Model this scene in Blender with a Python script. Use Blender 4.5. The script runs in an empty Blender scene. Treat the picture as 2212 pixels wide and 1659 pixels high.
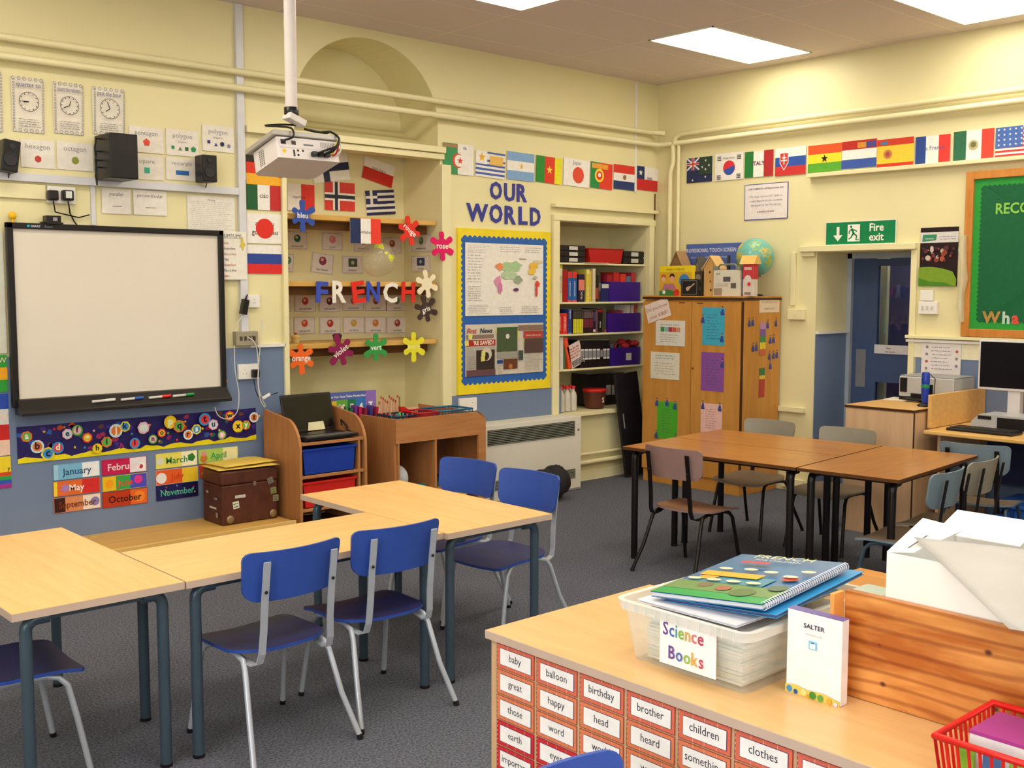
import bpy, bmesh, math, random
from mathutils import Vector, Matrix
random.seed(7)
SC = bpy.context.scene
COL = SC.collection
PI = math.pi
# ------------------------------------------------------------------ camera
CAM = Vector((-7.49, -6.35, 1.62))
FPX, YAW, PITCH, ROLL = 2353.4, math.radians(47.7613), math.radians(-5.0299), math.radians(0.0902)
CF = Vector((math.cos(YAW)*math.cos(PITCH), math.sin(YAW)*math.cos(PITCH), math.sin(PITCH)))
_r = CF.cross(Vector((0, 0, 1))).normalized(); _u = _r.cross(CF)
CR = math.cos(ROLL)*_r + math.sin(ROLL)*_u
CU = -math.sin(ROLL)*_r + math.cos(ROLL)*_u
cd = bpy.data.cameras.new('camera'); cam = bpy.data.objects.new('camera', cd); COL.objects.link(cam)
cam.matrix_world = Matrix(((CR.x, CU.x, -CF.x, CAM.x), (CR.y, CU.y, -CF.y, CAM.y), (CR.z, CU.z, -CF.z, CAM.z), (0, 0, 0, 1)))
cd.sensor_width = 36; cd.lens = FPX/2212*36; cd.clip_start = 0.05; cd.clip_end = 100
SC.camera = cam
SC.view_settings.view_transform = 'Standard'; SC.view_settings.look = 'None'
SC.view_settings.gamma = 1; SC.view_settings.exposure = -0.1
try: SC.cycles.use_denoising = True
except Exception: pass
SC.cycles.max_bounces = 8
# ------------------------------------------------------------------ world and big lights
wd = bpy.data.worlds.new('world'); SC.world = wd; wd.use_nodes = True
wd.node_tree.nodes['Background'].inputs[0].default_value = (0.75, 0.85, 1, 1)
wd.node_tree.nodes['Background'].inputs[1].default_value = 0.6
def area(name, loc, rot, sx, sy, power, col):
    l = bpy.data.lights.new(name, 'AREA'); l.shape = 'RECTANGLE'; l.size = sx; l.size_y = sy
    l.energy = power; l.color = col
    o = bpy.data.objects.new(name, l); COL.objects.link(o); o.location = loc; o.rotation_euler = rot
    return o
PANEL_EMIT = 11
CEIL = 3.39
PANELS = [(cx, cy) for cx in (-0.81, -3.25, -5.69, -8.13) for cy in (-1.385, -3.12, -4.87, -6.6)]
# fill lights added behind the camera in place of a flash
area('window_daylight', (-9.38, -5.6, 1.9), (0, -PI/2, 0), 1.7, 2.6, 95, (0.93, 0.97, 1.0))
area('window_daylight', (-5.6, -8.28, 1.9), (PI/2, 0, 0), 2.6, 1.7, 45, (0.93, 0.97, 1.0))
# ------------------------------------------------------------------ pixel helpers (2212 x 1659 frame)
def ray(px, py): return CF + CR*((px-1106)/FPX) - CU*((py-829.5)/FPX)
def W(px, py, ax, val):
    d = ray(px, py); return CAM + d*((val-CAM[ax])/d[ax])
def WL(px, py, y=0.0): return W(px, py, 1, y)
def WR(px, py, x=0.0): return W(px, py, 0, x)
def FL(px, py, z=0.0): return W(px, py, 2, z)
# ------------------------------------------------------------------ materials
def lin(c):
    if isinstance(c, str):
        c = c.lstrip('#'); c = [int(c[i:i+2], 16)/255 for i in (0, 2, 4)]
    else: c = [v/255 for v in c]
    return [v/12.92 if v <= 0.04045 else ((v+0.055)/1.055)**2.4 for v in c]
_M = {}
def mat(key, c, rough=0.5, metal=0.0, var=0.06, scale=8.0, spec=0.4, stretch=None, bump=0.0, emit=0, coat=0, trans=0, alpha=1, ior=1.45):
    if key in _M: return _M[key]
    m = bpy.data.materials.new(key); m.use_nodes = True; _M[key] = m
    nt = m.node_tree; b = nt.nodes['Principled BSDF']; L = lin(c)
    tc = nt.nodes.new('ShaderNodeTexCoord'); mp = nt.nodes.new('ShaderNodeMapping')
    nt.links.new(tc.outputs['Object'], mp.inputs[0])
    if stretch: mp.inputs['Scale'].default_value = stretch
    nz = nt.nodes.new('ShaderNodeTexNoise'); nz.inputs['Scale'].default_value = scale; nz.inputs['Detail'].default_value = 3
    nt.links.new(mp.outputs[0], nz.inputs['Vector'])
    cr = nt.nodes.new('ShaderNodeValToRGB')
    cr.color_ramp.elements[0].position = 0.3; cr.color_ramp.elements[1].position = 0.7
    cr.color_ramp.elements[0].color = [max(0, v*(1-var)) for v in L]+[1]
    cr.color_ramp.elements[1].color = [min(1, v*(1+var)) for v in L]+[1]
    nt.links.new(nz.outputs['Fac'], cr.inputs[0]); nt.links.new(cr.outputs[0], b.inputs['Base Color'])
    b.inputs['Roughness'].default_value = rough; b.inputs['Metallic'].default_value = metal
    b.inputs['Specular IOR Level'].default_value = spec; b.inputs['IOR'].default_value = ior
    if coat: b.inputs['Coat Weight'].default_value = coat; b.inputs['Coat Roughness'].default_value = 0.12
    if trans: b.inputs['Transmission Weight'].default_value = trans
    if alpha < 1: b.inputs['Alpha'].default_value = alpha
    if emit: b.inputs['Emission Color'].default_value = L+[1]; b.inputs['Emission Strength'].default_value = emit
    if bump:
        bp = nt.nodes.new('ShaderNodeBump'); bp.inputs['Strength'].default_value = bump; bp.inputs['Distance'].default_value = 0.01
        nt.links.new(nz.outputs['Fac'], bp.inputs['Height']); nt.links.new(bp.outputs[0], b.inputs['Normal'])
    return m
def ink(c, gloss=0.35):
    """printed paper / card of one colour"""
    key = 'print_'+(c if isinstance(c, str) else '%02x%02x%02x' % tuple(c)).lstrip('#')
    return mat(key, c, rough=gloss, var=0.05, scale=30, spec=0.35)
def wood(key, c1, c2, stretch=(1.2, 14, 14), rough=0.4, scale=3.0, coat=0.0, detail=5, lo=0.3, hi=0.7):
    if key in _M: return _M[key]
    m = bpy.data.materials.new(key); m.use_nodes = True; _M[key] = m
    nt = m.node_tree; b = nt.nodes['Principled BSDF']
    tc = nt.nodes.new('ShaderNodeTexCoord'); mp = nt.nodes.new('ShaderNodeMapping'); mp.inputs['Scale'].default_value = stretch
    nt.links.new(tc.outputs['Object'], mp.inputs[0])
    nz = nt.nodes.new('ShaderNodeTexNoise'); nz.inputs['Scale'].default_value = scale; nz.inputs['Detail'].default_value = detail
    nz.inputs['Distortion'].default_value = 0.4
    nt.links.new(mp.outputs[0], nz.inputs['Vector'])
    cr = nt.nodes.new('ShaderNodeValToRGB')
    cr.color_ramp.elements[0].position = lo; cr.color_ramp.elements[1].position = hi
    cr.color_ramp.elements[0].color = lin(c1)+[1]; cr.color_ramp.elements[1].color = lin(c2)+[1]
    nt.links.new(nz.outputs['Fac'], cr.inputs[0]); nt.links.new(cr.outputs[0], b.inputs['Base Color'])
    b.inputs['Roughness'].default_value = rough; b.inputs['Specular IOR Level'].default_value = 0.35
    if coat: b.inputs['Coat Weight'].default_value = coat; b.inputs['Coat Roughness'].default_value = 0.15
    return m
# ------------------------------------------------------------------ mesh builder
ORG = {}
class MB:
    def __init__(s): s.v = []; s.f = []; s.m = []; s.mats = []; s.sm = []
    def mi(s, m):
        if m not in s.mats: s.mats.append(m)
        return s.mats.index(m)
    def poly(s, pts, m, smooth=False):
        i = len(s.v); s.v += [Vector(p) for p in pts]; s.f.append(list(range(i, i+len(pts)))); s.m.append(s.mi(m)); s.sm.append(smooth)
    def mesh(s, vs, fs, m, smooth=False):
        i = len(s.v); s.v += [Vector(p) for p in vs]; k = s.mi(m)
        for f in fs: s.f.append([i+j for j in f]); s.m.append(k); s.sm.append(smooth)
    def box(s, a, b, m, M=None):
        x0, y0, z0 = [min(a[i], b[i]) for i in range(3)]; x1, y1, z1 = [max(a[i], b[i]) for i in range(3)]
        vs = [(x0,y0,z0),(x1,y0,z0),(x1,y1,z0),(x0,y1,z0),(x0,y0,z1),(x1,y0,z1),(x1,y1,z1),(x0,y1,z1)]
        if M is not None: vs = [M @ Vector(v) for v in vs]
        s.mesh(vs, [(0,3,2,1),(4,5,6,7),(0,1,5,4),(1,2,6,5),(2,3,7,6),(3,0,4,7)], m)
        return s
    def prism(s, pts, ext, m, smooth=False, m2=None):
        """polygon of 3D points extruded by vector ext"""
        n = len(pts); e = Vector(ext); P = [Vector(p) for p in pts]; vs = P+[p+e for p in P]
        s.mesh(vs, [list(range(n))[::-1]], m); s.mesh(vs, [list(range(n, 2*n))], m2 or m)
        s.mesh(vs, [(i, (i+1) % n, n+(i+1) % n, n+i) for i in range(n)], m, smooth)
        return s
    def tube(s, path, r, m, n=8, cap=True, closed=False):
        P = [Vector(p) for p in path]; k = len(P); rings = []; up = None
        for i, p in enumerate(P):
            if closed: t = (P[(i+1) % k]-P[i-1])
            else: t = (P[min(i+1, k-1)]-P[max(i-1, 0)])
            t = t.normalized() if t.length > 1e-9 else Vector((0, 0, 1))
            if up is None:
                up = Vector((0, 0, 1)) if abs(t.z) < 0.9 else Vector((1, 0, 0))
            a = (up - t*up.dot(t)); a = a.normalized() if a.length > 1e-6 else t.orthogonal().normalized()
            up = a; b = t.cross(a); rr = r[i] if isinstance(r, (list, tuple)) else r
            rings.append([p+(a*math.cos(2*PI*j/n)+b*math.sin(2*PI*j/n))*rr for j in range(n)])
        vs = [v for rg in rings for v in rg]; fs = []
        for i in range(k if closed else k-1):
            i2 = (i+1) % k
            for j in range(n): fs.append((i*n+j, i*n+(j+1) % n, i2*n+(j+1) % n, i2*n+j))
        s.mesh(vs, fs, m, True)
        if cap and not closed: s.mesh(rings[0], [list(range(n))[::-1]], m); s.mesh(rings[-1], [list(range(n))], m)
        return s
    def strip(s, path, wv, th, m):
        """flat bar swept along a path; wv = width vector, th = thickness"""
        P = [Vector(p) for p in path]; wv = Vector(wv); vs = []
        for i, p in enumerate(P):
            t = (P[min(i+1, len(P)-1)]-P[max(i-1, 0)]).normalized(); n = t.cross(wv).normalized()*th/2
            vs += [p-wv/2-n, p+wv/2-n, p+wv/2+n, p-wv/2+n]
        fs = []
        for i in range(len(P)-1):
            for j in range(4): fs.append((4*i+j, 4*i+(j+1) % 4, 4*i+4+(j+1) % 4, 4*i+4+j))
        k = 4*(len(P)-1); fs += [(3, 2, 1, 0), (k, k+1, k+2, k+3)]
        s.mesh(vs, fs, m); return s
    def lathe(s, c, prof, m, n=20, sx=1, sy=1, M=None):
        c = Vector(c); vs = []; fs = []
        for r, z in prof:
            for j in range(n):
                p = Vector((math.cos(2*PI*j/n)*r*sx, math.sin(2*PI*j/n)*r*sy, z))
                if M is not None: p = M @ p
                vs.append(c+p)
        for i in range(len(prof)-1):
            for j in range(n): fs.append((i*n+j, i*n+(j+1) % n, (i+1)*n+(j+1) % n, (i+1)*n+j))
        s.mesh(vs, fs, m, True)
        s.mesh(vs[:n], [list(range(n))[::-1]], m); s.mesh(vs[-n:], [list(range(n))], m)
        return s
    def sphere(s, c, r, m, n=16, k=10, sc=(1, 1, 1)):
        c = Vector(c); vs = []; fs = []
        for i in range(k+1):
            a = PI*i/k
            for j in range(n): vs.append(c+Vector((math.sin(a)*math.cos(2*PI*j/n)*r*sc[0], math.sin(a)*math.sin(2*PI*j/n)*r*sc[1], math.cos(a)*r*sc[2])))
        for i in range(k):
            for j in range(n): fs.append((i*n+j, (i+1)*n+j, (i+1)*n+(j+1) % n, i*n+(j+1) % n))
        s.mesh(vs, fs, m, True); return s
    def build(s, name, parent=None, label=None, cat=None, group=None, kind=None, bev=0, bseg=2, sub=0, org=None):
        if parent is not None: o0 = ORG.get(parent.name, Vector((0, 0, 0)))
        elif org is not None: o0 = Vector(org)
        else:
            xs = [v.x for v in s.v]; ys = [v.y for v in s.v]; zs = [v.z for v in s.v]
            o0 = Vector(((min(xs)+max(xs))/2, (min(ys)+max(ys))/2, min(zs)))
        me = bpy.data.meshes.new(name); me.from_pydata([v-o0 for v in s.v], [], s.f)
        for m in s.mats: me.materials.append(m)
        me.polygons.foreach_set('material_index', s.m); me.polygons.foreach_set('use_smooth', s.sm)
        me.validate(); me.update()
        o = bpy.data.objects.new(name, me); COL.objects.link(o)
        if parent is not None: o.parent = parent
        else: o.location = o0
        ORG[o.name] = o0
        if bev:
            md = o.modifiers.new('bevel', 'BEVEL'); md.width = bev; md.segments = bseg; md.limit_method = 'ANGLE'; md.angle_limit = math.radians(40)
            md.use_clamp_overlap = True
        if sub:
            md = o.modifiers.new('subdivision', 'SUBSURF'); md.levels = sub; md.render_levels = sub
        tag(o, label, cat, group, kind); return o
def tag(o, label=None, cat=None, group=None, kind=None):
    if label: o['label'] = label
    if cat: o['category'] = cat
    if group: o['group'] = group
    if kind: o['kind'] = kind
    return o
def thing(name, loc, label, cat, group=None, kind=None):
    o = bpy.data.objects.new(name, None); COL.objects.link(o); o.location = loc; o.empty_display_size = 0.05
    ORG[o.name] = Vector(loc); return tag(o, label, cat, group, kind)
KIDS = {}
def copy_tree(o, parent=None):
    c = o.copy(); COL.objects.link(c)
    if parent is not None: c.parent = parent
    for ch in [x for x in o.children]: copy_tree(ch, c)
    return c
def place(o, loc, rz=0, label=None, sc=None):
    o.location = loc; o.rotation_euler = (0, 0, rz)
    if label: o['label'] = label
    return o
# ------------------------------------------------------------------ text
_T = {}
def tmesh(txt, bold=0.0, shear=0.0):
    k = (txt, bold, shear)
    if k in _T: return _T[k]
    cu = bpy.data.curves.new('t', 'FONT'); cu.body = txt; cu.size = 1; cu.offset = bold; cu.shear = shear; cu.resolution_u = 2
    ob = bpy.data.objects.new('t', cu); COL.objects.link(ob)
    dg = bpy.context.evaluated_depsgraph_get(); me = bpy.data.meshes.new_from_object(ob.evaluated_get(dg))
    vs = [(v.co.x, v.co.y) for v in me.vertices]; fs = [list(p.vertices) for p in me.polygons]
    bpy.data.objects.remove(ob); bpy.data.curves.remove(cu); bpy.data.meshes.remove(me)
    x0 = min([v[0] for v in vs] or [0]); x1 = max([v[0] for v in vs] or [1])
    _T[k] = ([(a-x0, b) for a, b in vs], fs, x1-x0); return _T[k]
# ------------------------------------------------------------------ flat printed things
class Sheet:
    """thin sheet with drawn layers: local coordinates 0..w, 0..h from its lower left corner"""
    def __init__(s, c, U, V, w, h, base, th=0.002, ang=0, mb=None, edge=None, plain=False):
        U = Vector(U); V = Vector(V); N = U.cross(V)
        if ang:
            a = math.radians(ang); U, V = U*math.cos(a)+V*math.sin(a), V*math.cos(a)-U*math.sin(a)
        s.U, s.V, s.N, s.w, s.h = U, V, N, w, h; s.O = Vector(c)-U*w/2-V*h/2; s.mb = mb or MB(); s.k = 0
        if not plain: s.mb.prism([s.P(0, 0, 0), s.P(w, 0, 0), s.P(w, h, 0), s.P(0, h, 0)], -N*th, edge or base, m2=None); s.rect(0, 0, w, h, base)
    def P(s, x, y, k=None): return s.O+s.U*x+s.V*y+s.N*(0.0004*(s.k if k is None else k))
    def poly(s, pts, m, up=1):
        s.k += up; s.mb.poly([s.P(*p) for p in pts], m)
    def rect(s, x0, y0, x1, y1, m, up=1): s.poly([(x0, y0), (x1, y0), (x1, y1), (x0, y1)], m, up)
    def circ(s, x, y, r, m, n=20, a0=0, ry=None, up=1):
        ry = ry or r; s.poly([(x+r*math.cos(a0+2*PI*i/n), y+ry*math.sin(a0+2*PI*i/n)) for i in range(n)], m, up)
    def ring(s, x, y, r, t, m, n=24):
        s.k += 1
        for i in range(n):
            a, b = 2*PI*i/n, 2*PI*(i+1)/n
            s.mb.poly([s.P(x+q*math.cos(c), y+q*math.sin(c)) for q, c in ((r-t, a), (r, a), (r, b), (r-t, b))], m)
    def star(s, x, y, r, m, n=5, q=0.4, a0=PI/2):
        s.poly([(x+(r if i % 2 == 0 else r*q)*math.cos(a0+PI*i/n), y+(r if i % 2 == 0 else r*q)*math.sin(a0+PI*i/n)) for i in range(2*n)], m)
    def line(s, x0, y0, x1, y1, t, m):
        d = math.hypot(x1-x0, y1-y0) or 1; nx, ny = -(y1-y0)/d*t/2, (x1-x0)/d*t/2
        s.poly([(x0-nx, y0-ny), (x1-nx, y1-ny), (x1+nx, y1+ny), (x0+nx, y0+ny)], m, 0)
    def frame(s, x0, y0, x1, y1, t, m):
        s.k += 1
        for a in ((x0, y0, x1, y0+t), (x0, y1-t, x1, y1), (x0, y0, x0+t, y1), (x1-t, y0, x1, y1)): s.rect(*a, m, up=0)
    def text(s, t, x, y, size, m, align='c', bold=0.0, maxw=None, ang=0, shear=0, up=1, sx=1.0):
        vs, fs, w = tmesh(t, bold, shear); s.k += up
        fx = size*sx
        if maxw and w*fx > maxw: fx = maxw/w
        off = {'c': -w/2, 'l': 0, 'r': -w}[align]; ca, sa = math.cos(math.radians(ang)), math.sin(math.radians(ang))
        P = []
        for a, b in vs:
            lx, ly = (a+off)*fx, b*size; P.append(s.P(x+lx*ca-ly*sa, y+lx*sa+ly*ca))
        s.mb.mesh(P, fs, m); return w*fx
    def scrib(s, x0, y0, x1, y1, rows, m, fill=0.5):
        """rows of small print too fine to read"""
        s.k += 1; dy = (y1-y0)/rows; rnd = random.Random(int((x0+y0)*1e4)+rows)
        for i in range(rows):
            y = y1-(i+0.7)*dy; x = x0+(x1-x0)*rnd.uniform(0, .06); e = x0+(x1-x0)*rnd.uniform(.8, 1)
            while x < e:
                l = dy*rnd.uniform(.6, 2.2); s.rect(x, y, min(x+l, e), y+dy*fill*rnd.uniform(.6, 1), m, up=0); x += l+dy*.45
    def build(s, *a, **k): return s.mb.build(*a, **k)
LU, LV = Vector((1, 0, 0)), Vector((0, 0, 1))      # on the left wall (seen from the room)
RU, RV = Vector((0, -1, 0)), Vector((0, 0, 1))     # on the right wall
def onL(x0, y0, x1, y1, y=0.0, off=0.006, ang=0, base=None, sq=0, **k):
    a, b = WL(x0, (y0+y1)/2, y), WL(x1, (y0+y1)/2, y); t, bb = WL((x0+x1)/2, y0, y), WL((x0+x1)/2, y1, y)
    return Sheet(((a.x+b.x)/2, y-off, (t.z+bb.z)/2), LU, LV, b.x-a.x-sq, t.z-bb.z, base or ink('#efeae4'), ang=ang, **k)
def onR(x0, y0, x1, y1, x=0.0, off=0.006, ang=0, base=None, **k):
    a, b = WR(x0, (y0+y1)/2, x), WR(x1, (y0+y1)/2, x); t, bb = WR((x0+x1)/2, y0, x), WR((x0+x1)/2, y1, x)
    return Sheet((x-off, (a.y+b.y)/2, (t.z+bb.z)/2), RU, RV, a.y-b.y, t.z-bb.z, base or ink('#efeae4'), ang=ang, **k)
def draw(S, ops):
    """ops in unit coordinates of the sheet"""
    w, h = S.w, S.h
    for o in ops:
        t = o[0]
        if t == 'r': S.rect(o[1]*w, o[2]*h, o[3]*w, o[4]*h, ink(o[5]))
        elif t == 'c': S.circ(o[1]*w, o[2]*h, o[3]*h, ink(o[4]), n=(o[5] if len(o) > 5 else 20))
        elif t == 's': S.star(o[1]*w, o[2]*h, o[3]*h, ink(o[4]))
        elif t == 'p': S.poly([(a*w, b*h) for a, b in o[1]], ink(o[2]))
        elif t == 't': S.text(o[1], o[2]*w, o[3]*h, o[4]*h, ink(o[5]), maxw=.96*w, bold=(o[6] if len(o) > 6 else 0), ang=(o[7] if len(o) > 7 else 0))
        elif t == 'l': S.scrib(o[1]*w, o[2]*h, o[3]*w, o[4]*h, o[5], ink(o[6]))
# ------------------------------------------------------------------ shared materials
CREAM = mat('cream_wall_paint', (230, 220, 174), rough=0.42, var=0.035, scale=1.3, bump=0.05)
CREAMT = mat('cream_gloss_trim', (234, 224, 180), rough=0.3, var=0.02)
BLUEW = mat('blue_dado_paint', (112, 129, 162), rough=0.45, var=0.05, scale=2.0)
WHITEP = mat('white_plastic', (236, 232, 228), rough=0.35, var=0.02)
GREYP = mat('grey_plastic', (150, 150, 152), rough=0.4)
BLACKP = mat('black_plastic', (26, 22, 25), rough=0.35, var=0.15)
BLACKM = mat('black_painted_steel', (22, 16, 17), rough=0.3, metal=0.1, var=0.1)
DGREYM = mat('dark_blue_grey_steel', (66, 82, 96), rough=0.3, metal=0.2, var=0.05)
LGREYM = mat('light_grey_steel', (180, 186, 200), rough=0.3, metal=0.25, var=0.04)
BEECH = wood('beech_laminate', (226, 178, 112), (238, 194, 130), rough=0.36, stretch=(1, 9, 9))
BEECHY = wood('beech_laminate_along_y', (226, 178, 112), (238, 194, 130), rough=0.36, stretch=(9, 1, 9))
BEECHE = mat('beech_lipping', (196, 172, 156), rough=0.45, var=0.05)
TAN = wood('teak_laminate', (162, 106, 46), (180, 122, 58), rough=0.3, stretch=(9, 1, 9), coat=0.2)
MAPLE = wood('oak_veneer', (168, 112, 66), (186, 128, 80), rough=0.42, stretch=(9, 9, 1.2))
MAPLEX = wood('oak_veneer_horizontal', (168, 112, 66), (188, 130, 82), rough=0.42, stretch=(1.2, 9, 9))
CABW = wood('cupboard_veneer', (190, 130, 56), (206, 146, 70), rough=0.4, stretch=(6, 6, 0.8))
SHELFW = wood('ochre_shelf_wood', (204, 158, 80), (220, 176, 98), rough=0.45, stretch=(1, 10, 10))
DARKW = mat('dark_brown_batten', (112, 72, 36), rough=0.6)
CHROME = mat('steel_chrome', (200, 200, 200), rough=0.2, metal=0.9)
CABLEK = mat('black_cable', (22, 20, 22), rough=0.5)
CABLEW = mat('white_cable', (214, 210, 204), rough=0.5)
K = '#2a2730'; WHT = '#f1ece6'
# ================================================================== the room
def plate(outer, holes, thick, m, conv):
    cu = bpy.data.curves.new('w', 'CURVE'); cu.dimensions = '2D'; cu.fill_mode = 'BOTH'; cu.extrude = thick/2
    for lp in [outer]+holes:
        sp = cu.splines.new('POLY'); sp.points.add(len(lp)-1); sp.use_cyclic_u = True
        for p, q in zip(sp.points, lp): p.co = (q[0], q[1], 0, 1)
    ob = bpy.data.objects.new('w', cu); COL.objects.link(ob)
    dg = bpy.context.evaluated_depsgraph_get(); me = bpy.data.meshes.new_from_object(ob.evaluated_get(dg))
    b = MB(); b.mesh([conv(v.co) for v in me.vertices], [list(p.vertices) for p in me.polygons], m)
    bpy.data.objects.remove(ob); bpy.data.curves.remove(cu); bpy.data.meshes.remove(me); return b
XW, YS, DEP = -9.4, -8.3, 0.45
floorm = mat('grey_blue_carpet', (93, 95, 106), rough=0.95, var=0.55, scale=110, bump=0.35, spec=0.1)
MB().box((XW, YS, -0.1), (2.2, 1.2, 0), floorm).build('floor', kind='structure')
def ceilmat():
    m = mat('ceiling_tiles', (226, 212, 212), rough=0.8, var=0.03, scale=90)
    nt = m.node_tree; b = nt.nodes['Principled BSDF']; src = b.inputs['Base Color'].links[0].from_socket
    tc = nt.nodes.new('ShaderNodeTexCoord'); br = nt.nodes.new('ShaderNodeTexBrick'); br.offset = 0; br.inputs['Scale'].default_value = 1
    br.inputs['Mortar Size'].default_value = 0.006; br.inputs['Brick Width'].default_value = 1.2; br.inputs['Row Height'].default_value = 0.6
    br.inputs['Color1'].default_value = (1, 1, 1, 1); br.inputs['Color2'].default_value = (1, 1, 1, 1); br.inputs['Mortar'].default_value = (1.25, 1.2, 1.0, 1)
    mp = nt.nodes.new('ShaderNodeMapping'); mp.inputs['Location'].default_value = (0.1, 0.25, 0)
    mx = nt.nodes.new('ShaderNodeMixRGB'); mx.blend_type = 'MULTIPLY'; mx.inputs[0].default_value = 0.8
    nt.links.new(tc.outputs['Object'], mp.inputs[0]); nt.links.new(mp.outputs[0], br.inputs['Vector'])
    nt.links.new(src, mx.inputs[1]); nt.links.new(br.outputs[0], mx.inputs[2]); nt.links.new(mx.outputs[0], b.inputs['Base Color']); return m
MB().box((XW-.2, YS-.2, CEIL), (2.2, 1.2, CEIL+0.1), ceilmat()).build('ceiling', kind='structure')
# left wall with the arched alcove and the book closet
arch = [(-3.75, 0.02), (-2.44, 0.02), (-2.44, 2.60), (-2.46, 2.60)]
n = 26
for i in range(n+1):
    a = PI*i/n; arch.append((-3.06+0.60*math.cos(a), 2.80+0.53*math.sin(a)))
arch += [(-3.66, 2.60), (-3.75, 2.60)]
closet = [(-1.225, 0.585), (-0.13, 0.585), (-0.13, 2.16), (-1.225, 2.16)]
plate([(XW, 0), (0.6, 0), (0.6, CEIL), (XW, CEIL)], [arch, closet], DEP, CREAM, lambda c: (c.x, DEP/2-c.z, c.y)).build('wall_left', kind='structure')
MB().box((XW, DEP, 0), (0.6, DEP+0.1, CEIL), CREAM).build('wall_left_recess_back', kind='structure')
# right wall with the doorway
DY0, DY1, DZ = -1.63, -2.41, 1.90
plate([(0, 0), (-YS, 0), (-YS, CEIL), (0, CEIL)], [[(-DY0, 0.0), (-DY1, 0.0), (-DY1, DZ), (-DY0, DZ)]], 0.47, CREAM, lambda c: (0.235-c.z, -c.x, c.y)).build('wall_right', kind='structure')
# unseen walls behind the camera; the windows are added to hold the fill lights
plate([(XW-0.2, 0), (0.5, 0), (0.5, CEIL), (XW-0.2, CEIL)], [[(-7, 1.0), (-4.2, 1.0), (-4.2, 2.8), (-7, 2.8)]], 0.2, CREAM, lambda c: (c.x, YS-0.1-c.z, c.y)).build('wall_back', kind='structure')
plate([(-YS, 0), (-0.45, 0), (-0.45, CEIL), (-YS, CEIL)], [[(4.2, 1.0), (7, 1.0), (7, 2.8), (4.2, 2.8)]], 0.2, CREAM, lambda c: (XW-0.1-c.z, -c.x, c.y)).build('wall_near', kind='structure')
for k, (A, B) in enumerate((((-7, YS-0.12, 1.0), (-4.2, YS-0.06, 2.8)), ((XW-0.12, -7, 1.0), (XW-0.06, -4.2, 2.8)))):
    b = MB(); ax = 0 if k == 0 else 1; fw = mat('white_window_paint', (235, 235, 230), rough=0.3)
    for i in range(4):
        p = list(A); q = list(B); c = A[ax]+(B[ax]-A[ax])*i/3; p[ax] = c-.03; q[ax] = c+.03; b.box(p, q, fw)
    for z in (1.0, 1.9, 2.8):
        p = list(A); q = list(B); p[2] = z-.03; q[2] = z+.03; b.box(p, q, fw)
    o = b.build('window_%d' % (k+1), kind='structure')
    g = MB(); p = list(A); q = list(B); p[1-ax] += .025; q[1-ax] -= .025; g.box(p, q, mat('window_glass', (240, 250, 250), rough=0.0, trans=1.0, var=0))
    g.build('glass_pane', parent=o)
# blue dado, trims
MB().box((XW, -0.012, 0.0), (-3.77, -0.0005, 1.235), BLUEW).build('trim_1', kind='structure')
MB().box((-4.02, -0.03, 1.235), (-3.77, -0.0005, 1.255), WHITEP).build('trim_2', kind='structure')
MB().box((-3.775, -0.03, 0), (-3.74, -0.0005, 2.56), CREAMT).build('trim_3', kind='structure')
MB().box((-2.445, -0.03, 0), (-2.36, -0.0005, 2.52), CREAMT).build('trim_4', kind='structure')
b = MB(); b.box((-4.03, -0.05, 2.60), (-2.42, 0.10, 2.645), CREAMT); b.box((-3.765, -0.03, 2.555), (-2.42, 0.10, 2.598), CREAMT)
b.build('trim_5', kind='structure', bev=0.004)
b = MB()   # sloping sill of the arch
b.prism([(-3.75, 0.09, 2.60), (-3.75, 0.09, 2.66), (-3.75, 0.449, 2.80), (-3.75, 0.449, 2.60)], (1.31, 0, 0), CREAM); b.build('trim_6', kind='structure')
MB().box((-2.363, -0.014, 0.59), (-1.187, -0.0005, 0.81), BLUEW).build('trim_7', kind='structure')
b = MB(); b.box((-2.36, -0.06, 0.555), (-0.13, 0.02, 0.59), CREAMT); b.box((-2.36, -0.10, 0.53), (-1.22, 0.0, 0.556), CREAMT)
b.build('trim_8', kind='structure', bev=0.004)
b = MB()   # closet surround
b.box((-1.30, -0.035, 2.165), (-0.05, -0.0005, 2.215), CREAMT); b.box((-1.30, -0.05, 2.27), (-0.03, -0.0005, 2.30), CREAMT)
b.box((-1.30, -0.03, 0.59), (-1.228, -0.0005, 2.165), CREAMT); b.box((-0.125, -0.035, 0.59), (-0.06, -0.0005, 2.165), CREAMT)
b.build('trim_9', kind='structure', bev=0.003)
b = MB(); b.box((-0.035, -0.012, 0.0), (-0.028, -0.0005, 2.45), DARKW); b.build('trim_10', kind='structure')
# skirting heating pipes in the corner
b = MB()
b.box((-1.2, -0.03, 0.0), (-0.0, -0.0005, 0.09), CREAMT); b.tube([(-1.22, -0.05, 0.16), (-0.45, -0.05, 0.16), (-0.02, -0.05, 0.16)], 0.02, CREAMT); b.tube([(-1.22, -0.05, 0.23), (-0.02, -0.05, 0.23)], 0.014, CREAMT)
b.build('baseboard_left', kind='structure')
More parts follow.
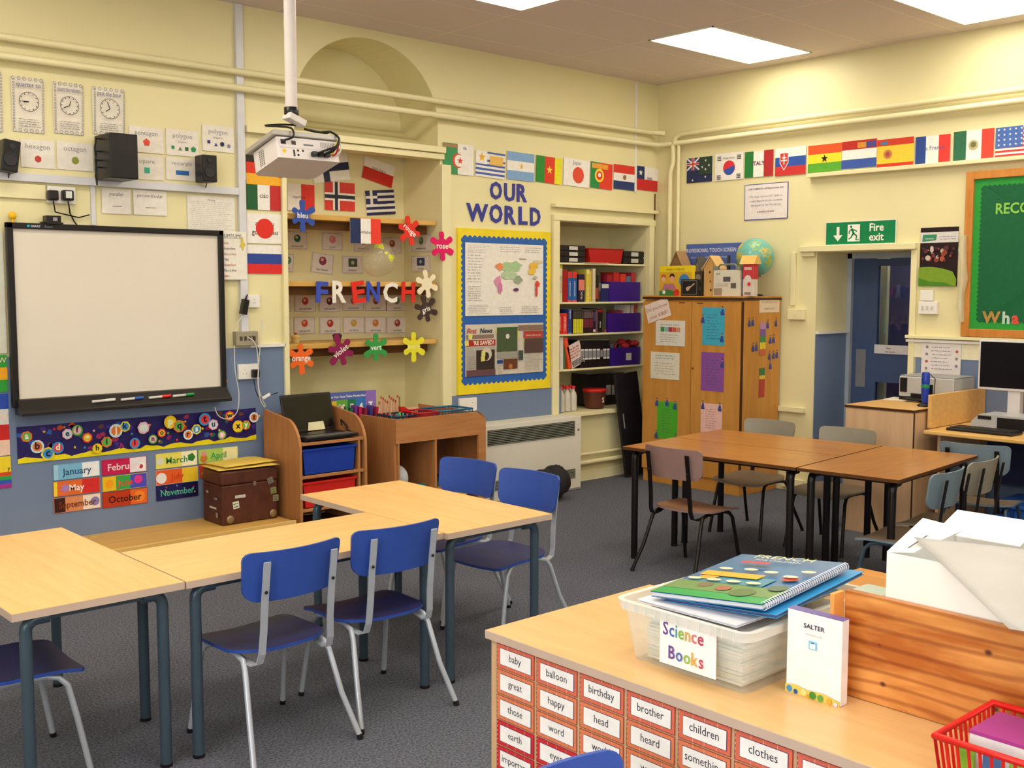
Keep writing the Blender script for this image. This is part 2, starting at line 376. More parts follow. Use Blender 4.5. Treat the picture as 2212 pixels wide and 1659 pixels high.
# right-hand wall: ledge, door frame, chair rail, dado
b = MB(); b.box((-0.06, -1.55, 2.475), (-0.0005, YS, 2.505), CREAMT); b.build('trim_11', kind='structure', bev=0.004)
b = MB(); b.box((-0.05, -1.50, 1.905), (-0.0005, -2.46, 1.95), CREAMT); b.box((-0.03, -1.50, 1.87), (-0.0005, -1.62, 1.905), CREAMT)
b.box((-0.02, -2.415, 0), (-0.0005, -2.46, 1.905), CREAMT)
b.build('trim_12', kind='structure', bev=0.003)
b = MB(); b.box((-0.045, -2.40, 1.262), (-0.0005, YS, 1.285), CREAMT); b.box((-0.03, -2.40, 1.235), (-0.0005, YS, 1.255), WHITEP); b.build('trim_13', kind='structure', bev=0.003)
MB().box((-0.008, -2.47, 0), (-0.0005, YS, 1.13), BLUEW).build('trim_14', kind='structure')
b = MB(); b.box((0.0, -1.638, 0.0), (0.462, -1.632, 1.265), BLUEW); b.build('trim_15', kind='structure')
b = MB(); b.box((0.0, -1.66, 1.265), (0.44, -1.632, 1.285), WHITEP); b.build('trim_16', kind='structure')
# door frame and door with vision panels
b = MB(); FRM = mat('grey_blue_frame_paint', (170, 180, 195), rough=0.4)
b.box((0.44, -1.632, 0), (0.50, -1.672, DZ), FRM); b.box((0.44, -2.41, 0), (0.50, -2.37, DZ), FRM); b.box((0.44, -1.63, DZ-.04), (0.50, -2.41, DZ), FRM)
b.build('door_frame', kind='structure')
NAVY = mat('blue_door_paint', (66, 84, 124), rough=0.4, var=0.05)
b = MB(); X0, X1 = 0.475, 0.515; ya, yb = -1.675, -2.368
V = [(-1.885, -2.30, 1.13, 1.80), (-1.885, -2.30, 0.25, 0.88)]   # vision panels
b.box((X0, ya, 0.01), (X1, V[0][0], 1.856), NAVY); b.box((X0, V[0][1], 0.01), (X1, yb, 1.856), NAVY)
b.box((X0, V[0][0], 1.80), (X1, V[0][1], 1.856), NAVY); b.box((X0, V[0][0], 0.88), (X1, V[0][1], 1.13), NAVY); b.box((X0, V[0][0], 0.01), (X1, V[0][1], 0.25), NAVY)
door = b.build('door_1', kind='structure')
b = MB()
for y0, y1, z0, z1 in V: b.box((0.492, y0, z0), (0.498, y1, z1), mat('dark_tinted_glass', (210, 220, 230), rough=0.02, trans=1.0, var=0))
b.build('glass_pane', parent=door)
MB().box((0.468, -1.715, 0.83), (0.4745, -1.80, 1.135), mat('brushed_push_plate', (150, 150, 155), rough=0.35, metal=0.5)).build('push_plate', parent=door, bev=0.001)
# corridor beyond the door: navy wall and a lit cream post
b = MB(); DN = mat('dark_navy_wall', (44, 50, 96), rough=0.6)
b.box((1.5, -1.0, 0), (1.6, -3.6, CEIL), DN); b.box((0.5, -1.0, 0), (1.6, -0.9, CEIL), DN); b.box((0.5, -3.7, 0), (1.6, -3.6, CEIL), DN); b.build('wall_corridor', kind='structure')
b = MB(); b.box((0.62, -1.79, 0), (0.66, -1.885, 2.3), mat('cream_post_paint', (240, 232, 190), rough=0.5)); b.build('trim_17', kind='structure')
area('corridor_lamp', (0.75, -2.1, 3.0), (0, math.radians(10), 0), 0.3, 0.8, 34, (1, 0.95, 0.85))
# ------------------------------------------------------------------ pipes and conduits
def pipes(name, paths, r, label, cat='pipe', m=CREAMT, group=None):
    b = MB()
    for p in paths: b.tube(p, r, m, n=10)
    return b.build(name, label=label, cat=cat, group=group)
def arc(c, r, a0, a1, u, v, n=6):
    c, u, v = Vector(c), Vector(u), Vector(v); return [c+u*r*math.cos(a0+(a1-a0)*i/n)+v*r*math.sin(a0+(a1-a0)*i/n) for i in range(n+1)]
zu, zl = 2.965, 2.862
pu = [(-9.3, -0.05, zu), (-0.16, -0.05, zu)]
pl = [(-9.3, -0.06, zl), (-0.12, -0.06, zl), (-0.06, -0.12, zl), (-0.06, YS+.05, zl)]
pipes('heating_pipe', [pu+[(-0.07, -0.14, zu-0.01)]], 0.022, 'cream heating pipe, upper of the pair along the arch wall')
pipes('heating_pipe', [pl], 0.022, 'cream heating pipe, lower of the pair, running round the corner under the ceiling')
pr_ = [(-0.06, YS+.05, zu-0.02), (-0.06, -0.30, zu-0.02)]+arc((-0.06, -0.30, zu-0.09), 0.07, PI/2, PI, (0, -1, 0), (0, 0, 1))[1:]
ypd = -0.23
pr_ = [(-0.06, YS+.05, zu-0.03), (-0.06, -0.32, zu-0.03), (-0.06, -0.26, zu-0.05), (-0.06, ypd, zu-0.12), (-0.06, ypd, 2.70), (-0.06, ypd+.03, 2.62), (-0.06, ypd+.03, 1.56), (-0.06, ypd+.03, 0.05)]
pipes('heating_pipe', [pr_], 0.022, 'cream heating pipe bending down beside the room corner')
pipes('heating_pipe', [[(-0.055, -0.285, zl-0.02), (-0.055, -0.285, 1.4), (-0.055, -0.285, 0.05)]], 0.016, 'thin cream drop pipe standing right of the bent one by the corner')
cx = WL(1372, 300).x
MB().box((cx-.012, -0.014, 2.45), (cx+.012, -0.0005, CEIL-.002), WHITEP).build('cable_conduit', label='thin white cable conduit coming down from the ceiling near the corner', cat='conduit')
MB().box((-4.085, -0.03, 1.26), (-4.035, -0.0005, CEIL-.002), mat('bluish_white_plastic', (214, 214, 222), rough=0.35)).build('cable_duct', label='wide bluish white vertical cable duct left of the flag column', cat='conduit', bev=0.003)
b = MB(); p = WL(250, 398); z0 = p.z
DUC = mat('bluish_white_plastic', (214, 214, 222))
b.box((-7.4, -0.035, z0-0.02), (-4.087, -0.0005, z0+0.025), DUC); b.build('cable_duct', label='long white horizontal cable duct below the two small speakers', cat='conduit', bev=0.003)
zz = WL(60, 412).z
MB().box((-7.4, -0.022, zz-0.045), (WL(96, 412).x, -0.0005, zz+0.035), CREAMT).build('cable_duct', label='cream painted duct at the left, above the whiteboard', cat='conduit', bev=0.003)
xa = WL(199, 440).x
MB().box((xa-.012, -0.018, 1.98), (xa+.012, -0.0005, z0-0.021), DUC).build('cable_duct', label='thin white vertical duct left of the parallel card', cat='conduit')
# ------------------------------------------------------------------ ceiling lights
DIFF = mat('light_diffuser', (255, 247, 226), rough=0.5, var=0, emit=PANEL_EMIT)
LFR = mat('light_frame', (235, 232, 220), rough=0.4)
names = {(-0.81, -1.385): 'bright square-cornered ceiling light nearest the room corner, fully in view', (-3.25, -1.385): 'ceiling light cut off by the top edge, left of the other two', (-0.81, -3.12): 'ceiling light at the top right, above the green noticeboard'}
for cx_, cy_ in PANELS:
    t = thing('ceiling_light', (cx_, cy_, CEIL), names.get((cx_, cy_), 'square ceiling light panel behind the camera'), 'light', 'ceiling light panels')
    b = MB(); w2, h2 = 0.60, 0.285
    for s in (-1, 1):
        b.box((cx_-w2, cy_+s*h2, CEIL-0.008), (cx_+w2, cy_+s*(h2-.012), CEIL-.0005), LFR); b.box((cx_+s*w2, cy_-h2, CEIL-0.008), (cx_+s*(w2-.012), cy_+h2, CEIL-.0005), LFR)
    b.build('frame', parent=t)
    b = MB(); b.box((cx_-w2+.013, cy_-h2+.013, CEIL-0.006), (cx_+w2-.013, cy_+h2-.013, CEIL-0.001), DIFF); b.build('diffuser', parent=t)
# ================================================================== things on the left wall
PAP = '#ece6e2'
# clock posters
CL = [((24,168,94,286), 'quarter to', 'paper clock poster reading quarter to, with a dotted border', (180, 187)), ((114,180,179,290), 'count the minutes', 'paper clock poster titled count the minutes, middle of three', (205, 75)), ((199,191,268,292), 'past the hour', 'shiny paper clock poster just above the big black speaker', (110, 215)), ((-75,150,4,282), 'half past', 'paper clock poster cut off by the left edge of the photo', (90, 270))]
for (r_, t, lab, hands) in CL:
    S = onL(*r_, base=ink('#e6ddd0', 0.15)); w, h = S.w, S.h; g = ink('#8f8a86'); S.k += 1
    for i in range(6):
        for y in (0.03, 0.97): S.ring(w*(.07+.172*i), h*y, .010, .003, g, 8)
    for i in range(18):
        for x in (0.05, 0.95): S.ring(w*x, h*(.08+.05*i), .006, .003, g, 6)
    S.text(t, w/2, h*.82, .035, ink('#6f7090'), maxw=w*.75, bold=.01)
    S.ring(w/2, h*.55, w*.31, .003, ink(K)); k_ = ink(K)
    for i in range(12): S.circ(w/2+w*.26*math.cos(i*PI/6), h*.55+w*.26*math.sin(i*PI/6), .0035, k_, 6, up=0)
    for a, l in zip(hands, (.22, .16)):
        a = math.radians(a); S.line(w/2, h*.55, w/2+w*l*math.cos(a), h*.55+w*l*math.sin(a), .005, k_)
    S.scrib(w*.15, h*.08, w*.85, h*.25, 4, ink('#8a8590'), .35)
    S.build('clock_poster', label=lab, cat='poster', group='clock posters above the whiteboard')
# shape word cards
def npoly(S, x, y, r, n, c, a0=PI/2): S.circ(x*S.w, y*S.h, r*S.h, ink(c), n, a0)
CARDS = [((44,303,117,363), 'hexagon', [(6, .5, .32, .13, '#c2423a')], 'white hexagon card with a small red hexagon'),
 ((122,308,200,368), 'octagon', [(8, .5, .35, .14, '#8e9a40')], 'white octagon card with an olive green octagon'),
 ((278,275,352,330), 'pentagon', [(5, .5, .4, .16, '#e0503c')], 'white pentagon card with a small orange-red pentagon'),
 ((358,281,428,337), 'polygon', [(4, .2, .3, .09, '#2b8a5a'), (3, .42, .25, .1, '#7b8060'), (4, .62, .28, .1, '#2b6a48'), (5, .83, .28, .12, '#23905a')], 'white polygon card with four irregular green shapes'),
 ((436,272,504,328), 'polygon', [(4, .2, .35, .09, '#28306a'), (3, .42, .25, .09, '#3048a0'), (6, .62, .3, .1, '#1f2a55'), (5, .83, .25, .09, '#8a8aa8')], 'white polygon card with four small regular blue shapes'),
 ((280,336,352,388), 'square', [(4, .5, .38, .17, '#3fb090')], 'white square card with a teal square'),
 ((358,342,426,390), 'rectangle', [], 'white rectangle card with a blue rectangle')]
for r_, t, shp, lab in CARDS:
    S = onL(*r_, base=ink('#e9e2da', .15)); S.k += 1
    S.text(t, S.w/2, S.h*.68, S.h*.26, ink('#8a8894'), maxw=S.w*.85)
    for n_, x, y, r2, c in shp: npoly(S, x, y, r2, n_, c, PI/4 if n_ == 4 else PI/2)
    if t == 'rectangle': S.rect(S.w*.3, S.h*.24, S.w*.72, S.h*.44, ink('#2a6cb0'))
    if t == 'polygon': S.text('(regular)', S.w/2, S.h*.5, S.h*.12, ink('#9a98a4'))
    S.build('shape_card', label=lab, cat='card', group='shape word cards')
for r_, t, lab in (((219,408,281,462), 'parallel', 'white word card reading parallel, under the black subwoofer'), ((287,412,359,465), 'perpendicular', 'white word card reading perpendicular, with one short line')):
    S = onL(*r_, off=0.04 if 0 else 0.008, base=ink('#eae4de', .15)); S.k += 1
    S.text(t, S.w/2, S.h*.72, S.h*.2, ink('#6a6874'), maxw=S.w*.88); S.line(S.w*.35, S.h*.3, S.w*.68, S.h*.3, .003, ink(K))
    S.build('word_card', label=lab, cat='card', group='word cards under the duct')
S = onL(404, 424, 506, 500, base=ink('#e9e3da')); S.k += 1; S.scrib(.01, .01, S.w-.01, S.h-.03, 15, ink('#b3aca6'), .22); S.text('Writing', S.w*.5, S.h-.03, .016, ink('#77717a'))
S.build('timetable_sheet', label='faint printed timetable sheet above the right end of the whiteboard', cat='paper')
# whiteboard
wb = thing('interactive_whiteboard', (-4.86, -0.05, 0.93), 'large interactive whiteboard with a black frame on the left wall', 'whiteboard')
x0, x1, z0, z1 = -5.506, -4.213, 0.913, 1.975
b = MB(); b.box((x0+.015, -0.035, z0+.05), (x1-.02, -0.008, z1-.02), BLACKP)
b.box((x0, -0.06, z0+.04), (x0+.037, -0.03, z1), BLACKP); b.box((x1-.033, -0.06, z0+.04), (x1, -0.03, z1), BLACKP); b.box((x0, -0.06, z1-.033), (x1, -0.03, z1), BLACKP)
b.build('frame', parent=wb, bev=0.004)
b = MB(); b.box((x0+.034, -0.041, z0+.085), (x1-.03, -0.034, z1-.03), mat('whiteboard_surface', (224, 215, 204), rough=0.35, var=0.01, scale=3)); b.build('writing_surface', parent=wb)
b = MB(); b.prism([(x0+.02, -0.03, z0), (x0+.02, -0.14, z0), (x0+.02, -0.14, z0+.02), (x0+.02, -0.075, z0+.085), (x0+.02, -0.03, z0+.088)], (x1-x0-.03, 0, 0), mat('black_tray', (34, 30, 28), rough=0.4)); b.build('pen_tray', parent=wb, bev=0.004)
S = Sheet((-5.30, -0.0605, z1-.016), LU, LV, .2, .022, BLACKP, plain=True); S.k = 1
S.rect(.005, .004, .018, .016, ink('#38b0c8')); S.text('SMART', .024, .004, .017, ink('#c8ccd8'), 'l', bold=.02); S.text('Board', .10, .004, .017, ink('#8a90a8'), 'l'); S.build('frame_lettering', parent=wb)
for x, c, nm in ((-5.0, '#d8d4d0', 'white'), (-4.83, '#3058b0', 'blue'), (-4.66, '#e02a20', 'red'), (-4.51, '#1e9040', 'green')):
    b = MB(); b.tube([(x-.09, -0.116, z0+.052), (x-.01, -0.116, z0+.055)], .008, ink('#cfcac4'), 8); b.tube([(x-.01, -0.116, z0+.055), (x+.045, -0.116, z0+.057)], .009, ink(c), 8)
    b.build('whiteboard_pen', label='%s-ended pen lying in the black whiteboard tray' % nm, cat='pen', group='pens in the whiteboard tray')
p = WL(106, 478)
b = MB(); b.box((p.x-.04, -0.075, 1.972), (p.x+.04, -0.015, 2.02), BLACKP); b.box((p.x-.06, -0.055, 1.972), (p.x+.06, -0.02, 1.985), BLACKP); b.box((p.x-.005, -0.078, 1.99), (p.x+.02, -0.074, 2.01), ink('#9a96a0'))
b.build('whiteboard_sensor', label='small black sensor box clipped on top of the whiteboard frame', cat='sensor', bev=0.004)
p = WL(23, 467); b = MB(); b.sphere((p.x, -0.03, p.z+.002), .022, ink('#f0c020'), 14, 10, (1, .8, 1)); b.tube([(p.x, -0.03, 1.975), (p.x, -0.03, p.z-.015)], .007, ink('#f0c020'))
b.build('yellow_toy_head', label='tiny round yellow figure perched on the whiteboard top left corner', cat='toy')
p = WL(482, 823); b = MB(); b.sphere((p.x+.006, -0.02, p.z), .016, ink('#d8904a'), 12, 8, (.8, .8, 1)); b.build('orange_knob', label='small orange knob on the wall at the right side of the whiteboard', cat='knob')
# speakers
def speaker(name, r_, dep, lab, tilt=0, back=0.02, yaw=0):
    a, c = WL(r_[0], r_[1], -back-dep), WL(r_[2], r_[3], -back-dep); t = thing(name, ((a.x+c.x)/2, -back, c.z), lab, 'speaker'); cx, cz = (a.x+c.x)/2, (a.z+c.z)/2; w, h = c.x-a.x, a.z-c.z
    M = Matrix.Translation((cx, -back-dep/2, cz)) @ Matrix.Rotation(math.radians(tilt), 4, 'Y') @ Matrix.Rotation(math.radians(yaw), 4, 'Z')
    b = MB(); b.box((-w/2, -dep/2, -h/2), (w/2, dep/2, h/2), BLACKP, M); b.build('cabinet', parent=t, bev=0.006)
    return t, M, w, h
t, M, w, h = speaker('desktop_speaker', (4, 300, 44, 372), 0.11, 'small black desktop speaker at the left edge, tilted forward', tilt=8)
for z, r in ((-.02, .036), (.055, .018)):
    b = MB(); b.lathe((0, 0, 0), [(r, 0), (r, .004), (r*.8, .002), (r*.3, -.006)], mat('speaker_cone', (46, 44, 50), rough=.6), 20, M=Matrix.Rotation(PI/2, 4, 'X')); b.v = [M @ (v+Vector((0, -.056, z))) for v in b.v]; b.build('speaker_cone', parent=t)
t, M, w, h = speaker('desktop_speaker', (438, 333, 470, 394), 0.11, 'small black desktop speaker under the second polygon card', back=.03)
for z, r in ((-.02, .036), (.052, .018)):
    b = MB(); b.lathe((0, 0, 0), [(r, 0), (r, .004), (r*.8, .002), (r*.3, -.006)], mat('speaker_cone', (46, 44, 50)), 20, M=Matrix.Rotation(PI/2, 4, 'X')); b.v = [M @ (v+Vector((0, -.056, z))) for v in b.v]; b.build('speaker_cone', parent=t)
t, M, w, h = speaker('subwoofer', (236, 285, 300, 388), 0.22, 'large black box subwoofer on the left wall above the duct', back=.03)
b = MB()
for z in (.10, .03, -.02, -.06):
    q = M @ Vector((-w/2-.002, .02, z)); b.tube([q, q+Vector((-.025, -.01, 0)), q+Vector((-.035, -.01, -.05)), M @ Vector((-w/2-.03, .01, -h/2-.03+z*.1))], .005, CABLEK, 6)
b.build('cable', parent=t)
b = MB()
for x_, y_ in ((20, 374), (447, 396)): q = WL(x_, y_, -.05); b = MB(); b.tube([(q.x, -.06, q.z+.02), (q.x, -.03, q.z-.03)], .003, CABLEK, 6); b.build('speaker_wire', label='short black wire under the %s small speaker' % ('left' if x_ < 100 else 'right'), cat='cable', group='short speaker wires')
# plugs on the double socket, top left
t = thing('wall_socket', (WL(128, 440).x, 0, WL(128, 440).z), 'white double socket above the whiteboard holding two plugs', 'socket')
a, c = WL(98, 402), WL(160, 442); b = MB(); b.box((a.x, -.03, c.z), (c.x, -.001, a.z), WHITEP); b.build('face_plate', parent=t, bev=.003)
for px, py, lb, s in ((112, 423, 'black three-pin plug in the left half of the upper double socket', 1.0), (144, 424, 'black adaptor with a white label in the right half of that socket', 1.1)):
    p = WL(px, py, -.04); t = thing('plug' if px == 112 else 'power_adaptor', (p.x, -.03, p.z), lb, 'plug'); b = MB(); b.box((p.x-.028*s, -.075, p.z-.026), (p.x+.028*s, -.031, p.z+.030*s), BLACKP); b.build('body', parent=t, bev=.008)
    if px == 144: b = MB(); b.box((p.x-.017, -.0765, p.z-.012), (p.x+.017, -.0752, p.z+.026), ink('#d8dcd8')); b.build('label_sticker', parent=t)
    q = [p+Vector((0, -.02, -.028)), p+Vector((.01, -.015, -.09))]
    q += [WL(140, 463, -.02), WL(170, 470, -.02), WL(193, 464, -.02)] if px == 112 else [WL(150, 458, -.02), WL(160, 478, -.02), WL(166, 486, -.02)]
    b = MB(); b.tube(q, .004, CABLEK, 6); b.build('cable', parent=t)
# DUMTUMS poster
S = onL(462, 500, 527, 604, off=0.034, base=ink('#ece6dd')); S.k += 1; w, h = S.w, S.h
S.text('DUMTUMS', w*.5, h*.87, h*.10, ink(K), maxw=w*.8); S.line(w*.1, h*.855, w*.88, h*.855, .002, ink(K))
for i, (t_, c) in enumerate((('Date', '#c06050'), ('Underline', '#6a6070'), ('Miss a line', '#c08070'), ('Title', '#5a5060'), ('Underline', '#d07060'), ('Miss a line', '#6a6070'), ('Start', '#d04a40'))):
    S.text(t_, w*.2, h*(.73-.112*i), h*.075, ink(c), 'l', maxw=w*.6)
S.poly([(w*.80, h*.86), (w*.88, h*.88), (w*.90, h*.78), (w*.97, h*.72), (w*.90, h*.70), (w*.88, h*.58), (w*.83, h*.68), (w*.76, h*.70), (w*.82, h*.76)], ink('#d8c050'))
S.build('reminder_poster', label='DUMTUMS reminder poster listing Date, Underline, Title, Start beside the whiteboard', cat='poster')
# sockets right of the whiteboard
def socket(name, r_, lab, kind='double', y=0.0):
    a, c = WL(r_[0], r_[1], y), WL(r_[2], r_[3], y); t = thing(name, ((a.x+c.x)/2, y-.01, c.z), lab, 'socket')
    b = MB(); b.box((a.x, y-.025, c.z), (c.x, y-.001, a.z), WHITEP); b.build('face_plate', parent=t, bev=.003)
    S = Sheet(((a.x+c.x)/2, y-.0255, (a.z+c.z)/2), LU, LV, c.x-a.x, a.z-c.z, WHITEP, plain=True); g = ink('#b4b0b0')
    for cx in ((.3, .72) if kind == 'double' else (.5,)):
        for dx, dy in ((0, .62), (-.08, .38), (.08, .38)): S.rect(S.w*(cx+dx)-.003, S.h*dy-.004, S.w*(cx+dx)+.003, S.h*dy+.004, g, up=0)
    for x in (.07, .93): S.circ(S.w*x, S.h*.5, .003, g, 8, up=0)
    S.build('socket_holes', parent=t); return t
socket('wall_socket', (532, 637, 558, 664), 'white single wall socket above the metal box', 'single')
socket('wall_socket', (511, 787, 556, 817), 'white double socket on the blue wall with a black plug', y=-.012)
socket('wall_socket', (989, 861, 1026, 886), 'white double socket on the blue strip under the yellow pinboard', y=-.014)
p = WL(549, 805, -.04); b = MB(); b.box((p.x-.022, -.075, p.z-.03), (p.x+.024, -.038, p.z+.022), BLACKP); b.build('plug', label='black plug in the lower double socket beside the tray unit', cat='plug', bev=.006)
p = WL(528, 662, -.05); b = MB(); M = Matrix.Translation(p) @ Matrix.Rotation(math.radians(12), 4, 'Y'); b.box((-.019, -.02, -.05), (.019, .02, .045), BLACKP, M); b.tube([M @ Vector((0, 0, .045)), M @ Vector((.012, .01, .08))], [.008, .004], BLACKP)
b.build('power_adaptor', label='black power adaptor hanging by the single wall socket', cat='adaptor', bev=.006)
a, c = WL(502, 716), WL(550, 745); t = thing('connection_box', ((a.x+c.x)/2, 0, c.z), 'grey metal connection box on top of the blue wall', 'box')
b = MB(); b.box((a.x, -.05, c.z), (c.x, -.001, a.z), mat('dull_metal', (168, 160, 140), rough=.5, metal=.4)); b.build('housing', parent=t, bev=.003)
S = Sheet(((a.x+c.x)/2, -.0505, (a.z+c.z)/2), LU, LV, c.x-a.x, a.z-c.z, WHITEP, plain=True)
for i in range(4): S.rect(S.w*(.15+.2*i), S.h*.35, S.w*(.28+.2*i), S.h*.65, ink('#4a463c'), up=0)
S.build('ports', parent=t)
def cable(pts, lab, m=CABLEW, r=.003, name='cable', cat='cable', group='cables beside the whiteboard'):
    # smooth catmull-rom path through the points
    P = [Vector(p) for p in pts]; Q = [P[0]]+P+[P[-1]]; out = []
    for i in range(1, len(Q)-2):
        for j in range(5):
            t = j/5; a, b_, c_, d = Q[i-1], Q[i], Q[i+1], Q[i+2]
            out.append(0.5*((2*b_)+(c_-a)*t+(2*a-5*b_+4*c_-d)*t*t+(3*b_-a-3*c_+d)*t**3))
    out.append(P[-1]); b = MB(); b.tube(out, r, m, 6); return b.build(name, label=lab, cat=cat, group=group)
cable([WL(x, y, -.06) for x, y in ((524, 682), (512, 700), (507, 716))], 'thin white cable under the hanging adaptor')
cable([WL(x, y, -.10) for x, y in ((506, 745), (508, 800), (516, 850), (512, 890), (492, 905), (472, 898), (464, 880))], 'thin white cable looping below the whiteboard corner')
cable([WL(x, y, -.08) for x, y in ((535, 728), (553, 745), (558, 790), (558, 830), (563, 855), (574, 878))], 'white cable running from the metal box down behind the tray unit', r=.004)
cable([WL(x, y, -.05) for x, y in ((545, 725), (556, 750), (562, 772))], 'short black cable behind the white one at the metal box', CABLEK)
cable([WL(x, y, -.09) for x, y in ((548, 820), (553, 845), (560, 858), (575, 856), (600, 848))], 'black cable from the lower plug to the laptop', CABLEK)
cable([WL(x, y, -.10) for x, y in ((566, 690), (561, 760), (557, 820), (562, 862), (572, 880))], 'pale cable hanging in a long line right of the double socket')
p = WL(575, 856, -.11); b = MB(); M = Matrix.Translation(p) @ Matrix.Rotation(math.radians(-25), 4, 'Y'); b.box((-.03, -.008, -.009), (.03, .008, .009), ink('#e6e2e2'), M); b.build('cable_connector', label='small white cable connector hanging left of the laptop', cat='connector', bev=.003)
# alphabet frieze
S = onL(33, 900, 550, 980, off=0.016, base=ink('#2c2468')); a = WL(33, 962); z0 = .636; S = Sheet(((-5.478-3.99)/2, -.016, .738), LU, LV, 5.478-3.99, .207, ink('#2a2262')); w, h = S.w, S.h
S.k += 1; top = [(w*i/40, h*(.12+.04*math.sin(i*1.3)+.02*math.sin(i*2.9))) for i in range(41)]; S.poly([(0, 0), (w, 0)]+top[::-1], ink('#e8d820'))
cols = ['#e07830', '#c8e0f0', '#e8d030', '#4090d0', '#f0b0c0', '#60b050', '#e04040', '#e8c020']; rr = random.Random(3); L_ = 'abcdefghijklmnopqrstuvwxyz'
ZY = [.72, .42, .2, .34, .70, .78, .55, .22, .38, .68, .78, .27, .7, .34, .5, .8, .66, .38, .52, .8, .62, .28, .84, .5, .52, .74]
for i in range(46):
    x, y = w*rr.uniform(.01, .99), h*rr.uniform(.2, .95); c = ink(rr.choice(['#4a3090', '#8a2c70', '#2c6a60', '#c04828', '#6a3c28', '#3858a8', '#a83060'])); S.poly([(x+h*rr.uniform(.05, .13)*math.cos(2*PI*q/7), y+h*rr.uniform(.04, .1)*math.sin(2*PI*q/7)) for q in range(7)], c, 0)
S.k += 1
for i, ch in enumerate(L_):
    x = w*(.035+.0375*i); y = h*ZY[i]; r = h*rr.uniform(.135, .2); c = cols[i % 8]; c2 = cols[(i*3+5) % 8]
    S.circ(x, y, r, ink(c), 12 if i % 2 else 7, rr.random(), up=2); S.circ(x, y, r*.72, ink(c2), 9); S.text(ch, x, y-r*.35, r*1.5, ink('#20183c' if i % 3 else '#f0f0e0'), bold=.03)
    if rr.random() < .8: S.star(x+h*.19, h*rr.uniform(.25, .9), h*.05, ink(rr.choice(cols)), up=0) if 0 else S.star(x+h*.19, h*rr.uniform(.25, .9), h*.05, ink(rr.choice(cols)))
S.build('alphabet_frieze', label='long dark blue alphabet frieze with colourful letters under the whiteboard', cat='frieze')
# month cards
MON = [((113,999,213,1032), 'January', '#7ab4d8', '#e8ecf0', '#26507c', 'pale blue'), ((218,989,314,1022), 'February', '#c02050', '#e8e0e8', '#f0d8e0', 'crimson'),
 ((334,976,423,1008), 'March', '#e6d860', '#f0e8c8', '#3c8a4c', 'pale yellow'), ((426,967,511,997), 'April', '#a8c860', '#f0e8b0', '#2f9a50', 'light green'),
 ((113,1035,213,1067), 'May', '#e06a30', '#d03030', '#f0e8e8', 'orange-red'), ((219,1025,315,1056), 'June', '#e8c020', '#4a50c0', '#e05030', 'rainbow'),
 ((334,1011,425,1043), 'July', '#e05a28', '#e8c030', '#c84820', 'orange'), ((428,1000,470,1030), 'August', '#c8402c', '#d05030', '#f0d090', 'brick red'),
 ((114,1070,215,1102), 'September', '#d88a60', '#ecdcd0', '#7a3a20', 'peach'), ((219,1058,316,1091), 'October', '#b83a1c', '#e0682c', '#2c1414', 'dark orange'),
 ((335,1044,425,1076), 'November', '#22205c', '#1c1848', '#58b8a0', 'navy')]
for r_, t_, c1, c2, ct, nm in MON:
    S = onL(*r_, off=.016, base=ink(c1)); w, h = S.w, S.h; rr = random.Random(len(t_)*7+r_[0]); S.rect(w*.62, 0, w, h, ink(c2))
    if t_ == 'June': S.rect(w*.3, 0, w*.62, h, ink('#3fa050')); S.star(w*.15, h*.5, h*.38, ink('#f0a020'), 9, .6); S.circ(w*.8, h*.6, h*.3, ink('#e03890'))
    if t_ == 'January': S.rect(0, 0, w*.1, h, ink('#9cc8e4'))
    if t_ == 'February': S.rect(w*.78, h*.1, w*.97, h*.6, ink('#f0ecec')); S.circ(w*.87, h*.35, h*.14, ink('#b03040'))
    if t_ == 'March': S.circ(w*.86, h*.55, h*.3, ink('#2f7a30'), 5); S.circ(w*.1, h*.5, h*.25, ink('#d8d8c8'))
    if t_ == 'April': S.circ(w*.13, h*.35, h*.28, ink('#c07838')); S.circ(w*.13, h*.7, h*.18, ink('#e08890'))
    if t_ == 'May': S.star(w*.25, h*.5, h*.42, ink('#a880c8'), 7); S.rect(0, 0, w*.08, h, ink('#e8d838'))
    if t_ == 'July': S.circ(w*.13, h*.45, h*.36, ink('#e6e2e2'))
    if t_ == 'September': S.rect(0, 0, w*.24, h, ink('#3c1c1c')); S.circ(w*.88, h*.5, h*.3, ink('#8a7ab0'))
    if t_ == 'October': S.circ(w*.82, h*.5, h*.36, ink('#f08830'), 14)
    if t_ == 'November':
        for i in range(9): S.star(w*rr.random(), h*rr.uniform(.3, .9), h*.07, ink(rr.choice(['#e04060', '#f0d040', '#60d0e0'])))
    S.text(t_, w*.5, h*.28, h*.62, ink(ct), bold=.012, maxw=w*.8); S.frame(0, 0, w, h, .002, ink('#d8d0c8') if t_ == 'July' else ink(c1))
    S.build('month_card', label='%s month card, %s, below the alphabet frieze' % (t_, nm), cat='card', group='month name cards')
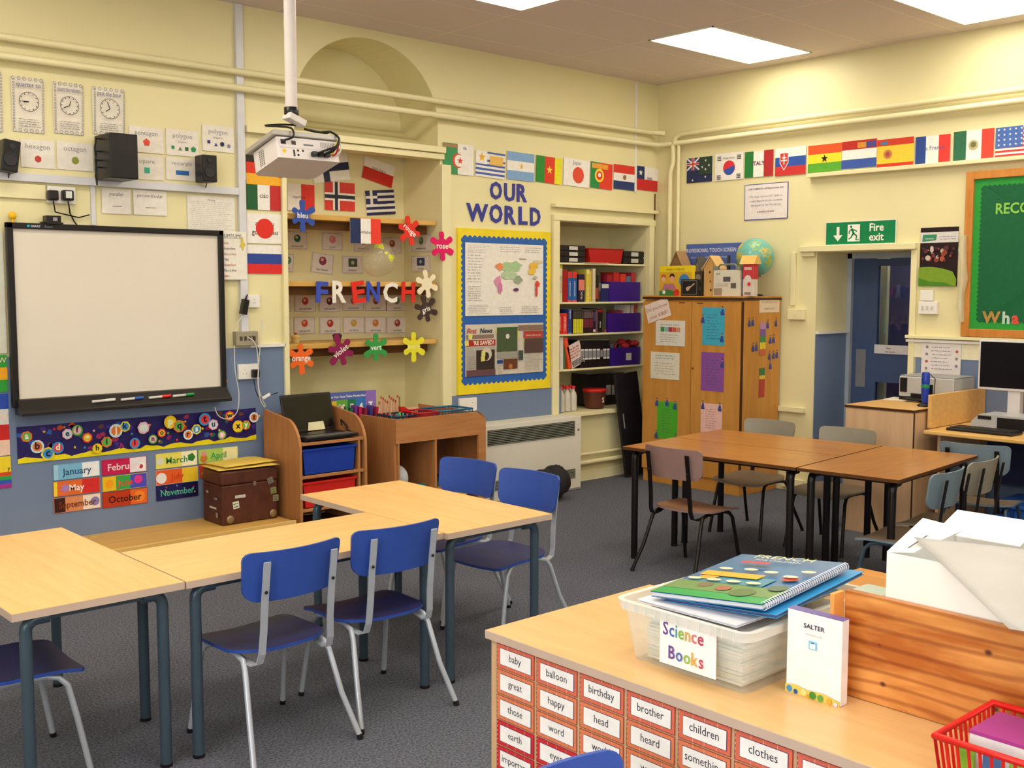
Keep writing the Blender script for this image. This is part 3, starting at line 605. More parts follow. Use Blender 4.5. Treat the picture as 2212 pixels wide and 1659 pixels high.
# charts at the left edge
CH = [((-60,768,14,848), ['#2f9a3c', '#f0a820', '#2f9a3c'], 'YW', 'green and yellow wall chart at the left edge, uppermost'), ((-60,852,16,884), ['#2c4ab0', '#2c4ab0'], '', 'blue wall card at the left edge below the green chart'),
      ((-60,885,18,986), ['#d8d8d8', '#c82828', '#e8c8b8'], 'ay', 'red and white wall card at the left edge'), ((-60,988,22,1056), ['#e8d030', '#d04828', '#30a050', '#3058b8', '#a03090'], 'y', 'rainbow striped wall card at the bottom of the left edge')]
for r_, cs, t_, lab in CH:
    S = onL(*r_, off=.016, base=ink(cs[0])); n_ = len(cs)
    for i, c in enumerate(cs):
        a_ = 1-(i+1)/n_ if n_ < 5 else (.5-.125*i if i else .5); b_ = 1-i/n_ if n_ < 5 else (.5-.125*(i-1) if i else 1); S.rect(0, S.h*max(0, a_), S.w, S.h*b_, ink(c))
    if t_: S.text(t_, S.w*.98, S.h*(.55 if n_ > 3 else .8), S.h*.2, ink('#3a2020' if n_ == 5 else '#f0d0c0'), 'r')
    S.build('wall_chart', label=lab, cat='chart', group='wall charts at the left edge')
S = onL(-40, 500, 9, 764, off=.01, base=ink('#d8d8cc')); S.build('wall_sheet', label='pale sheet on the wall at the left edge, beside the whiteboard', cat='paper')
# ------------------------------------------------------------------ flags
def F_(ops, r_, lab, side='L', y=0.0, ang=0, off=.008, name='paper_flag', group='paper flags', base=None, **k):
    S = (onL if side == 'L' else onR)(*r_, y, ang=ang, off=off, base=base or ink('#efeae6', .3), **k); draw(S, ops); return S.build(name, label=lab, cat='flag', group=group)
G1 = 'paper flags in the column beside the whiteboard'
F_([('r', 0, .66, 1, 1, '#26221e'), ('r', 0, .33, 1, .66, '#dc3420'), ('r', 0, 0, 1, .33, '#f0b030')], (530, 328, 606, 400), 'German flag, black red and gold stripes, half behind the projector', group=G1)
F_([('r', 0, 0, .32, 1, '#1c5a34'), ('r', .66, 0, 1, 1, '#c02c30'), ('t', 'ciào', .5, .42, .22, K)], (530, 391, 607, 454), 'Italian flag with the word ciào on its white stripe', group=G1)
F_([('t', 'arigatou', .5, .6, .22, K, .01), ('t', 'gozaimasu', .5, .3, .24, K, .01), ('c', .5, .5, .34, '#dc3028', 28)], (532, 462, 608, 526), 'Japanese flag with a red disc and Japanese words beside the white shelf alcove', group=G1)
F_([('r', 0, .34, 1, .7, '#30489c'), ('r', 0, 0, 1, .34, '#dc3030')], (531, 530, 607, 591), 'Russian flag with its white stripe above blue and red', group=G1)
# ================================================================== alcove
YB = DEP
G2 = 'paper flags on the back wall of the alcove'
F_([('r', 0, .35, 1, .62, '#1e2850'), ('r', .28, 0, .45, 1, '#1e2850')], (672, 330, 752, 392), 'Finnish flag, dark blue cross, half hidden by the projector', y=YB, ang=9, group=G2)
F_([('r', 0, 0, 1, .55, '#cc2c24'), ('t', 'dzień dobry', .5, .56, .16, K)], (783, 348, 849, 396), 'tilted Polish flag, its white half blending with the wall', y=YB, ang=-13, group=G2)
F_([('r', .5, 0, 1, 1, '#e02c24'), ('t', 'merhba', .42, .46, .18, K)], (620, 398, 678, 456), 'white and red Maltese flag behind the bleu splat', y=YB, group=G2)
F_([('r', 0, 0, 1, 1, '#d63a30'), ('r', 0, .35, 1, .62, WHT), ('r', .27, 0, .49, 1, WHT), ('r', 0, .42, 1, .55, '#26263c'), ('r', .33, 0, .43, 1, '#26263c')], (700, 394, 765, 455), 'red Norwegian flag with a dark cross edged in white', y=YB, group=G2)
F_([('r', 0, (8-2*i)/9, 1, (9-2*i)/9, '#2c305c') for i in range(5)]+[('r', 0, 4/9, .4, 1, '#2c305c'), ('r', 0, .67, .4, .78, WHT), ('r', .15, 4/9, .24, 1, WHT), ('t', 'yia sou', .55, .42, .15, K)], (789, 411, 851, 464), 'blue and white striped Greek flag, slightly tilted', y=YB, ang=5, group=G2)
# shelves
def ashelf(zt, lab, xr=-2.455):
    t = thing('alcove_shelf', (-3.1, .05, zt-.035), lab, 'shelf', 'wooden shelves in the alcove')
    MB().box((-3.735, 0.03, zt-0.035), (xr, YB-.001, zt), SHELFW).build('shelf_board', parent=t, bev=.004)
    MB().box((-3.735, 0.13, zt-0.095), (xr-.01, 0.16, zt-0.0355), DARKW).build('batten', parent=t)
for zt, lab in ((2.112, 'top ochre wooden shelf of the alcove, under the flags'), (1.664, 'middle ochre wooden shelf, behind the FRENCH letters'), (1.242, 'lowest ochre wooden shelf of the alcove, behind the coloured splats')): ashelf(zt, lab)
# greeting picture cards
G3 = 'picture cards on the alcove back wall'
def pcard(r_, t_, c, lab, ang=0, sq=False, grp=G3, nm='picture_card', jamb=False):
    S = onR(*r_, -2.442, off=.004, base=ink('#e2d6d0')) if jamb else onL(*r_, YB, base=ink('#e2d6d0'), ang=ang); w, h = S.w, S.h; S.frame(.004, .004, w-.004, h-.004, .0018, ink('#6a6060')); S.k += 1
    if sq: S.rect(w*.3, h*.38, w*.72, h*.86, ink(c)); S.circ(w*.5, h*.62, h*.12, ink('#b0b0a0'), 8)
    else: S.circ(w*.5, h*.62, h*.22, ink(c), 9, .3); S.circ(w*.47, h*.68, h*.09, ink('#d8a890'), 7)
    S.text(t_, w*.5, h*.14, h*.17, ink('#4a4450'), maxw=w*.85); S.build(nm, label=lab, cat='card', group=grp)
pcard((619, 500, 663, 539), 'bonne nuit', '#1e6a50', 'bonne nuit picture card with a dark green picture')
pcard((695, 503, 739, 541), 'merci', '#e07a86', 'merci picture card with a pink picture')
pcard((764, 507, 805, 544), "s'il vous plaît", '#c8a090', "s'il vous plaît picture card under the French flag")
pcard((827, 513, 865, 548), 'oui', '#a05040', 'small picture card directly above the clear inflatable globe')
pcard((890, 506, 932, 544), 'mademoiselle', '#4a8a68', 'mademoiselle picture card left of the pink rose splat', jamb=True)
pcard((607, 547, 634, 587), 'salut', '#4a8a7a', 'picture card half hidden by the left edge of the alcove', ang=-6)
pcard((672, 547, 719, 591), 'Au revoir', '#8a3a50', 'Au revoir picture card, tilted, with a dark red picture', ang=-6)
pcard((738, 553, 783, 591), 'bonjour', '#405040', 'bonjour picture card with a square photo', sq=True)
pcard((890, 552, 930, 587), 'monsieur', '#30406a', 'monsieur picture card right of the clear inflatable globe', sq=True, jamb=True)
FR = [[('un', '#b04030', 'leftmost', 606), ('une pomme', '#b83028', 'une pomme', 635), ('une prune', '#6a2038', 'une prune', 688), ('une banane', '#c86050', 'une banane', 739), ('un melon', '#a03a38', 'un melon', 788), ('un kiwi', '#6a9068', 'un kiwi', 833)],
      [('une', '#b04030', 'leftmost', 606), ('une pêche', '#d05038', 'une pêche', 634), ('une cerise', '#b83430', 'une cerise', 689), ('un citron', '#c8a848', 'un citron', 740), ('une orange', '#c87838', 'une orange', 787), ('un raisin', '#9a4038', 'un raisin', 834)]]
for j, row in enumerate(FR):
    for i, (t_, c, nm, px) in enumerate(row):
        y0 = (637, 685)[j]; x1 = px+(46 if i else 22)
        pcard((px, y0-1, min(x1, px+46), y0+37-2*(i > 2)), t_, c, '%s fruit card in the %s row' % (nm, ('upper', 'lower')[j]), grp='fruit cards on the alcove back wall', nm='fruit_card')
# French flag and splats in front of the shelves
F_([('r', 0, 0, .34, 1, '#22305c'), ('r', .67, 0, 1, 1, '#e84034'), ('t', 'Bonjour', .5, .4, .2, K)], (759, 472, 825, 526), 'French flag reading Bonjour hanging in front of the top alcove shelf', y=0.0, off=-.015, group=G2, th=.002)
def splat(r_, c, t_, lab, ang=0, seed=1, tc=WHT, y=-0.006, gloss=.3, nl=6, tang=0):
    a, b_ = WL(r_[0], r_[1], y), WL(r_[2], r_[3], y); R = ((b_.x-a.x)+(a.z-b_.z))/4*1.04; cx, cz = (a.x+b_.x)/2, (a.z+b_.z)/2
    rd = random.Random(seed); L = [rd.uniform(.85, 1.08) for _ in range(nl)]; N = 132; pts = []
    for i in range(N):
        th = 2*PI*i/N; u = (th*nl/(2*PI)) % 1; k = int(th*nl/(2*PI)) % nl; d = abs(u-.5)*2
        hw = .58
        if d < hw: r = .47+(L[k]-.47)*math.sqrt(max(0, 1-(d/hw)**3.2)); r = max(r, .47)
        else: r = .47
        q = th+math.radians(ang); pts.append((cx+R*r*math.cos(q), y, cz+R*r*math.sin(q)))
    b = MB(); m = mat('splat_'+c.lstrip('#'), c, rough=gloss, var=.04); ctr = len(b.v)
    vs = pts+[(p[0], y+.005, p[2]) for p in pts]+[(cx, y, cz), (cx, y+.005, cz)]
    b.mesh(vs, [((i+1) % N, i, 2*N) for i in range(N)]+[(N+i, N+(i+1) % N, 2*N+1) for i in range(N)]+[(i, (i+1) % N, N+(i+1) % N, N+i) for i in range(N)], m)
    S = Sheet((cx, y-.0006, cz), LU, LV, 2*R, 2*R, m, plain=True, mb=b, ang=tang); S.k = 1
    if t_: S.text(t_, R, R*.86, R*.5, ink(tc), bold=.015, maxw=R*1.3)
    b.build('colour_splat', label=lab, cat='splat', group='colour name splats hung across the alcove')
splat((621, 438, 686, 494), '#2e4ca4', 'bleu', 'blue paint splat cutout reading bleu', ang=0, seed=2)
splat((856, 469, 914, 526), '#e2322a', 'rouge', 'red paint splat cutout reading rouge', ang=12, seed=3, tang=-35)
splat((920, 505, 990, 558), '#e02468', 'rose', 'glossy pink paint splat cutout reading rose', ang=4, seed=4, gloss=.1, y=-.04)
splat((898, 586, 946, 640), '#efe2c4', '', 'cream white paint splat cutout above the gris one', ang=10, seed=5)
splat((894, 640, 946, 697), '#453434', 'gris', 'dark grey-brown paint splat cutout reading gris', ang=15, seed=6, tang=18)
splat((617, 745, 684, 803), '#ee6a28', 'orange', 'orange paint splat cutout reading orange, lowest on the left', ang=3, seed=7)
splat((706, 725, 766, 792), '#8a1e50', 'violet', 'purple paint splat cutout reading violet', ang=18, seed=8, tang=32)
splat((782, 724, 842, 778), '#3c9a4c', 'vert', 'green paint splat cutout reading vert', ang=0, seed=9)
splat((865, 722, 922, 774), '#e8e038', 'jaune', 'yellow paint splat cutout, lowest on the right', ang=0, seed=10, tc='#f2ee90')
# FRENCH letters
def letter(ch, r_, c, lab, ang=0, y=0.012, grp='FRENCH title letters', nm='letter', bold=.03, th=.006, side='L'):
    vs, fs, w = tmesh(ch, bold); a, b_ = (WL if side == 'L' else WR)(r_[0], r_[1], y), (WL if side == 'L' else WR)(r_[2], r_[3], y)
    h0 = max(v[1] for v in vs); l0 = min(v[1] for v in vs); U = LU if side == 'L' else RU; ww = abs((b_-a).dot(U)); hh = a.z-b_.z
    C0 = (a+b_)/2; sa, ca = math.sin(math.radians(ang)), math.cos(math.radians(ang)); P = []
    for u, v in vs:
        lx, lz = (u/w-.5)*ww, ((v-l0)/(h0-l0)-.5)*hh; P.append(C0+U*(lx*ca-lz*sa)+Vector((0, 0, lx*sa+lz*ca)))
    me = bmesh.new(); V_ = [me.verts.new(p) for p in P]
    for f in fs:
        try: me.faces.new([V_[i] for i in f])
        except ValueError: pass
    bmesh.ops.remove_doubles(me, verts=me.verts, dist=1e-5)
    N = Vector((0, -1, 0)) if side == 'L' else Vector((-1, 0, 0))
    r = bmesh.ops.extrude_face_region(me, geom=me.faces[:]); bmesh.ops.translate(me, verts=[g for g in r['geom'] if isinstance(g, bmesh.types.BMVert)], vec=-N*th)
    bmesh.ops.recalc_face_normals(me, faces=me.faces[:]); me.verts.index_update()
    b = MB(); b.mesh([v.co.copy() for v in me.verts], [[v.index for v in f.verts] for f in me.faces], ink(c)); me.free()
    return b.build(nm, label=lab, cat='letter', group=grp)
for ch, r_, c, an, cn in (('F', (683, 608, 709, 654), '#3c50b8', -3, 'blue'), ('R', (718, 606, 748, 654), '#ece4da', 0, 'white'), ('E', (761, 607, 789, 654), '#e03028', 7, 'red'), ('N', (792, 608, 821, 652), '#3c50b8', -3, 'blue'), ('C', (828, 609, 859, 654), '#ece4da', -4, 'white'), ('H', (868, 609, 897, 652), '#e03028', -2, 'red')):
    letter(ch, r_, c, '%s cutout letter %s of the word FRENCH' % (cn, ch), ang=an)
# OUR WORLD letters on the left wall
G4 = 'OUR WORLD title letters'; k = 0
for ch, r_, wd_ in (('O', (1059, 391, 1085, 432), 'OUR'), ('U', (1090, 395, 1113, 436), 'OUR'), ('R', (1117, 397, 1139, 437), 'OUR')): letter(ch, r_, '#3c3f98', 'dark blue letter %s of the word OUR above the pinboard' % ch, y=-.008, grp=G4, ang=0)
for i, (ch, r_) in enumerate((('W', (1008, 438, 1055, 480)), ('O', (1058, 440, 1086, 483)), ('R', (1091, 444, 1115, 485)), ('L', (1121, 446, 1140, 486)), ('D', (1146, 448, 1168, 488)))):
    letter(ch, r_, '#3c3f98', 'dark blue letter %s of the word WORLD above the pinboard' % ch, y=-.008, grp=G4)
# inflatable globe
p = WL(837, 560, .04); R = .128
b = MB(); gm = mat('clear_vinyl', (214, 205, 180), rough=.05, alpha=.3, var=.02, spec=.8); b.sphere((p.x, .16, p.z), R, gm, 28, 18)
t = thing('inflatable_globe', (p.x, .16, p.z-R), 'clear inflatable globe hanging in front of the picture cards', 'globe'); b.build('clear_ball', parent=t)
def patch(b, c, R, lat, lon, rl, m, sd, n=12):
    rd = random.Random(sd); c = Vector(c); P = []
    def sp(a, o): return c+Vector((math.cos(a)*math.cos(o), math.cos(a)*math.sin(o), math.sin(a)))*R
    for i in range(n):
        q = rl*rd.uniform(.6, 1.2); t = 2*PI*i/n; P.append(sp(math.radians(lat+q*math.sin(t)), math.radians(lon+q*math.cos(t)/max(.3, math.cos(math.radians(lat))))))
    ctr = sp(math.radians(lat), math.radians(lon))
    for i in range(n): b.mesh([ctr, P[i], P[(i+1) % n]], [(0, 1, 2)], m)
b = MB()
for la, lo, rl, s in ((48, -115, 17, 1), (5, -75, 14, 2), (68, -150, 14, 3), (20, -95, 6, 1)): patch(b, (p.x, .16, p.z), R*1.004, la, lo, rl, ink('#d8dc40' if s < 3 else '#b8d8d0'), s)
b.build('continents', parent=t)
b = MB(); b.tube([(p.x, .16, p.z+R), (p.x, .16, 2.016)], .001, CABLEW, 5); b.build('hanging_thread', parent=t)
# little cups on the lowest shelf
for px, c1, lab, nm in ((642, '#d8c080', 'small cream cupcake toy on the lowest alcove shelf', 'toy_cupcake'), (732, '#222428', 'small black pot on the lowest alcove shelf, behind the violet splat', 'small_pot')):
    q = WL(px, 745, .18); z = 1.2425; h = .055
    b = MB(); b.lathe((q.x, .2, z), [(.024, 0), (.034, h*.75), (.036, h*.8), (.02, h)], ink(c1), 16)
    if nm == 'toy_cupcake': b.sphere((q.x, .2, z+h+.008), .01, ink('#b03028'), 10, 6)
    b.build(nm, label=lab, cat='toy' if nm == 'toy_cupcake' else 'pot')
# ================================================================== pinboard OUR WORLD
pb = thing('pinboard', (-1.81, -.01, .81), 'yellow pinboard with a blue scalloped panel under OUR WORLD', 'pinboard')
x0, x1, z0, z1 = -2.291, -1.327, .814, 2.068
MB().box((x0, -.022, z0), (x1, -.001, z1), mat('yellow_backing_paper', (238, 212, 40), rough=.5)).build('backing', parent=pb)
S = Sheet(((x0+x1)/2, -.0225, (z0+z1)/2), LU, LV, x1-x0, z1-z0, ink('#ffffff'), plain=True); w, h = S.w, S.h
mx, my = .045, .085; n1, n2 = 22, 28; pts = []
def sc(a, b_, n_, nx, ny):
    for i in range(n_*4):
        t = i/(n_*4); d = abs(math.sin(PI*t*n_))*.017; pts.append((a[0]+(b_[0]-a[0])*t+nx*d, a[1]+(b_[1]-a[1])*t+ny*d))
c = [(mx, my), (w-mx*1.2, my), (w-mx*1.2, h-my*.8), (mx, h-my*.8)]
sc(c[0], c[1], 18, 0, -1); sc(c[1], c[2], 26, 1, 0); sc(c[2], c[3], 18, 0, 1); sc(c[3], c[0], 26, -1, 0)
S.k = 1; b = S.mb; P = [S.P(*q) for q in pts]; ctr = S.P(w/2, h/2)
b.mesh(P+[ctr], [(i, (i+1) % len(P), len(P)) for i in range(len(P))], mat('blue_backing_paper', (46, 98, 176), rough=.5)); b.build('scalloped_panel', parent=pb)
# world map poster
S = onL(1000, 527, 1168, 681, off=.028, base=ink('#ece6e0')); w, h = S.w, S.h; S.k += 1; sm = ink('#b8aeb0')
for (a, b0, c_, d, r) in ((.02, .86, .3, .97, 5), (.02, .45, .22, .85, 10), (.42, .88, .72, .97, 3), (.75, .88, .98, .97, 3), (.02, .02, .3, .16, 6), (.42, .02, .6, .13, 4), (.7, .02, .97, .13, 4), (.02, .2, .2, .42, 7)): S.scrib(w*a, h*b0, w*c_, h*d, r, sm, .4)
S.text('The World', w*.72, h*.785, h*.03, ink(K), bold=.02)
def blob(cx, cy, rx, ry, c, sd, n=16):
    rd = random.Random(sd); S.poly([(w*(cx+rx*rd.uniform(.65, 1.15)*math.cos(2*PI*i/n)), h*(cy+ry*rd.uniform(.65, 1.15)*math.sin(2*PI*i/n))) for i in range(n)], ink(c))
for a in ((.57, .68, .16, .09, '#a8c898', 1), (.42, .68, .05, .06, '#e89060', 2), (.55, .56, .12, .07, '#b8cca8', 3), (.40, .48, .05, .08, '#d890b0', 4), (.42, .38, .035, .09, '#cc80a8', 5), (.66, .50, .06, .06, '#98a890', 6), (.63, .36, .04, .03, '#6a3a70', 7), (.86, .70, .08, .05, '#e8b848', 8), (.84, .62, .06, .05, '#e8c050', 9), (.92, .76, .07, .03, '#d8c8a0', 10), (.88, .53, .03, .03, '#b0b898', 11), (.91, .44, .04, .05, '#d85040', 12), (.90, .34, .02, .08, '#c85048', 13)): blob(*a)
rd = random.Random(9); S.k += 1
for i in range(90): x_, y_ = rd.gauss(.62, .17), rd.gauss(.5, .13); S.rect(w*min(.97, max(.3, x_)), h*y_, w*min(.97, max(.3, x_))+.004, h*y_+.002, ink('#8a9898'), up=0)
S.build('world_map_poster', label='white world map poster pinned on the blue panel', cat='poster')
# newspaper spread
S = onL(1000, 699, 1168, 808, off=.028, base=ink('#cfc6ba')); w, h = S.w, S.h; S.k += 1
def R4(a, b0, c_, d, col): S.rect(w*a, h*b0, w*c_, h*d, ink(col))
R4(.01, .72, .35, .80, '#8a7468'); R4(.01, .58, .37, .70, '#a83228'); R4(.01, .10, .37, .57, '#b0a8a0'); R4(.13, .1, .36, .5, '#3a302c'); R4(.01, .0, .37, .12, '#6a4a50')
S.circ(w*.26, h*.42, h*.13, ink('#cfc4b4')); S.circ(w*.25, h*.38, h*.08, ink('#3a302c'))
S.text('First', w*.015, h*.83, h*.135, ink('#c03028'), 'l', bold=.02, shear=.2); S.text('News', w*.175, h*.83, h*.135, ink('#28303c'), 'l', bold=.02, shear=.2)
S.text("'RE SAVED!", w*.22, h*.605, h*.11, ink('#f0e4d4'), bold=.03, maxw=w*.3)
R4(.385, .45, .65, .93, '#4c5a40'); R4(.385, .9, .65, .93, '#2c6a3c'); R4(.39, .22, .46, .29, '#28408a'); R4(.47, .1, .65, .3, '#6a4030'); R4(.39, .32, .65, .44, '#9a9890'); S.circ(w*.56, h*.15, h*.05, ink('#c07048')); S.circ(w*.52, h*.75, h*.05, ink('#d8d4cc'))
R4(.66, .86, .99, .96, '#8a7060'); R4(.73, .7, .99, .84, '#b04038'); R4(.74, .4, .99, .69, '#5a4440'); S.text('always about you', w*.86, h*.74, h*.06, ink('#e8d8c8'), maxw=w*.22); R4(.66, .27, .72, .46, '#4a5048')
S.k += 1; S.scrib(w*.74, h*.05, w*.98, h*.38, 12, ink('#a49c94'), .35); S.scrib(w*.39, h*.02, w*.46, h*.2, 6, ink('#8a847c'), .35); S.scrib(w*.02, h*.14, w*.12, h*.4, 7, ink('#7a7470'), .3)
S.line(w*.378, h*.02, w*.378, h*.98, .002, ink('#9a928a')); S.line(w*.655, h*.02, w*.655, h*.98, .002, ink('#9a928a'))
S.build('newspaper_spread', label='newspaper pages headed FirstNews pinned below the world map', cat='newspaper')
NT = ((1016, 727, 'left, upper'), (1008, 742, 'covering the headline'), (1044, 764, 'on the dark figure, upper'), (1043, 775, 'on the dark figure, lower'), (1074, 714, 'on the green page top'), (1096, 729, 'right of the green page'), (1077, 741, 'below the green page picture'), (1088, 757, 'at the centre fold'), (1117, 723, 'tall one beside the fold'), (1135, 736, 'folded one on the brown page'))
for i, (px, py, d) in enumerate(NT):
    q = WL(px, py, -.03); s_ = .019; S = Sheet((q.x, -.0315, q.z), LU, LV, s_*2, s_*2*(1.6 if i == 8 else 1), ink('#e6e07a'), th=.001, ang=(-8, 5, -4, 3, 8, -5, 4, 0, -3, -28)[i]); S.k += 1; S.scrib(.004, .006, S.w-.004, S.h-.006, 3, ink('#b8b060'), .2)
    S.build('sticky_note', label='small yellow sticky note on the newspaper, %s' % d, cat='note', group='sticky notes on the newspaper pages')
# flags above the pinboard
G5 = 'paper flags in the row above OUR WORLD'
F_([('r', 0, 0, .48, 1, '#3a9058'), ('c', .49, .45, .24, '#d84038', 24), ('c', .53, .45, .2, WHT, 24), ('r', 0, .86, .48, .98, '#a08058'), ('s', .56, .45, .13, '#d84038'), ('t', 'ria.', .72, .84, .13, '#2c3c90', .02)], (955, 311, 1021, 377), 'Algerian flag, green and white with a red crescent and star', group=G5)
F_([('r', 0, (1+2*i)/9*.78, 1, (2+2*i)/9*.78, '#4a62b0') for i in range(4)]+[('r', .38, .93, 1, 1, '#4a62b0'), ('r', 0, .5, .38, 1, WHT), ('s', .2, .76, .2, '#e8b030'), ('r', .47, .5, .93, .86, '#e8bc60')], (1026, 329, 1089, 384), 'Uruguayan flag with blue stripes and a gold sun', group=G5, ang=-2)
F_([('r', 0, .68, 1, 1, '#80a8d8'), ('r', 0, 0, 1, .33, '#80a8d8'), ('s', .53, .5, .12, '#e8b840')], (1094, 330, 1152, 390), 'Argentine flag, pale blue and white with a small sun', group=G5, ang=-1)
F_([('r', 0, 0, .34, 1, '#2c8a34'), ('r', .34, 0, .72, 1, '#dc3c28'), ('r', .72, 0, 1, 1, '#e8e030'), ('s', .52, .5, .17, '#f0d840')], (1156, 339, 1212, 396), 'Cameroonian flag, green red and yellow with a star', group=G5, ang=-2)
F_([('c', .56, .42, .3, '#e05038', 26), ('t', 'Japan', .5, .8, .2, '#3a4468')], (1216, 344, 1272, 403), 'Japanese flag with Japan written over its disc', group=G5, ang=-2)
F_([('r', 0, 0, .42, 1, '#2c8a4c'), ('r', .42, 0, 1, 1, '#e04030'), ('c', .4, .5, .26, '#f0d040', 18), ('c', .4, .5, .17, '#d83028', 12), ('c', .4, .52, .09, WHT, 8), ('r', .05, .76, .78, .95, '#e8a040')], (1274, 352, 1321, 408), 'Portuguese flag, green and red with a round emblem', group=G5, ang=-2)
F_([('r', 0, .66, 1, 1, '#d83c30'), ('r', 0, 0, 1, .34, '#303c70'), ('c', .52, .5, .11, '#8a8a60', 12), ('c', .52, .5, .06, '#c04840', 8)], (1324, 357, 1369, 410), 'Paraguayan flag, red white and blue stripes with a small emblem', group=G5, ang=-1)
F_([('r', 0, 0, 1, .46, '#cc2c30'), ('r', 0, .46, .36, 1, '#283868'), ('s', .18, .73, .14, WHT), ('t', 'CHILE', .6, .48, .13, '#3a3c78', .03)], (1374, 361, 1419, 412), 'Chilean flag, last in the row, reading CHILE', group=G5, ang=-1)
# ================================================================== book closet
CB = [WL(1300, 569, .02).z, WL(1288.5, 652, .02).z, WL(1295.7, 719, .02).z, WL(1295.7, 793, .02).z]
for z, lab in zip(CB, ('top closet shelf holding black drawers and the red tray', 'second closet shelf with tall books and a purple box', 'third closet shelf with thin dark paperbacks', 'lowest closet shelf with black binders')):
    MB().box((-1.222, 0.012, z-.016), (-.132, YB-.002, z), CREAMT).build('closet_shelf', label='cream '+lab, cat='shelf', group='painted shelves in the book closet', bev=.003)
def zx(sc_, X, Y=0, y0=500): return 1180+X/sc_, y0+Y/sc_
def book(px0, px1, pyt, z, c, lab, y0=.04, dep=.2, lean=0, bands=(), txt=None, nm='book', grp=None, tc=WHT, z0off=0, rnd=.0015):
    a, b_ = WL(px0, 600, y0), WL(px1, 600, y0); zt = WL((px0+px1)/2, pyt, y0).z; w = max(.006, b_.x-a.x-.001); h = zt-z
    t = thing(nm, (a.x+w/2, y0, z), lab, 'book' if nm == 'book' else nm.split('_')[-1], grp); M = Matrix.Translation((a.x+w/2, y0, z)) @ Matrix.Rotation(math.radians(lean), 4, 'Y') if lean else Matrix.Translation((a.x+w/2, y0, z))
    z1 = math.sin(math.radians(abs(lean)))*w/2 + .0005
    b = MB(); b.box((-w/2, 0, z1), (w/2, dep, h), ink(c, .3), M); b.build('cover', parent=t, bev=rnd)
    b = MB(); b.box((-w/2+.0015, .004, h-.003), (w/2-.0015, dep-.001, h+.0006), ink('#dcd6cc'), M); b.build('pages', parent=t)
    if bands or txt:
        S = Sheet(M @ Vector((0, -.0006, h/2)), M.to_3x3() @ LU, M.to_3x3() @ LV, w, h, ink(c), plain=True); S.k = 1
        for q0, q1, cc in bands: S.rect(w*.04, h*q0, w*.96, h*q1, ink(cc))
        if txt: S.text(txt[0], w*.5-txt[1]*w*.3, h*txt[2], w*txt[1], ink(tc), 'l', ang=90, maxw=h*.6) if 0 else S.text(txt[0], w*(.5+txt[1]*.35), h*txt[2], w*txt[1], ink(tc), 'l', ang=90, maxw=h*txt[3])
        S.build('spine_print', parent=t)
    return t
z = CB[1]; g = 'tall books on the second closet shelf'; s1 = 9.217
for X0, X1, Yt, c, lab, bands, txt in (
 (232, 322, 660, '#e4dcb8', 'cream book with a yellow top, leftmost on the second closet shelf', ((.9, 1, '#d8d050'), (.25, .7, '#c8b0a0')), ('ATLAS', .6, .3, .4)),
 (326, 425, 765, '#a02020', 'plain dark red book beside the cream one', (), None),
 (430, 515, 805, '#2c5ca4', 'blue dictionary with a red top, left of the pair', ((.8, 1, '#dc3a30'), (0, .06, '#dc4a40')), ('DICTIONARY', .42, .2, .5)),
 (519, 612, 805, '#2c60a8', 'blue dictionary with a red top, right of the pair', ((.8, 1, '#dc3a30'), (0, .06, '#dc4a40')), ('DICTIONARY', .42, .2, .5)),
 (640, 765, 850, '#32243c', 'dark book with a salmon spine label', ((.42, .8, '#d88070'),), ('MUSIC', .4, .1, .3)),
 (800, 868, 755, '#dcc850', 'tall yellow book in the middle of the second closet shelf', ((.85, .97, '#e8dc90'),), ('ENGLISH', .5, .2, .5)),
 (872, 903, 790, '#d8b850', 'thin yellow book right of the tall yellow one', (), None),
 (928, 985, 740, '#d8caa4', 'tall pale cream book beside the yellow ones', ((.0, .1, '#c8b890'),), None),
 (988, 1040, 845, '#2c2826', 'black book with a red label right of the pale book', ((.1, .5, '#b04038'),), None),
 (1043, 1085, 860, '#3c3a34', 'dark grey book before the blue boxes', ((.4, .7, '#6a6a58'),), None)):
    (x0_, _), (x1_, yt) = zx(s1, X0), zx(s1, X1, Yt); book(x0_, x1_, yt, z, c, lab, bands=bands, txt=txt, grp=g)
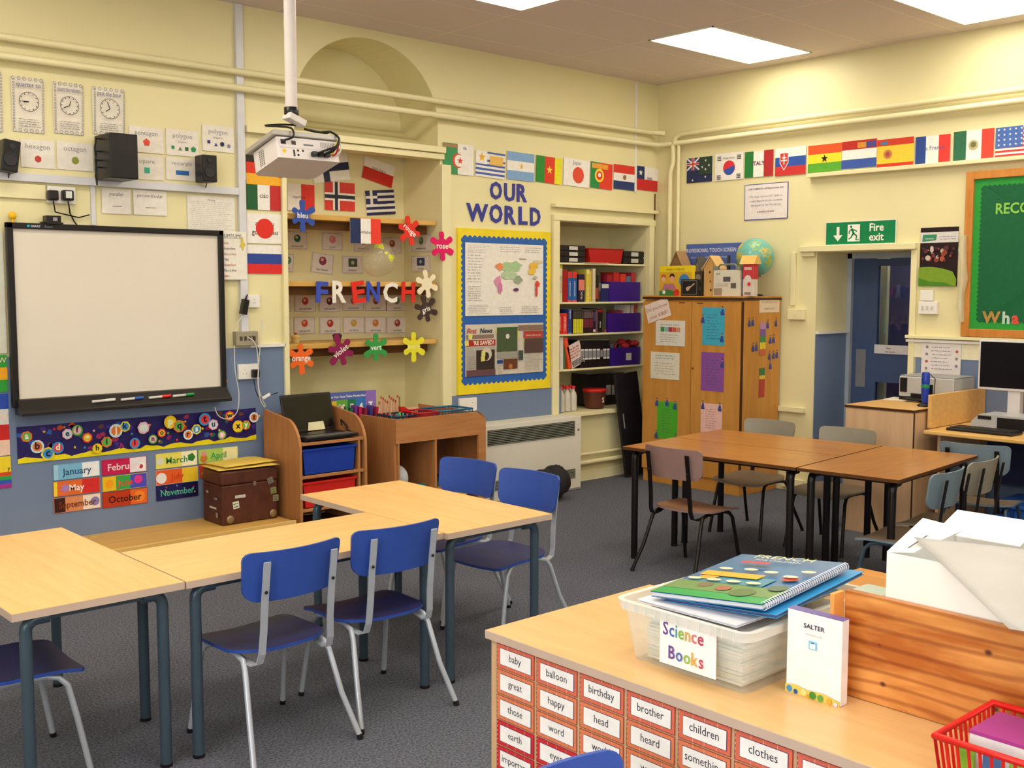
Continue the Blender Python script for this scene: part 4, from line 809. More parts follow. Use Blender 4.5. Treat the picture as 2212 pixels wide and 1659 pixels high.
def obox(nm, px0, px1, pyt, z, c, lab, y0=.03, dep=.24, m=None, cut=0, sub=None, taper=0, grp=None, cat='box', labelcard=None):
    a, b_ = WL(px0, 600, y0), WL(px1, 600, y0); h = WL((px0+px1)/2, pyt, y0).z-z; m = m or mat('plastic_'+c.lstrip('#'), c, rough=.35, var=.05); x0, x1 = a.x, b_.x; t_ = .004
    t = thing(nm, ((x0+x1)/2, y0+dep/2, z), lab, cat, grp); b = MB(); z += .0006
    def q(x, y, zz): f = (1-zz/h)*taper; return ((x0+x1)/2+(x-(x0+x1)/2)*(1-f), y, z+zz)
    def pan(P, e): b.prism(P, e, m)
    pan([q(x0, y0, 0), q(x1, y0, 0), q(x1, y0, h), q(x0, y0, h)], (0, t_, 0)); pan([q(x0, y0+dep, 0), q(x1, y0+dep, 0), q(x1, y0+dep, h), q(x0, y0+dep, h)], (0, -t_, 0))
    pan([q(x0, y0+t_, 0), q(x0, y0+dep-t_, 0), q(x0, y0+dep-t_, h), q(x0, y0+t_, h)], (t_, 0, 0)); pan([q(x1, y0+t_, 0), q(x1, y0+dep-t_, 0), q(x1, y0+dep-t_, h), q(x1, y0+t_, h)], (-t_, 0, 0))
    pan([q(x0+t_, y0+t_, 0), q(x1-t_, y0+t_, 0), q(x1-t_, y0+dep-t_, 0), q(x0+t_, y0+dep-t_, 0)], (0, 0, t_)); b.build('body', parent=t)
    if taper: b = MB(); b.tube([(x0-.004, y0-.004, z+h), (x1+.004, y0-.004, z+h), (x1+.004, y0+dep+.004, z+h), (x0-.004, y0+dep+.004, z+h)], .004, m, 6, closed=True); b.build('rim', parent=t)
    if labelcard:
        a0, b0, a1, b1 = labelcard; w = x1-x0; S = Sheet((x0+w*(a0+a1)/2, y0-.001, z+h*(b0+b1)/2), LU, LV, w*(a1-a0), h*(b1-b0), ink('#d0ccc0'), th=.0008); S.build('label_card', parent=t)
    return t, x0, x1, z, h
(x0_, _), (x1_, yt) = zx(s1, 1092), zx(s1, 1250, 1025); obox('magazine_box', x0_, x1_, yt, z, '#2a2c64', 'small dark blue box with a pink band on the second closet shelf', labelcard=(.1, .72, .95, .93), y0=.04)
(x0_, _), (x1_, yt) = zx(s1, 1262), zx(s1, 1870, 1010); _, a_, b2, zz, hh = obox('storage_box', x0_, x1_, yt, z, '#3c1c84', 'purple plastic box of red books on the second closet shelf')
def inside(xa, xb, y, z, h, c, lab, lean=0, grp=None, dep=.16, nm='book'):
    M = Matrix.Translation(((xa+xb)/2, y, z)) @ Matrix.Rotation(math.radians(lean), 4, 'Y'); w = xb-xa
    b = MB(); b.box((-w/2, 0, .008+abs(math.sin(math.radians(lean)))*w/2), (w/2, dep, h), ink(c), M); b.build(nm, label=lab, cat='book', group=grp, bev=.001)
W_ = b2-a_; g = 'books standing in the purple box'
for i, (f0, f1, hf, c, lab) in enumerate(((.03, .2, 1.35, '#a02838', 'dark red book, leftmost in the upper purple box'), (.24, .42, 1.5, '#c03030', 'red book second in the upper purple box'), (.46, .64, 1.42, '#d83c30', 'bright red book in the middle of the upper purple box'), (.66, .80, 1.3, '#5a7490', 'blue-grey book in the upper purple box'), (.82, .95, 1.5, '#b83440', 'crimson book, rightmost in the upper purple box'))):
    inside(a_+W_*f0, a_+W_*f1, .07, zz+.002, hh*hf, c, lab, grp=g)
# third shelf
z = CB[2]; s2 = 6.9125; g = 'paperbacks on the third closet shelf'
def B2(X0, X1, Yt, c, lab, bands=(), txt=None, grp=g, **k):
    (xa, _), (xb, yt) = zx(s2, X0, 0, 640), zx(s2, X1, Yt, 640); return book(xa, xb, yt, k.pop('z', z), c, lab, bands=bands, txt=txt, grp=grp, **k)
B2(168, 242, 262, '#dc3028', 'red book at the left end of the third closet shelf', txt=('THESAURUS', .5, .15, .7))
B2(246, 320, 258, '#dc3430', 'red book second from the left on the third closet shelf', txt=('THESAURUS', .5, .15, .7))
B2(330, 388, 190, '#2c3c80', 'tall navy blue book beside the two red ones', txt=('OXFORD', .45, .6, .35), bands=((0, .05, '#5a78b0'),))
for i in range(6): B2(405+25*i, 428+25*i, 205, '#2c2a24', 'thin black and yellow paperback, %s of six from the left' % ('first', 'second', 'third', 'fourth', 'fifth', 'last')[i], bands=((.02, .62, '#dcd838'), (.66, .95, '#4a463c')))
ORD = ('first', 'second', 'third', 'fourth', 'fifth')
for i in range(6): B2(558+24*i, 580+24*i, 210, '#3a2026' if i % 2 else '#2c2024', 'thin dark red-brown paperback, %s after the yellow-spined ones' % ('first', 'second', 'third', 'fourth', 'fifth', 'sixth')[i], bands=((.25, .62, '#7a3040'), (.66, .95, '#6a5858')))
B2(703, 745, 200, '#2e2030', 'dark paperback with a white mark, right of the red-brown ones', bands=((.05, .15, '#c8c0c0'), (.5, .9, '#4a4060')))
B2(748, 775, 205, '#6a4c58', 'mauve paperback on the third closet shelf')
B2(778, 845, 180, '#241c1c', 'thick black book with a white title on the third closet shelf', txt=('WAR', .45, .2, .5), bands=((.85, .95, '#a02828'),))
B2(848, 875, 190, '#4a4438', 'dark olive paperback beside the thick black book')
B2(878, 902, 200, '#484c48', 'thin grey paperback with a red foot, beside the purple box', bands=((0, .12, '#c05040'),))
(x0_, _), (x1_, yt) = zx(s2, 925, 0, 640), zx(s2, 1412, 252, 640); _, a_, b2, zz, hh = obox('storage_box', x0_, x1_, yt, z, '#38187c', 'purple plastic box with pale books on the third closet shelf'); W_ = b2-a_; g = 'pale books in the middle purple box'
for f0, f1, hf, c, lab, ln in ((.42, .47, 1.15, '#b05050', 'small red-edged booklet in the middle purple box', 12), (.52, .57, 1.15, '#c8b8b8', 'small pale booklet in the middle purple box', 12), (.66, .74, 1.42, '#e0d8cc', 'tall white book, left one in the middle purple box', 5), (.8, .86, 1.42, '#dccac8', 'tall white book with a pink edge in the middle purple box', 5), (.88, .94, 1.42, '#c84048', 'tall red and white book at the end of the middle purple box', 5)):
    inside(a_+W_*f0, a_+W_*f1, .07, zz+.002, hh*hf, c, lab, ln, g)
# fourth shelf
z = CB[3]; g = 'books at the left of the binder shelf'
B2(166, 200, 600, '#2c5a3c', 'green book with a red spine at the left end of the binder shelf', z=z, grp=g, bands=((0, .85, '#8a2c28'),))
B2(207, 262, 608, '#ddd6ce', 'white book standing beside the green one on the binder shelf', z=z, grp=g)
B2(268, 296, 612, '#3c7048', 'green book leaning behind the orange one', z=z, grp=g)
B2(345, 400, 606, '#e0502c', 'orange book leaning left on the binder shelf', z=z, grp=g, lean=-13, y0=.03)
(xa, _), (xb, yt) = zx(s2, 430, 0, 640), zx(s2, 585, 745, 640); q = WL(xb, 770, .02); hh = WL(1240, yt, .02).z-z
b = MB(); M = Matrix.Translation((WL(xb, 780, .02).x, .03, z)) @ Matrix.Rotation(math.radians(-20), 4, 'Y'); b.box((-.155, 0, .0), (-.0, .012, hh*1.02), ink('#d8c8c4'), M)
S = Sheet(M @ Vector((-.0775, -.0008, hh/2)), M.to_3x3() @ LU, M.to_3x3() @ LV, .155, hh, WHITEP, mb=b, plain=True); S.k = 1; S.scrib(.01, hh*.4, .14, hh*.9, 4, ink('#c06058'), .5); S.rect(.01, .01, .145, hh*.3, ink('#6a6468')); S.scrib(.015, .015, .14, hh*.28, 3, ink('#c8b8b4'), .4)
for i in range(len(b.v)): b.v[i].z += .053
b.build('magazine', label='pink and white magazine leaning in front of the black binders', cat='magazine')
for i, X in enumerate((545, 603, 665, 725, 785, 832, 882, 932)):
    xa, _ = zx(s2, (X-27, X-27, X-28, X-27, X-27, X-17, X-24, X-22)[i], 0, 640); xb, yt = zx(s2, (X+28, X+32, X+30, X+30, X+28, X+22, X+24, X+24)[i], 655, 640)
    t = book(xa, xb, yt, z, '#1d181c', ('black binder half hidden behind the leaning magazine', 'second black binder from the left, beside the magazine', 'third black binder from the left, white spine label', 'fourth black binder from the left, white spine label', 'fifth black binder from the left, white spine label', 'thinnest black binder, with only a narrow label', 'black binder second from the purple box', 'black binder touching the lowest purple box')[i], dep=.24, nm='binder', grp='black ring binders', bands=((.3, .68, '#d8d4d0'), (.36, .62, '#8a8890')) if i != 5 else ((.38, .64, '#8a8890'),), y0=.03)
(x0_, _), (x1_, yt) = zx(s2, 972, 0, 640), zx(s2, 1412, 765, 640); _, a_, b2, zz, hh = obox('storage_box', x0_, x1_, yt, z, '#34187a', 'purple plastic box with a grey label on the binder shelf', labelcard=(.52, .28, .7, .68), y0=.025)
b = MB(); rd = random.Random(4)
for i in range(7): x_ = a_+(b2-a_)*rd.uniform(.5, .98); b.sphere((x_, rd.uniform(.05, .15), zz+hh+rd.uniform(.0, .05)), rd.uniform(.025, .045), mat('red_fabric', (150, 24, 32), rough=.8, bump=.3), 10, 7, (1, 1, .7))
b.build('red_cloth_bundle', label='crumpled red cloth bundle piled on the lowest purple box', cat='cloth')
b = MB()
for i, (x_, c) in enumerate(((.12, '#a03038'), (.24, '#6a7078'), (.36, '#a83840'), (.44, '#50605c'))): M = Matrix.Translation((a_+(b2-a_)*x_, .09, zz+hh*.9)) @ Matrix.Rotation(math.radians(-30+20*i), 4, 'Y'); b.box((-.03, 0, 0), (.03, .03, .05), ink(c), M)
b.build('small_packets', label='small red and grey packets at the left in the lowest purple box', cat='packet', kind='stuff')
# bottom of the closet
zs = .5905
for i, (X, y_) in enumerate(((222, .08), (312, .08), (402, .08), (262, .155), (355, .155))):
    px, _ = zx(s2, X, 0, 640); q = WL(px, 850, y_); t = thing('milk_bottle', (q.x, y_, zs), ('clear red-capped bottle at the left end of the front row on the closet sill', 'clear red-capped bottle in the middle of the front row on the closet sill', 'clear red-capped bottle next to the brown drum', 'clear red-capped bottle standing behind the others, left one', 'clear red-capped bottle standing behind the others, right one')[i], 'bottle', 'clear bottles with red caps in the closet')
    b = MB(); b.lathe((q.x, y_, zs), [(.030, 0), (.0315, .02), (.0315, .12), (.026, .15), (.013, .17), (.013, .185)], mat('milky_plastic', (226, 220, 205), rough=.25, alpha=.75), 16); b.build('body', parent=t)
    b = MB(); b.lathe((q.x, y_, zs+.186), [(.018, 0), (.018, .02), (.012, .024)], mat('red_cap', (214, 30, 34), rough=.35), 14); b.build('cap', parent=t)
p = WL(1284, 869, .12); b = MB(); m1 = mat('brown_drum_shell', (92, 46, 36), rough=.4)
t = thing('hand_drum', (p.x, .12, zs), 'brown drum with a red hoop and a white S on its side', 'drum')
b.lathe((p.x, .12, zs), [(.078, 0), (.09, .03), (.1, .14)], m1, 28); b.build('shell', parent=t)
b = MB(); b.lathe((p.x, .12, zs+.14), [(.1, 0), (.106, .003), (.106, .024), (.098, .026)], mat('red_hoop', (196, 34, 30), rough=.4), 28); b.build('hoop', parent=t)
b = MB(); b.lathe((p.x, .12, zs+.1405), [(.096, 0), (.096, .024)], mat('drum_skin', (205, 180, 150), rough=.6), 28); b.build('skin', parent=t)
S = Sheet((p.x, .0195, zs+.075), LU, LV, .05, .06, WHITEP, plain=True); S.k = 2; S.text('S', .025, .008, .06, ink('#e0dcd8'), bold=.02); S.build('white_letter', parent=t)
for i, (X0, X1, Yt) in enumerate(((635, 760, 1160), (765, 900, 1150), (903, 985, 1145), (990, 1075, 1150), (1080, 1180, 1140))):
    (xa, _), (xb, yt) = zx(s2, X0, 0, 640), zx(s2, X1, Yt, 640)
    book(xa, xb, yt, zs, '#201a1e', ('black file box, widest pair behind the drum', 'black file box directly behind the drum, right of the first', 'black file with a narrow pale label right of the drum', 'black file with a wide pale label in the closet', 'black file at the right end of the closet sill')[i], dep=.2, y0=.225, nm='file_box', grp='black files at the bottom of the closet', bands=((.3, .62, '#b8b4b4'),) if i in (2, 3) else ())
# top closet shelf
def drawers(X0, X1, Y0, Y1, n_, lab, lx):
    (xa, yt), (xb, yb) = zx(s1, X0, Y0), zx(s1, X1, Y1); a, b_ = WL(xa, 560, .03), WL(xb, 560, .03); z = CB[0]+.0005; h = WL((xa+xb)/2, yt, .03).z-z
    t = thing('drawer_stack', ((a.x+b_.x)/2, .1, z), lab, 'drawers', 'black desktop drawer stacks'); b = MB(); b.box((a.x, .036, z), (b_.x, .26, z+h), BLACKP); b.build('case', parent=t, bev=.004)
    for i in range(n_):
        b = MB(); b.box((a.x+.006, .028, z+.006+i*h/n_), (b_.x-.006, .0355, z+(i+1)*h/n_-.004), mat('black_drawer_front', (34, 28, 30), rough=.4)); d = b.build('drawer', parent=t, bev=.003)
        w = b_.x-a.x; S = Sheet((a.x+w*lx, .0274, z+(i+.5)*h/n_), LU, LV, w*.3, h/n_*.6, ink('#d8d4cc'), th=.0006); S.k += 1; S.scrib(.003, .004, S.w-.003, S.h-.004, 2, ink('#8a8680'), .3); S.build('label_card', parent=d)
drawers(228, 785, 275, 585, 3, 'black stack of three labelled drawers at the left of the top closet shelf', .55)
drawers(1535, 1995, 392, 610, 2, 'black stack of two labelled drawers at the right of the top closet shelf', .48)
(xa, yt), (xb, yb) = zx(s1, 835, 350), zx(s1, 1525, 600); obox('plastic_tray', xa, xb, yt, CB[0]+.004, '#b41e1e', 'red plastic tray between the two black drawer stacks', taper=.12, cat='tray')
(xa, yt), (xb, yb) = zx(s1, 740, 600), zx(s1, 1205, 620); a, b_ = WL(xa, 567, .02), WL(xb, 567, .02); MB().box((a.x, .0, CB[0]+.0002), (b_.x, .2, CB[0]+.0036), ink('#e6dcc0')).build('paper_sheets', label='few cream sheets of paper under the red tray', cat='paper')
# ================================================================== right wall
G6 = 'paper flags in the row along the right wall ledge'
F_([('r', 0, 0, 1, 1, '#24305a'), ('r', 0, .5, .5, 1, '#3a4480')]+[('p', [(0, .5), (.04, .5), (.5, .96), (.5, 1), (.46, 1), (0, .54)], WHT), ('p', [(.46, .5), (.5, .5), (.5, .54), (.04, 1), (0, 1), (0, .96)], WHT), ('r', .2, .5, .3, 1, WHT), ('r', 0, .7, .5, .8, WHT), ('r', .22, .5, .28, 1, '#c83840'), ('r', 0, .72, .5, .78, '#c83840'), ('r', .5, .3, 1, 1, '#2c4438')]+[('s', x, y, .06, '#f0e8f0') for x, y in ((.75, .85), (.62, .6), (.88, .65), (.75, .5), (.75, .2), (.25, .1))], (1485, 340, 1540, 394), 'dark blue New Zealand style flag with a union cross, first in the right row', 'R', group=G6)
F_([('c', .5, .45, .27, '#d83440', 26), ('p', [(.5+.2*math.cos(PI+.3+PI*i/12)*.98, .45+.27*math.sin(PI+.3+PI*i/12)) for i in range(13)], '#3058b0')]+[('r', x, y+d, x+.14, y+d+.03, K) for x, y in ((.08, .74), (.78, .74), (.08, .05), (.78, .05)) for d in (0, .06, .12)]+[('t', 'South Korea', .5, .78, .1, K)], (1546, 330, 1607, 389), 'South Korean flag with a red and blue disc, second in the right row', 'R', group=G6)
F_([('r', 0, 0, .31, 1, '#2a7a3c'), ('r', .67, 0, 1, 1, '#b03034'), ('t', 'ITALY', .49, .45, .22, '#6a3460', .03)], (1610, 326, 1672, 382), 'Italian flag with ITALY printed across it', 'R', group=G6)
F_([('r', 0, .3, 1, .66, '#3454a8'), ('r', 0, 0, 1, .32, '#c83838'), ('p', [(.15, .82), (.44, .82), (.44, .45), (.295, .18), (.15, .45)], '#f0e8ec'), ('p', [(.17, .8), (.42, .8), (.42, .46), (.295, .22), (.17, .46)], '#d03a40'), ('r', .28, .4, .31, .76, WHT), ('r', .22, .62, .37, .66, WHT), ('r', .2, .52, .39, .56, WHT)], (1676, 318, 1742, 378), 'Slovak flag with a red shield bearing a white double cross', 'R', group=G6)
F_([('r', 0, .66, 1, 1, '#e2582c'), ('r', 0, .33, 1, .66, '#f0d838'), ('r', 0, 0, 1, .33, '#58a038'), ('s', .5, .48, .16, '#2c2418')], (1747, 312, 1819, 371), 'Ghanaian flag, red yellow green stripes with a black star', 'R', group=G6)
F_([('r', 0, .68, 1, 1, '#b83028'), ('r', .45, .72, .7, .92, '#d09038'), ('r', .7, .72, .98, .92, '#504890'), ('r', 0, 0, 1, .33, '#3c58a8')], (1820, 303, 1895, 363), 'Dutch flag, red white and blue stripes', 'R', group=G6)
F_([('r', 0, 0, 1, 1, '#e8c840'), ('r', 0, .76, 1, 1, '#cc3c28'), ('r', 0, 0, 1, .12, '#cc3c28'), ('c', .3, .45, .17, '#c08050', 12), ('c', .3, .45, .09, '#a84848', 8), ('r', .1, .8, .3, .92, '#4a7aa0')], (1896, 299, 1975, 359), 'Spanish flag, yellow between red stripes with a small emblem', 'R', group=G6)
F_([('r', 0, 0, .3, 1, '#2c4890'), ('r', .67, 0, 1, 1, '#dc3c38'), ('t', 'la France', .55, .48, .22, '#3c50a0')], (1979, 293, 2054, 352), 'French flag with blue handwriting across the white stripe', 'R', group=G6)
F_([('r', 0, 0, .32, 1, '#2e6a4c'), ('r', .7, 0, 1, 1, '#dc4438'), ('c', .5, .5, .17, '#b8ac80', 14), ('c', .5, .52, .1, '#6a7048', 8)], (2061, 281, 2148, 346), 'Mexican flag with a brown emblem, glossy green stripe at left', 'R', group=G6)
F_([('r', 0, i/7, 1, i/7+1/14, '#d83c3c') for i in range(7)]+[('r', 0, .3, .62, 1, '#4a6ab4')]+[('s', .08+.13*(i % 5)-.0*(i//5), .4+.17*(i//5), .05, '#e0e4f0') for i in range(20)], (2152, 272, 2248, 336), 'United States flag cut off by the right edge of the photo', 'R', group=G6)
# information card
S = onR(1609, 396, 1703, 474, base=ink('#4a4c94')); w, h = S.w, S.h; S.rect(.006, .006, w-.006, h-.006, ink('#e8dfe0')); S.k += 1
S.text('OUR COMMUNITY - INTERNATIONAL DAY', w*.5, h*.84, h*.06, ink('#4a3a50'), maxw=w*.88, bold=.02)
for i, t_ in enumerate(('We have used our ICT skills to', 'create flags for all the countries', 'taking part in the World Cup')): S.text(t_, w*.5, h*(.62-.12*i), h*.085, ink('#8a8498'), maxw=w*.86)
S.text('A WORLD CUP 2010', w*.5, h*.2, h*.06, ink('#8a3a40'), maxw=w*.6, bold=.02)
S.build('information_card', label='white card in a blue border about the World Cup flags', cat='card')
# fire exit sign
GR = '#13804e'
S = onR(1785, 477, 1937, 528, base=ink('#e8e8e0'), off=.01, th=.006); w, h = S.w, S.h; S.rect(.005, .005, w-.005, h-.005, ink(GR)); k_ = ink('#eeeee6')
S.k += 1; S.poly([(w*.165, h*.78), (w*.205, h*.78), (w*.205, h*.42), (w*.25, h*.42), (w*.185, h*.16), (w*.115, h*.42), (w*.165, h*.42)], k_, 0)
S.rect(w*.325, h*.14, w*.50, h*.86, k_, 0); S.k += 1; g_ = ink(GR); S.circ(w*.375, h*.76, h*.055, g_, 12, up=0)
for a in ((.385, .68, .415, .45, .03), (.41, .64, .46, .56, .016), (.385, .66, .345, .56, .016), (.345, .56, .35, .46, .014), (.412, .47, .46, .36, .02), (.46, .36, .445, .2, .016), (.405, .47, .375, .3, .02), (.375, .3, .34, .24, .016), (.445, .2, .49, .2, .012)): S.line(w*a[0], h*a[1], w*a[2], h*a[3], w*a[4], g_)
S.text('Fire', w*.735, h*.55, h*.46, k_, bold=.02, sx=.95); S.text('exit', w*.735, h*.15, h*.46, k_, bold=.02, sx=.95)
S.build('fire_exit_sign', label='green and white Fire exit sign above the doorway', cat='sign')
# poster, thermostat, switch
S = onR(1988, 491, 2070, 618, base=ink('#26161c')); w, h = S.w, S.h
S.rect(0, h*.74, w, h*.92, ink('#d8d4d4')); S.poly([(w*.05, h*.76), (w*.42, h*.78), (w*.44, h*.88), (w*.07, h*.88)], ink('#3a8a68')); S.text('Scholastic', w*.25, h*.80, h*.04, k_, maxw=w*.34); S.scrib(w*.5, h*.78, w*.97, h*.86, 2, ink('#9a96a0'), .4)
rd = random.Random(5)
for i in range(26): S.circ(w*rd.uniform(.08, .92), h*rd.uniform(.42, .66), h*rd.uniform(.015, .05), ink(rd.choice(['#8a4038', '#b85038', '#5a3038', '#703a48', '#c87850', '#c8b8b0'])), 7)
S.poly([(0, 0), (w, 0), (w, h*.12)]+[(w*(1-i/10), h*(.12+.22*math.sin(.5+1.4*i/10)*.95)) for i in range(1, 11)]+[(0, h*.36)], ink('#7a9c30')); S.poly([(0, 0), (w*.95, 0), (w*.7, h*.06), (w*.3, h*.08), (0, h*.14)], ink('#4c8428'))
S.build('nature_poster', label='dark poster with red shapes above a green hill, right of the doorway', cat='poster')
a, c = WR(1992, 627), WR(2018, 650); MB().box((-.03, a.y, c.z), (-.001, c.y, a.z), WHITEP).build('thermostat', label='small white thermostat box below the nature poster', cat='thermostat', bev=.004)
def rsocket(nm, r_, lab, m=WHITEP, holes=True, cat='switch'):
    a, c = WR(r_[0], r_[1]), WR(r_[2], r_[3]); t = thing(nm, (-.01, (a.y+c.y)/2, c.z), lab, cat); b = MB(); b.box((-.035, a.y, c.z), (-.001, c.y, a.z), m); b.build('face_plate', parent=t, bev=.004)
    b = MB(); n_ = 3 if holes else 1
    for i in range(n_): y = a.y+(c.y-a.y)*(i+1)/(n_+1); k = MB(); k.box((-.04, y-.008, (a.z+c.z)/2-.014), (-.0352, y+.008, (a.z+c.z)/2+.014), ink('#c8c4c0') if holes else m); k.build('rocker', parent=t, bev=.002)
rsocket('light_switch', (1989, 651, 2028, 679), 'white triple light switch below the thermostat')
rsocket('light_switch', (1706, 667, 1741, 691), 'cream painted switch on the wall right of the wooden cupboard', CREAMT, False)
b = MB(); a = WR(1714, 660); b.box((-.02, a.y-.02, a.z), (-.001, a.y+.02, 1.905), CREAMT); b.build('cable_duct', label='cream vertical duct rising from the painted switch to the door lintel', cat='conduit', bev=.003)
a, c = WR(1686, 876), WR(1740, 892); MB().box((-.04, a.y, c.z), (-.001, c.y, a.z), CREAMT).build('cable_duct', label='short cream horizontal duct low on the wall right of the cupboard', cat='conduit', bev=.003)
rsocket('wall_socket', (1693, 1030, 1738, 1056), 'cream socket near the floor, seen under the dark table', CREAMT, False, 'socket')
# notice on the door, list sheet, white panel
a, c = W(1889, 744, 0, .465), W(1966, 767, 0, .465); S = Sheet((.465, (a.y+c.y)/2, (a.z+c.z)/2), RU, RV, a.y-c.y, a.z-c.z, ink('#dcd6dc')); S.k += 1; S.text('Please', S.w*.4, S.h*.55, S.h*.22, ink('#4a4458'), bold=.02); S.text('close this door', S.w*.45, S.h*.18, S.h*.2, ink('#4a4458'), maxw=S.w*.8, bold=.02)
S.build('door_notice', label='white paper notice stuck on the blue door', cat='notice')
a, c = WR(1967, 737), WR(2119, 775); S = Sheet((-.012, (a.y+c.y)/2, 1.18), RU, RV, a.y-c.y, .11, ink('#ebe4c8'), th=.004); S.build('label_strip', label='plain cream strip below the dado rail, above the printer', cat='panel')
S = onR(1993, 742, 2078, 812, off=.018, base=ink('#e4dcdc')); w, h = S.w, S.h; S.k += 1
for i in range(7): S.scrib(w*.25, h*(.85-.11*i), w*.8, h*(.91-.11*i), 1, ink('#8a8490'), .4); S.circ(w*(.9 if i % 2 else .14), h*(.88-.11*i), w*.035, ink(('#7a8478', '#c05040', '#8a7a90')[i % 3]), 10)
S.build('list_poster', label='white sheet with a printed list and small pictures above the printer', cat='poster')
# green noticeboard
yl = WR(2093, 373).y; z1, z0 = 2.425, 1.288; yr = yl-1.55
nb = thing('noticeboard', (-.02, (yl+yr)/2, z0), 'green noticeboard in an orange-brown wooden frame on the right wall', 'noticeboard')
OF = wood('orange_frame_wood', (190, 120, 52), (206, 138, 66), stretch=(9, 9, 2)); fwd = .055
b = MB(); b.box((-.04, yl, z0), (-.001, yl-fwd, z1), OF); b.box((-.04, yr+fwd, z0), (-.001, yr, z1), OF); b.box((-.04, yl-fwd, z1-fwd), (-.001, yr+fwd, z1), OF); b.box((-.04, yl-fwd, z0), (-.001, yr+fwd, z0+fwd), OF); b.build('frame', parent=nb, bev=.003)
S = Sheet((-.02, (yl+yr)/2, (z0+z1)/2), RU, RV, yl-yr-2*fwd, z1-z0-2*fwd, ink('#2c9a3c')); w, h = S.w, S.h; mg = .055; pts = []
for (ax, ay, bx, by, n_) in ((mg, mg, w-mg, mg, 40), (w-mg, mg, w-mg, h-mg, 30), (w-mg, h-mg, mg, h-mg, 40), (mg, h-mg, mg, mg, 30)):
    L = math.hypot(bx-ax, by-ay); nx, ny = (by-ay)/L, -(bx-ax)/L
    for i in range(n_*4): t = i/(n_*4); d = abs(math.sin(PI*t*n_))*.012; pts.append((ax+(bx-ax)*t+nx*d, ay+(by-ay)*t+ny*d))
S.k += 2; P = [S.P(*q) for q in pts]; S.mb.mesh(P+[S.P(w/2, h/2)], [(i, (i+1) % len(P), len(P)) for i in range(len(P))], ink('#14603c')); S.build('backing', parent=nb)
S2 = Sheet((-.022, (yl+yr)/2, (z0+z1)/2), RU, RV, w, h, ink('#14603c'), plain=True); a = WR(2151, 462, -.022)
S2.k = 3; S2.text('RECORDS', yl-fwd-a.y, a.z-(z0+fwd), .10, ink('#8ac850'), 'l', bold=.02, sx=.9); S2.build('title_letters', parent=nb)
S3 = Sheet((-.022, (yl+yr)/2, (z0+z1)/2), RU, RV, w, h, ink('#14603c'), plain=True); S3.k = 3; a = WR(2121, 697, -.022); x_ = yl-fwd-a.y; y_ = a.z-(z0+fwd)
for ch, c in (('W', '#b08848'), ('h', '#b8ccc0'), ('a', '#d85048')): wv = S3.text(ch, x_, y_, .11, ink(c), 'l', bold=.04); x_ += wv+.012
S3.build('lower_letters', parent=nb)
b = MB(); q = WR(2090, 600); pl_ = mat('clear_wrap_plastic', (225, 222, 190), rough=.15, alpha=.45, bump=.4); ps = [(-.055, yl-.01+.01*math.sin(i*1.7), 1.99-.1*i) for i in range(7)]; b.tube(ps, [.02, .03, .022, .03, .024, .028, .015], pl_, 8)
b.build('plastic_wrap_roll', label='crumpled clear plastic hanging over the left side of the noticeboard frame', cat='wrap')
# ================================================================== corner cupboard
cb = thing('wooden_cupboard', (-.27, -.8, 0), 'tall two-door wooden cupboard with notices, in the room corner', 'cupboard')
FX, YA, YBK, ZT = -.53, -.32, -1.325, 1.548
b = MB(); b.box((FX+.02, YA, .07), (-.025, YBK, ZT-.02), CABW); b.box((FX+.01, YA-.01, 0.0), (-.025, YBK+.01, .07), CABW); b.build('carcass', parent=cb, bev=.002)
b = MB(); b.box((FX-.005, YA+.006, ZT-.018), (-.022, YBK-.006, ZT), mat('dark_edging', (72, 40, 22), rough=.4)); b.build('top_edging', parent=cb)
b = MB(); b.box((FX-.003, YA+.004, ZT+.0002), (-.022, YBK-.004, ZT+.012), CABW); b.build('top_board', parent=cb, bev=.002)
ym = WR(1492, 800, FX).y
for y0, y1, i in ((YA, ym+.002, 0), (ym-.002, YBK+.015, 1)):
    b = MB(); b.box((FX, y0-.001, .11), (FX+.019, y1+.001, ZT-.035), CABW); d = b.build('door', parent=cb, bev=.002)
    if i == 1: b = MB(); b.lathe((FX, ym-.022, .98), [(.009, 0), (.009, .004), (.005, .006)], mat('brass_lock', (120, 80, 40), metal=.6, rough=.4), 12, M=Matrix.Rotation(-PI/2, 4, 'Y')); b.build('lock', parent=d)
    q = WR((1473, 1512)[i], (654, 655)[i], FX-.001); b = MB(); b.box((FX-.002, q.y+.03, q.z-.003), (FX-.0002, q.y-.03, q.z+.003), ink('#3a2414')); b.build('maker_label', parent=d)
b = MB(); b.box((FX+.003, YBK+.013, .08), (FX+.02, YBK+.002, ZT-.03), mat('dark_edging', (72, 40, 22))); b.build('edge_strip', parent=cb)
def onC(r_, base, ang=0): return onR(*r_, FX, off=.0025, base=ink(base), ang=ang, th=.001)
S = onC((1396, 650, 1447, 691), '#e8d4cc', 17); S.k += 1; S.text('Do you know', S.w/2, S.h*.58, S.h*.26, ink('#a87060'), maxw=S.w*.9); S.text('your KIRF?', S.w/2, S.h*.16, S.h*.28, ink('#a87060'), maxw=S.w*.85); S.build('notice', label='tilted pinkish notice asking Do you know your KIRF, on the cupboard', cat='notice')
a = W(1638, 660, 1, YBK); c = W(1684, 660, 1, YBK); zt, zb = W(1660, 641, 1, YBK).z, W(1660, 675, 1, YBK).z
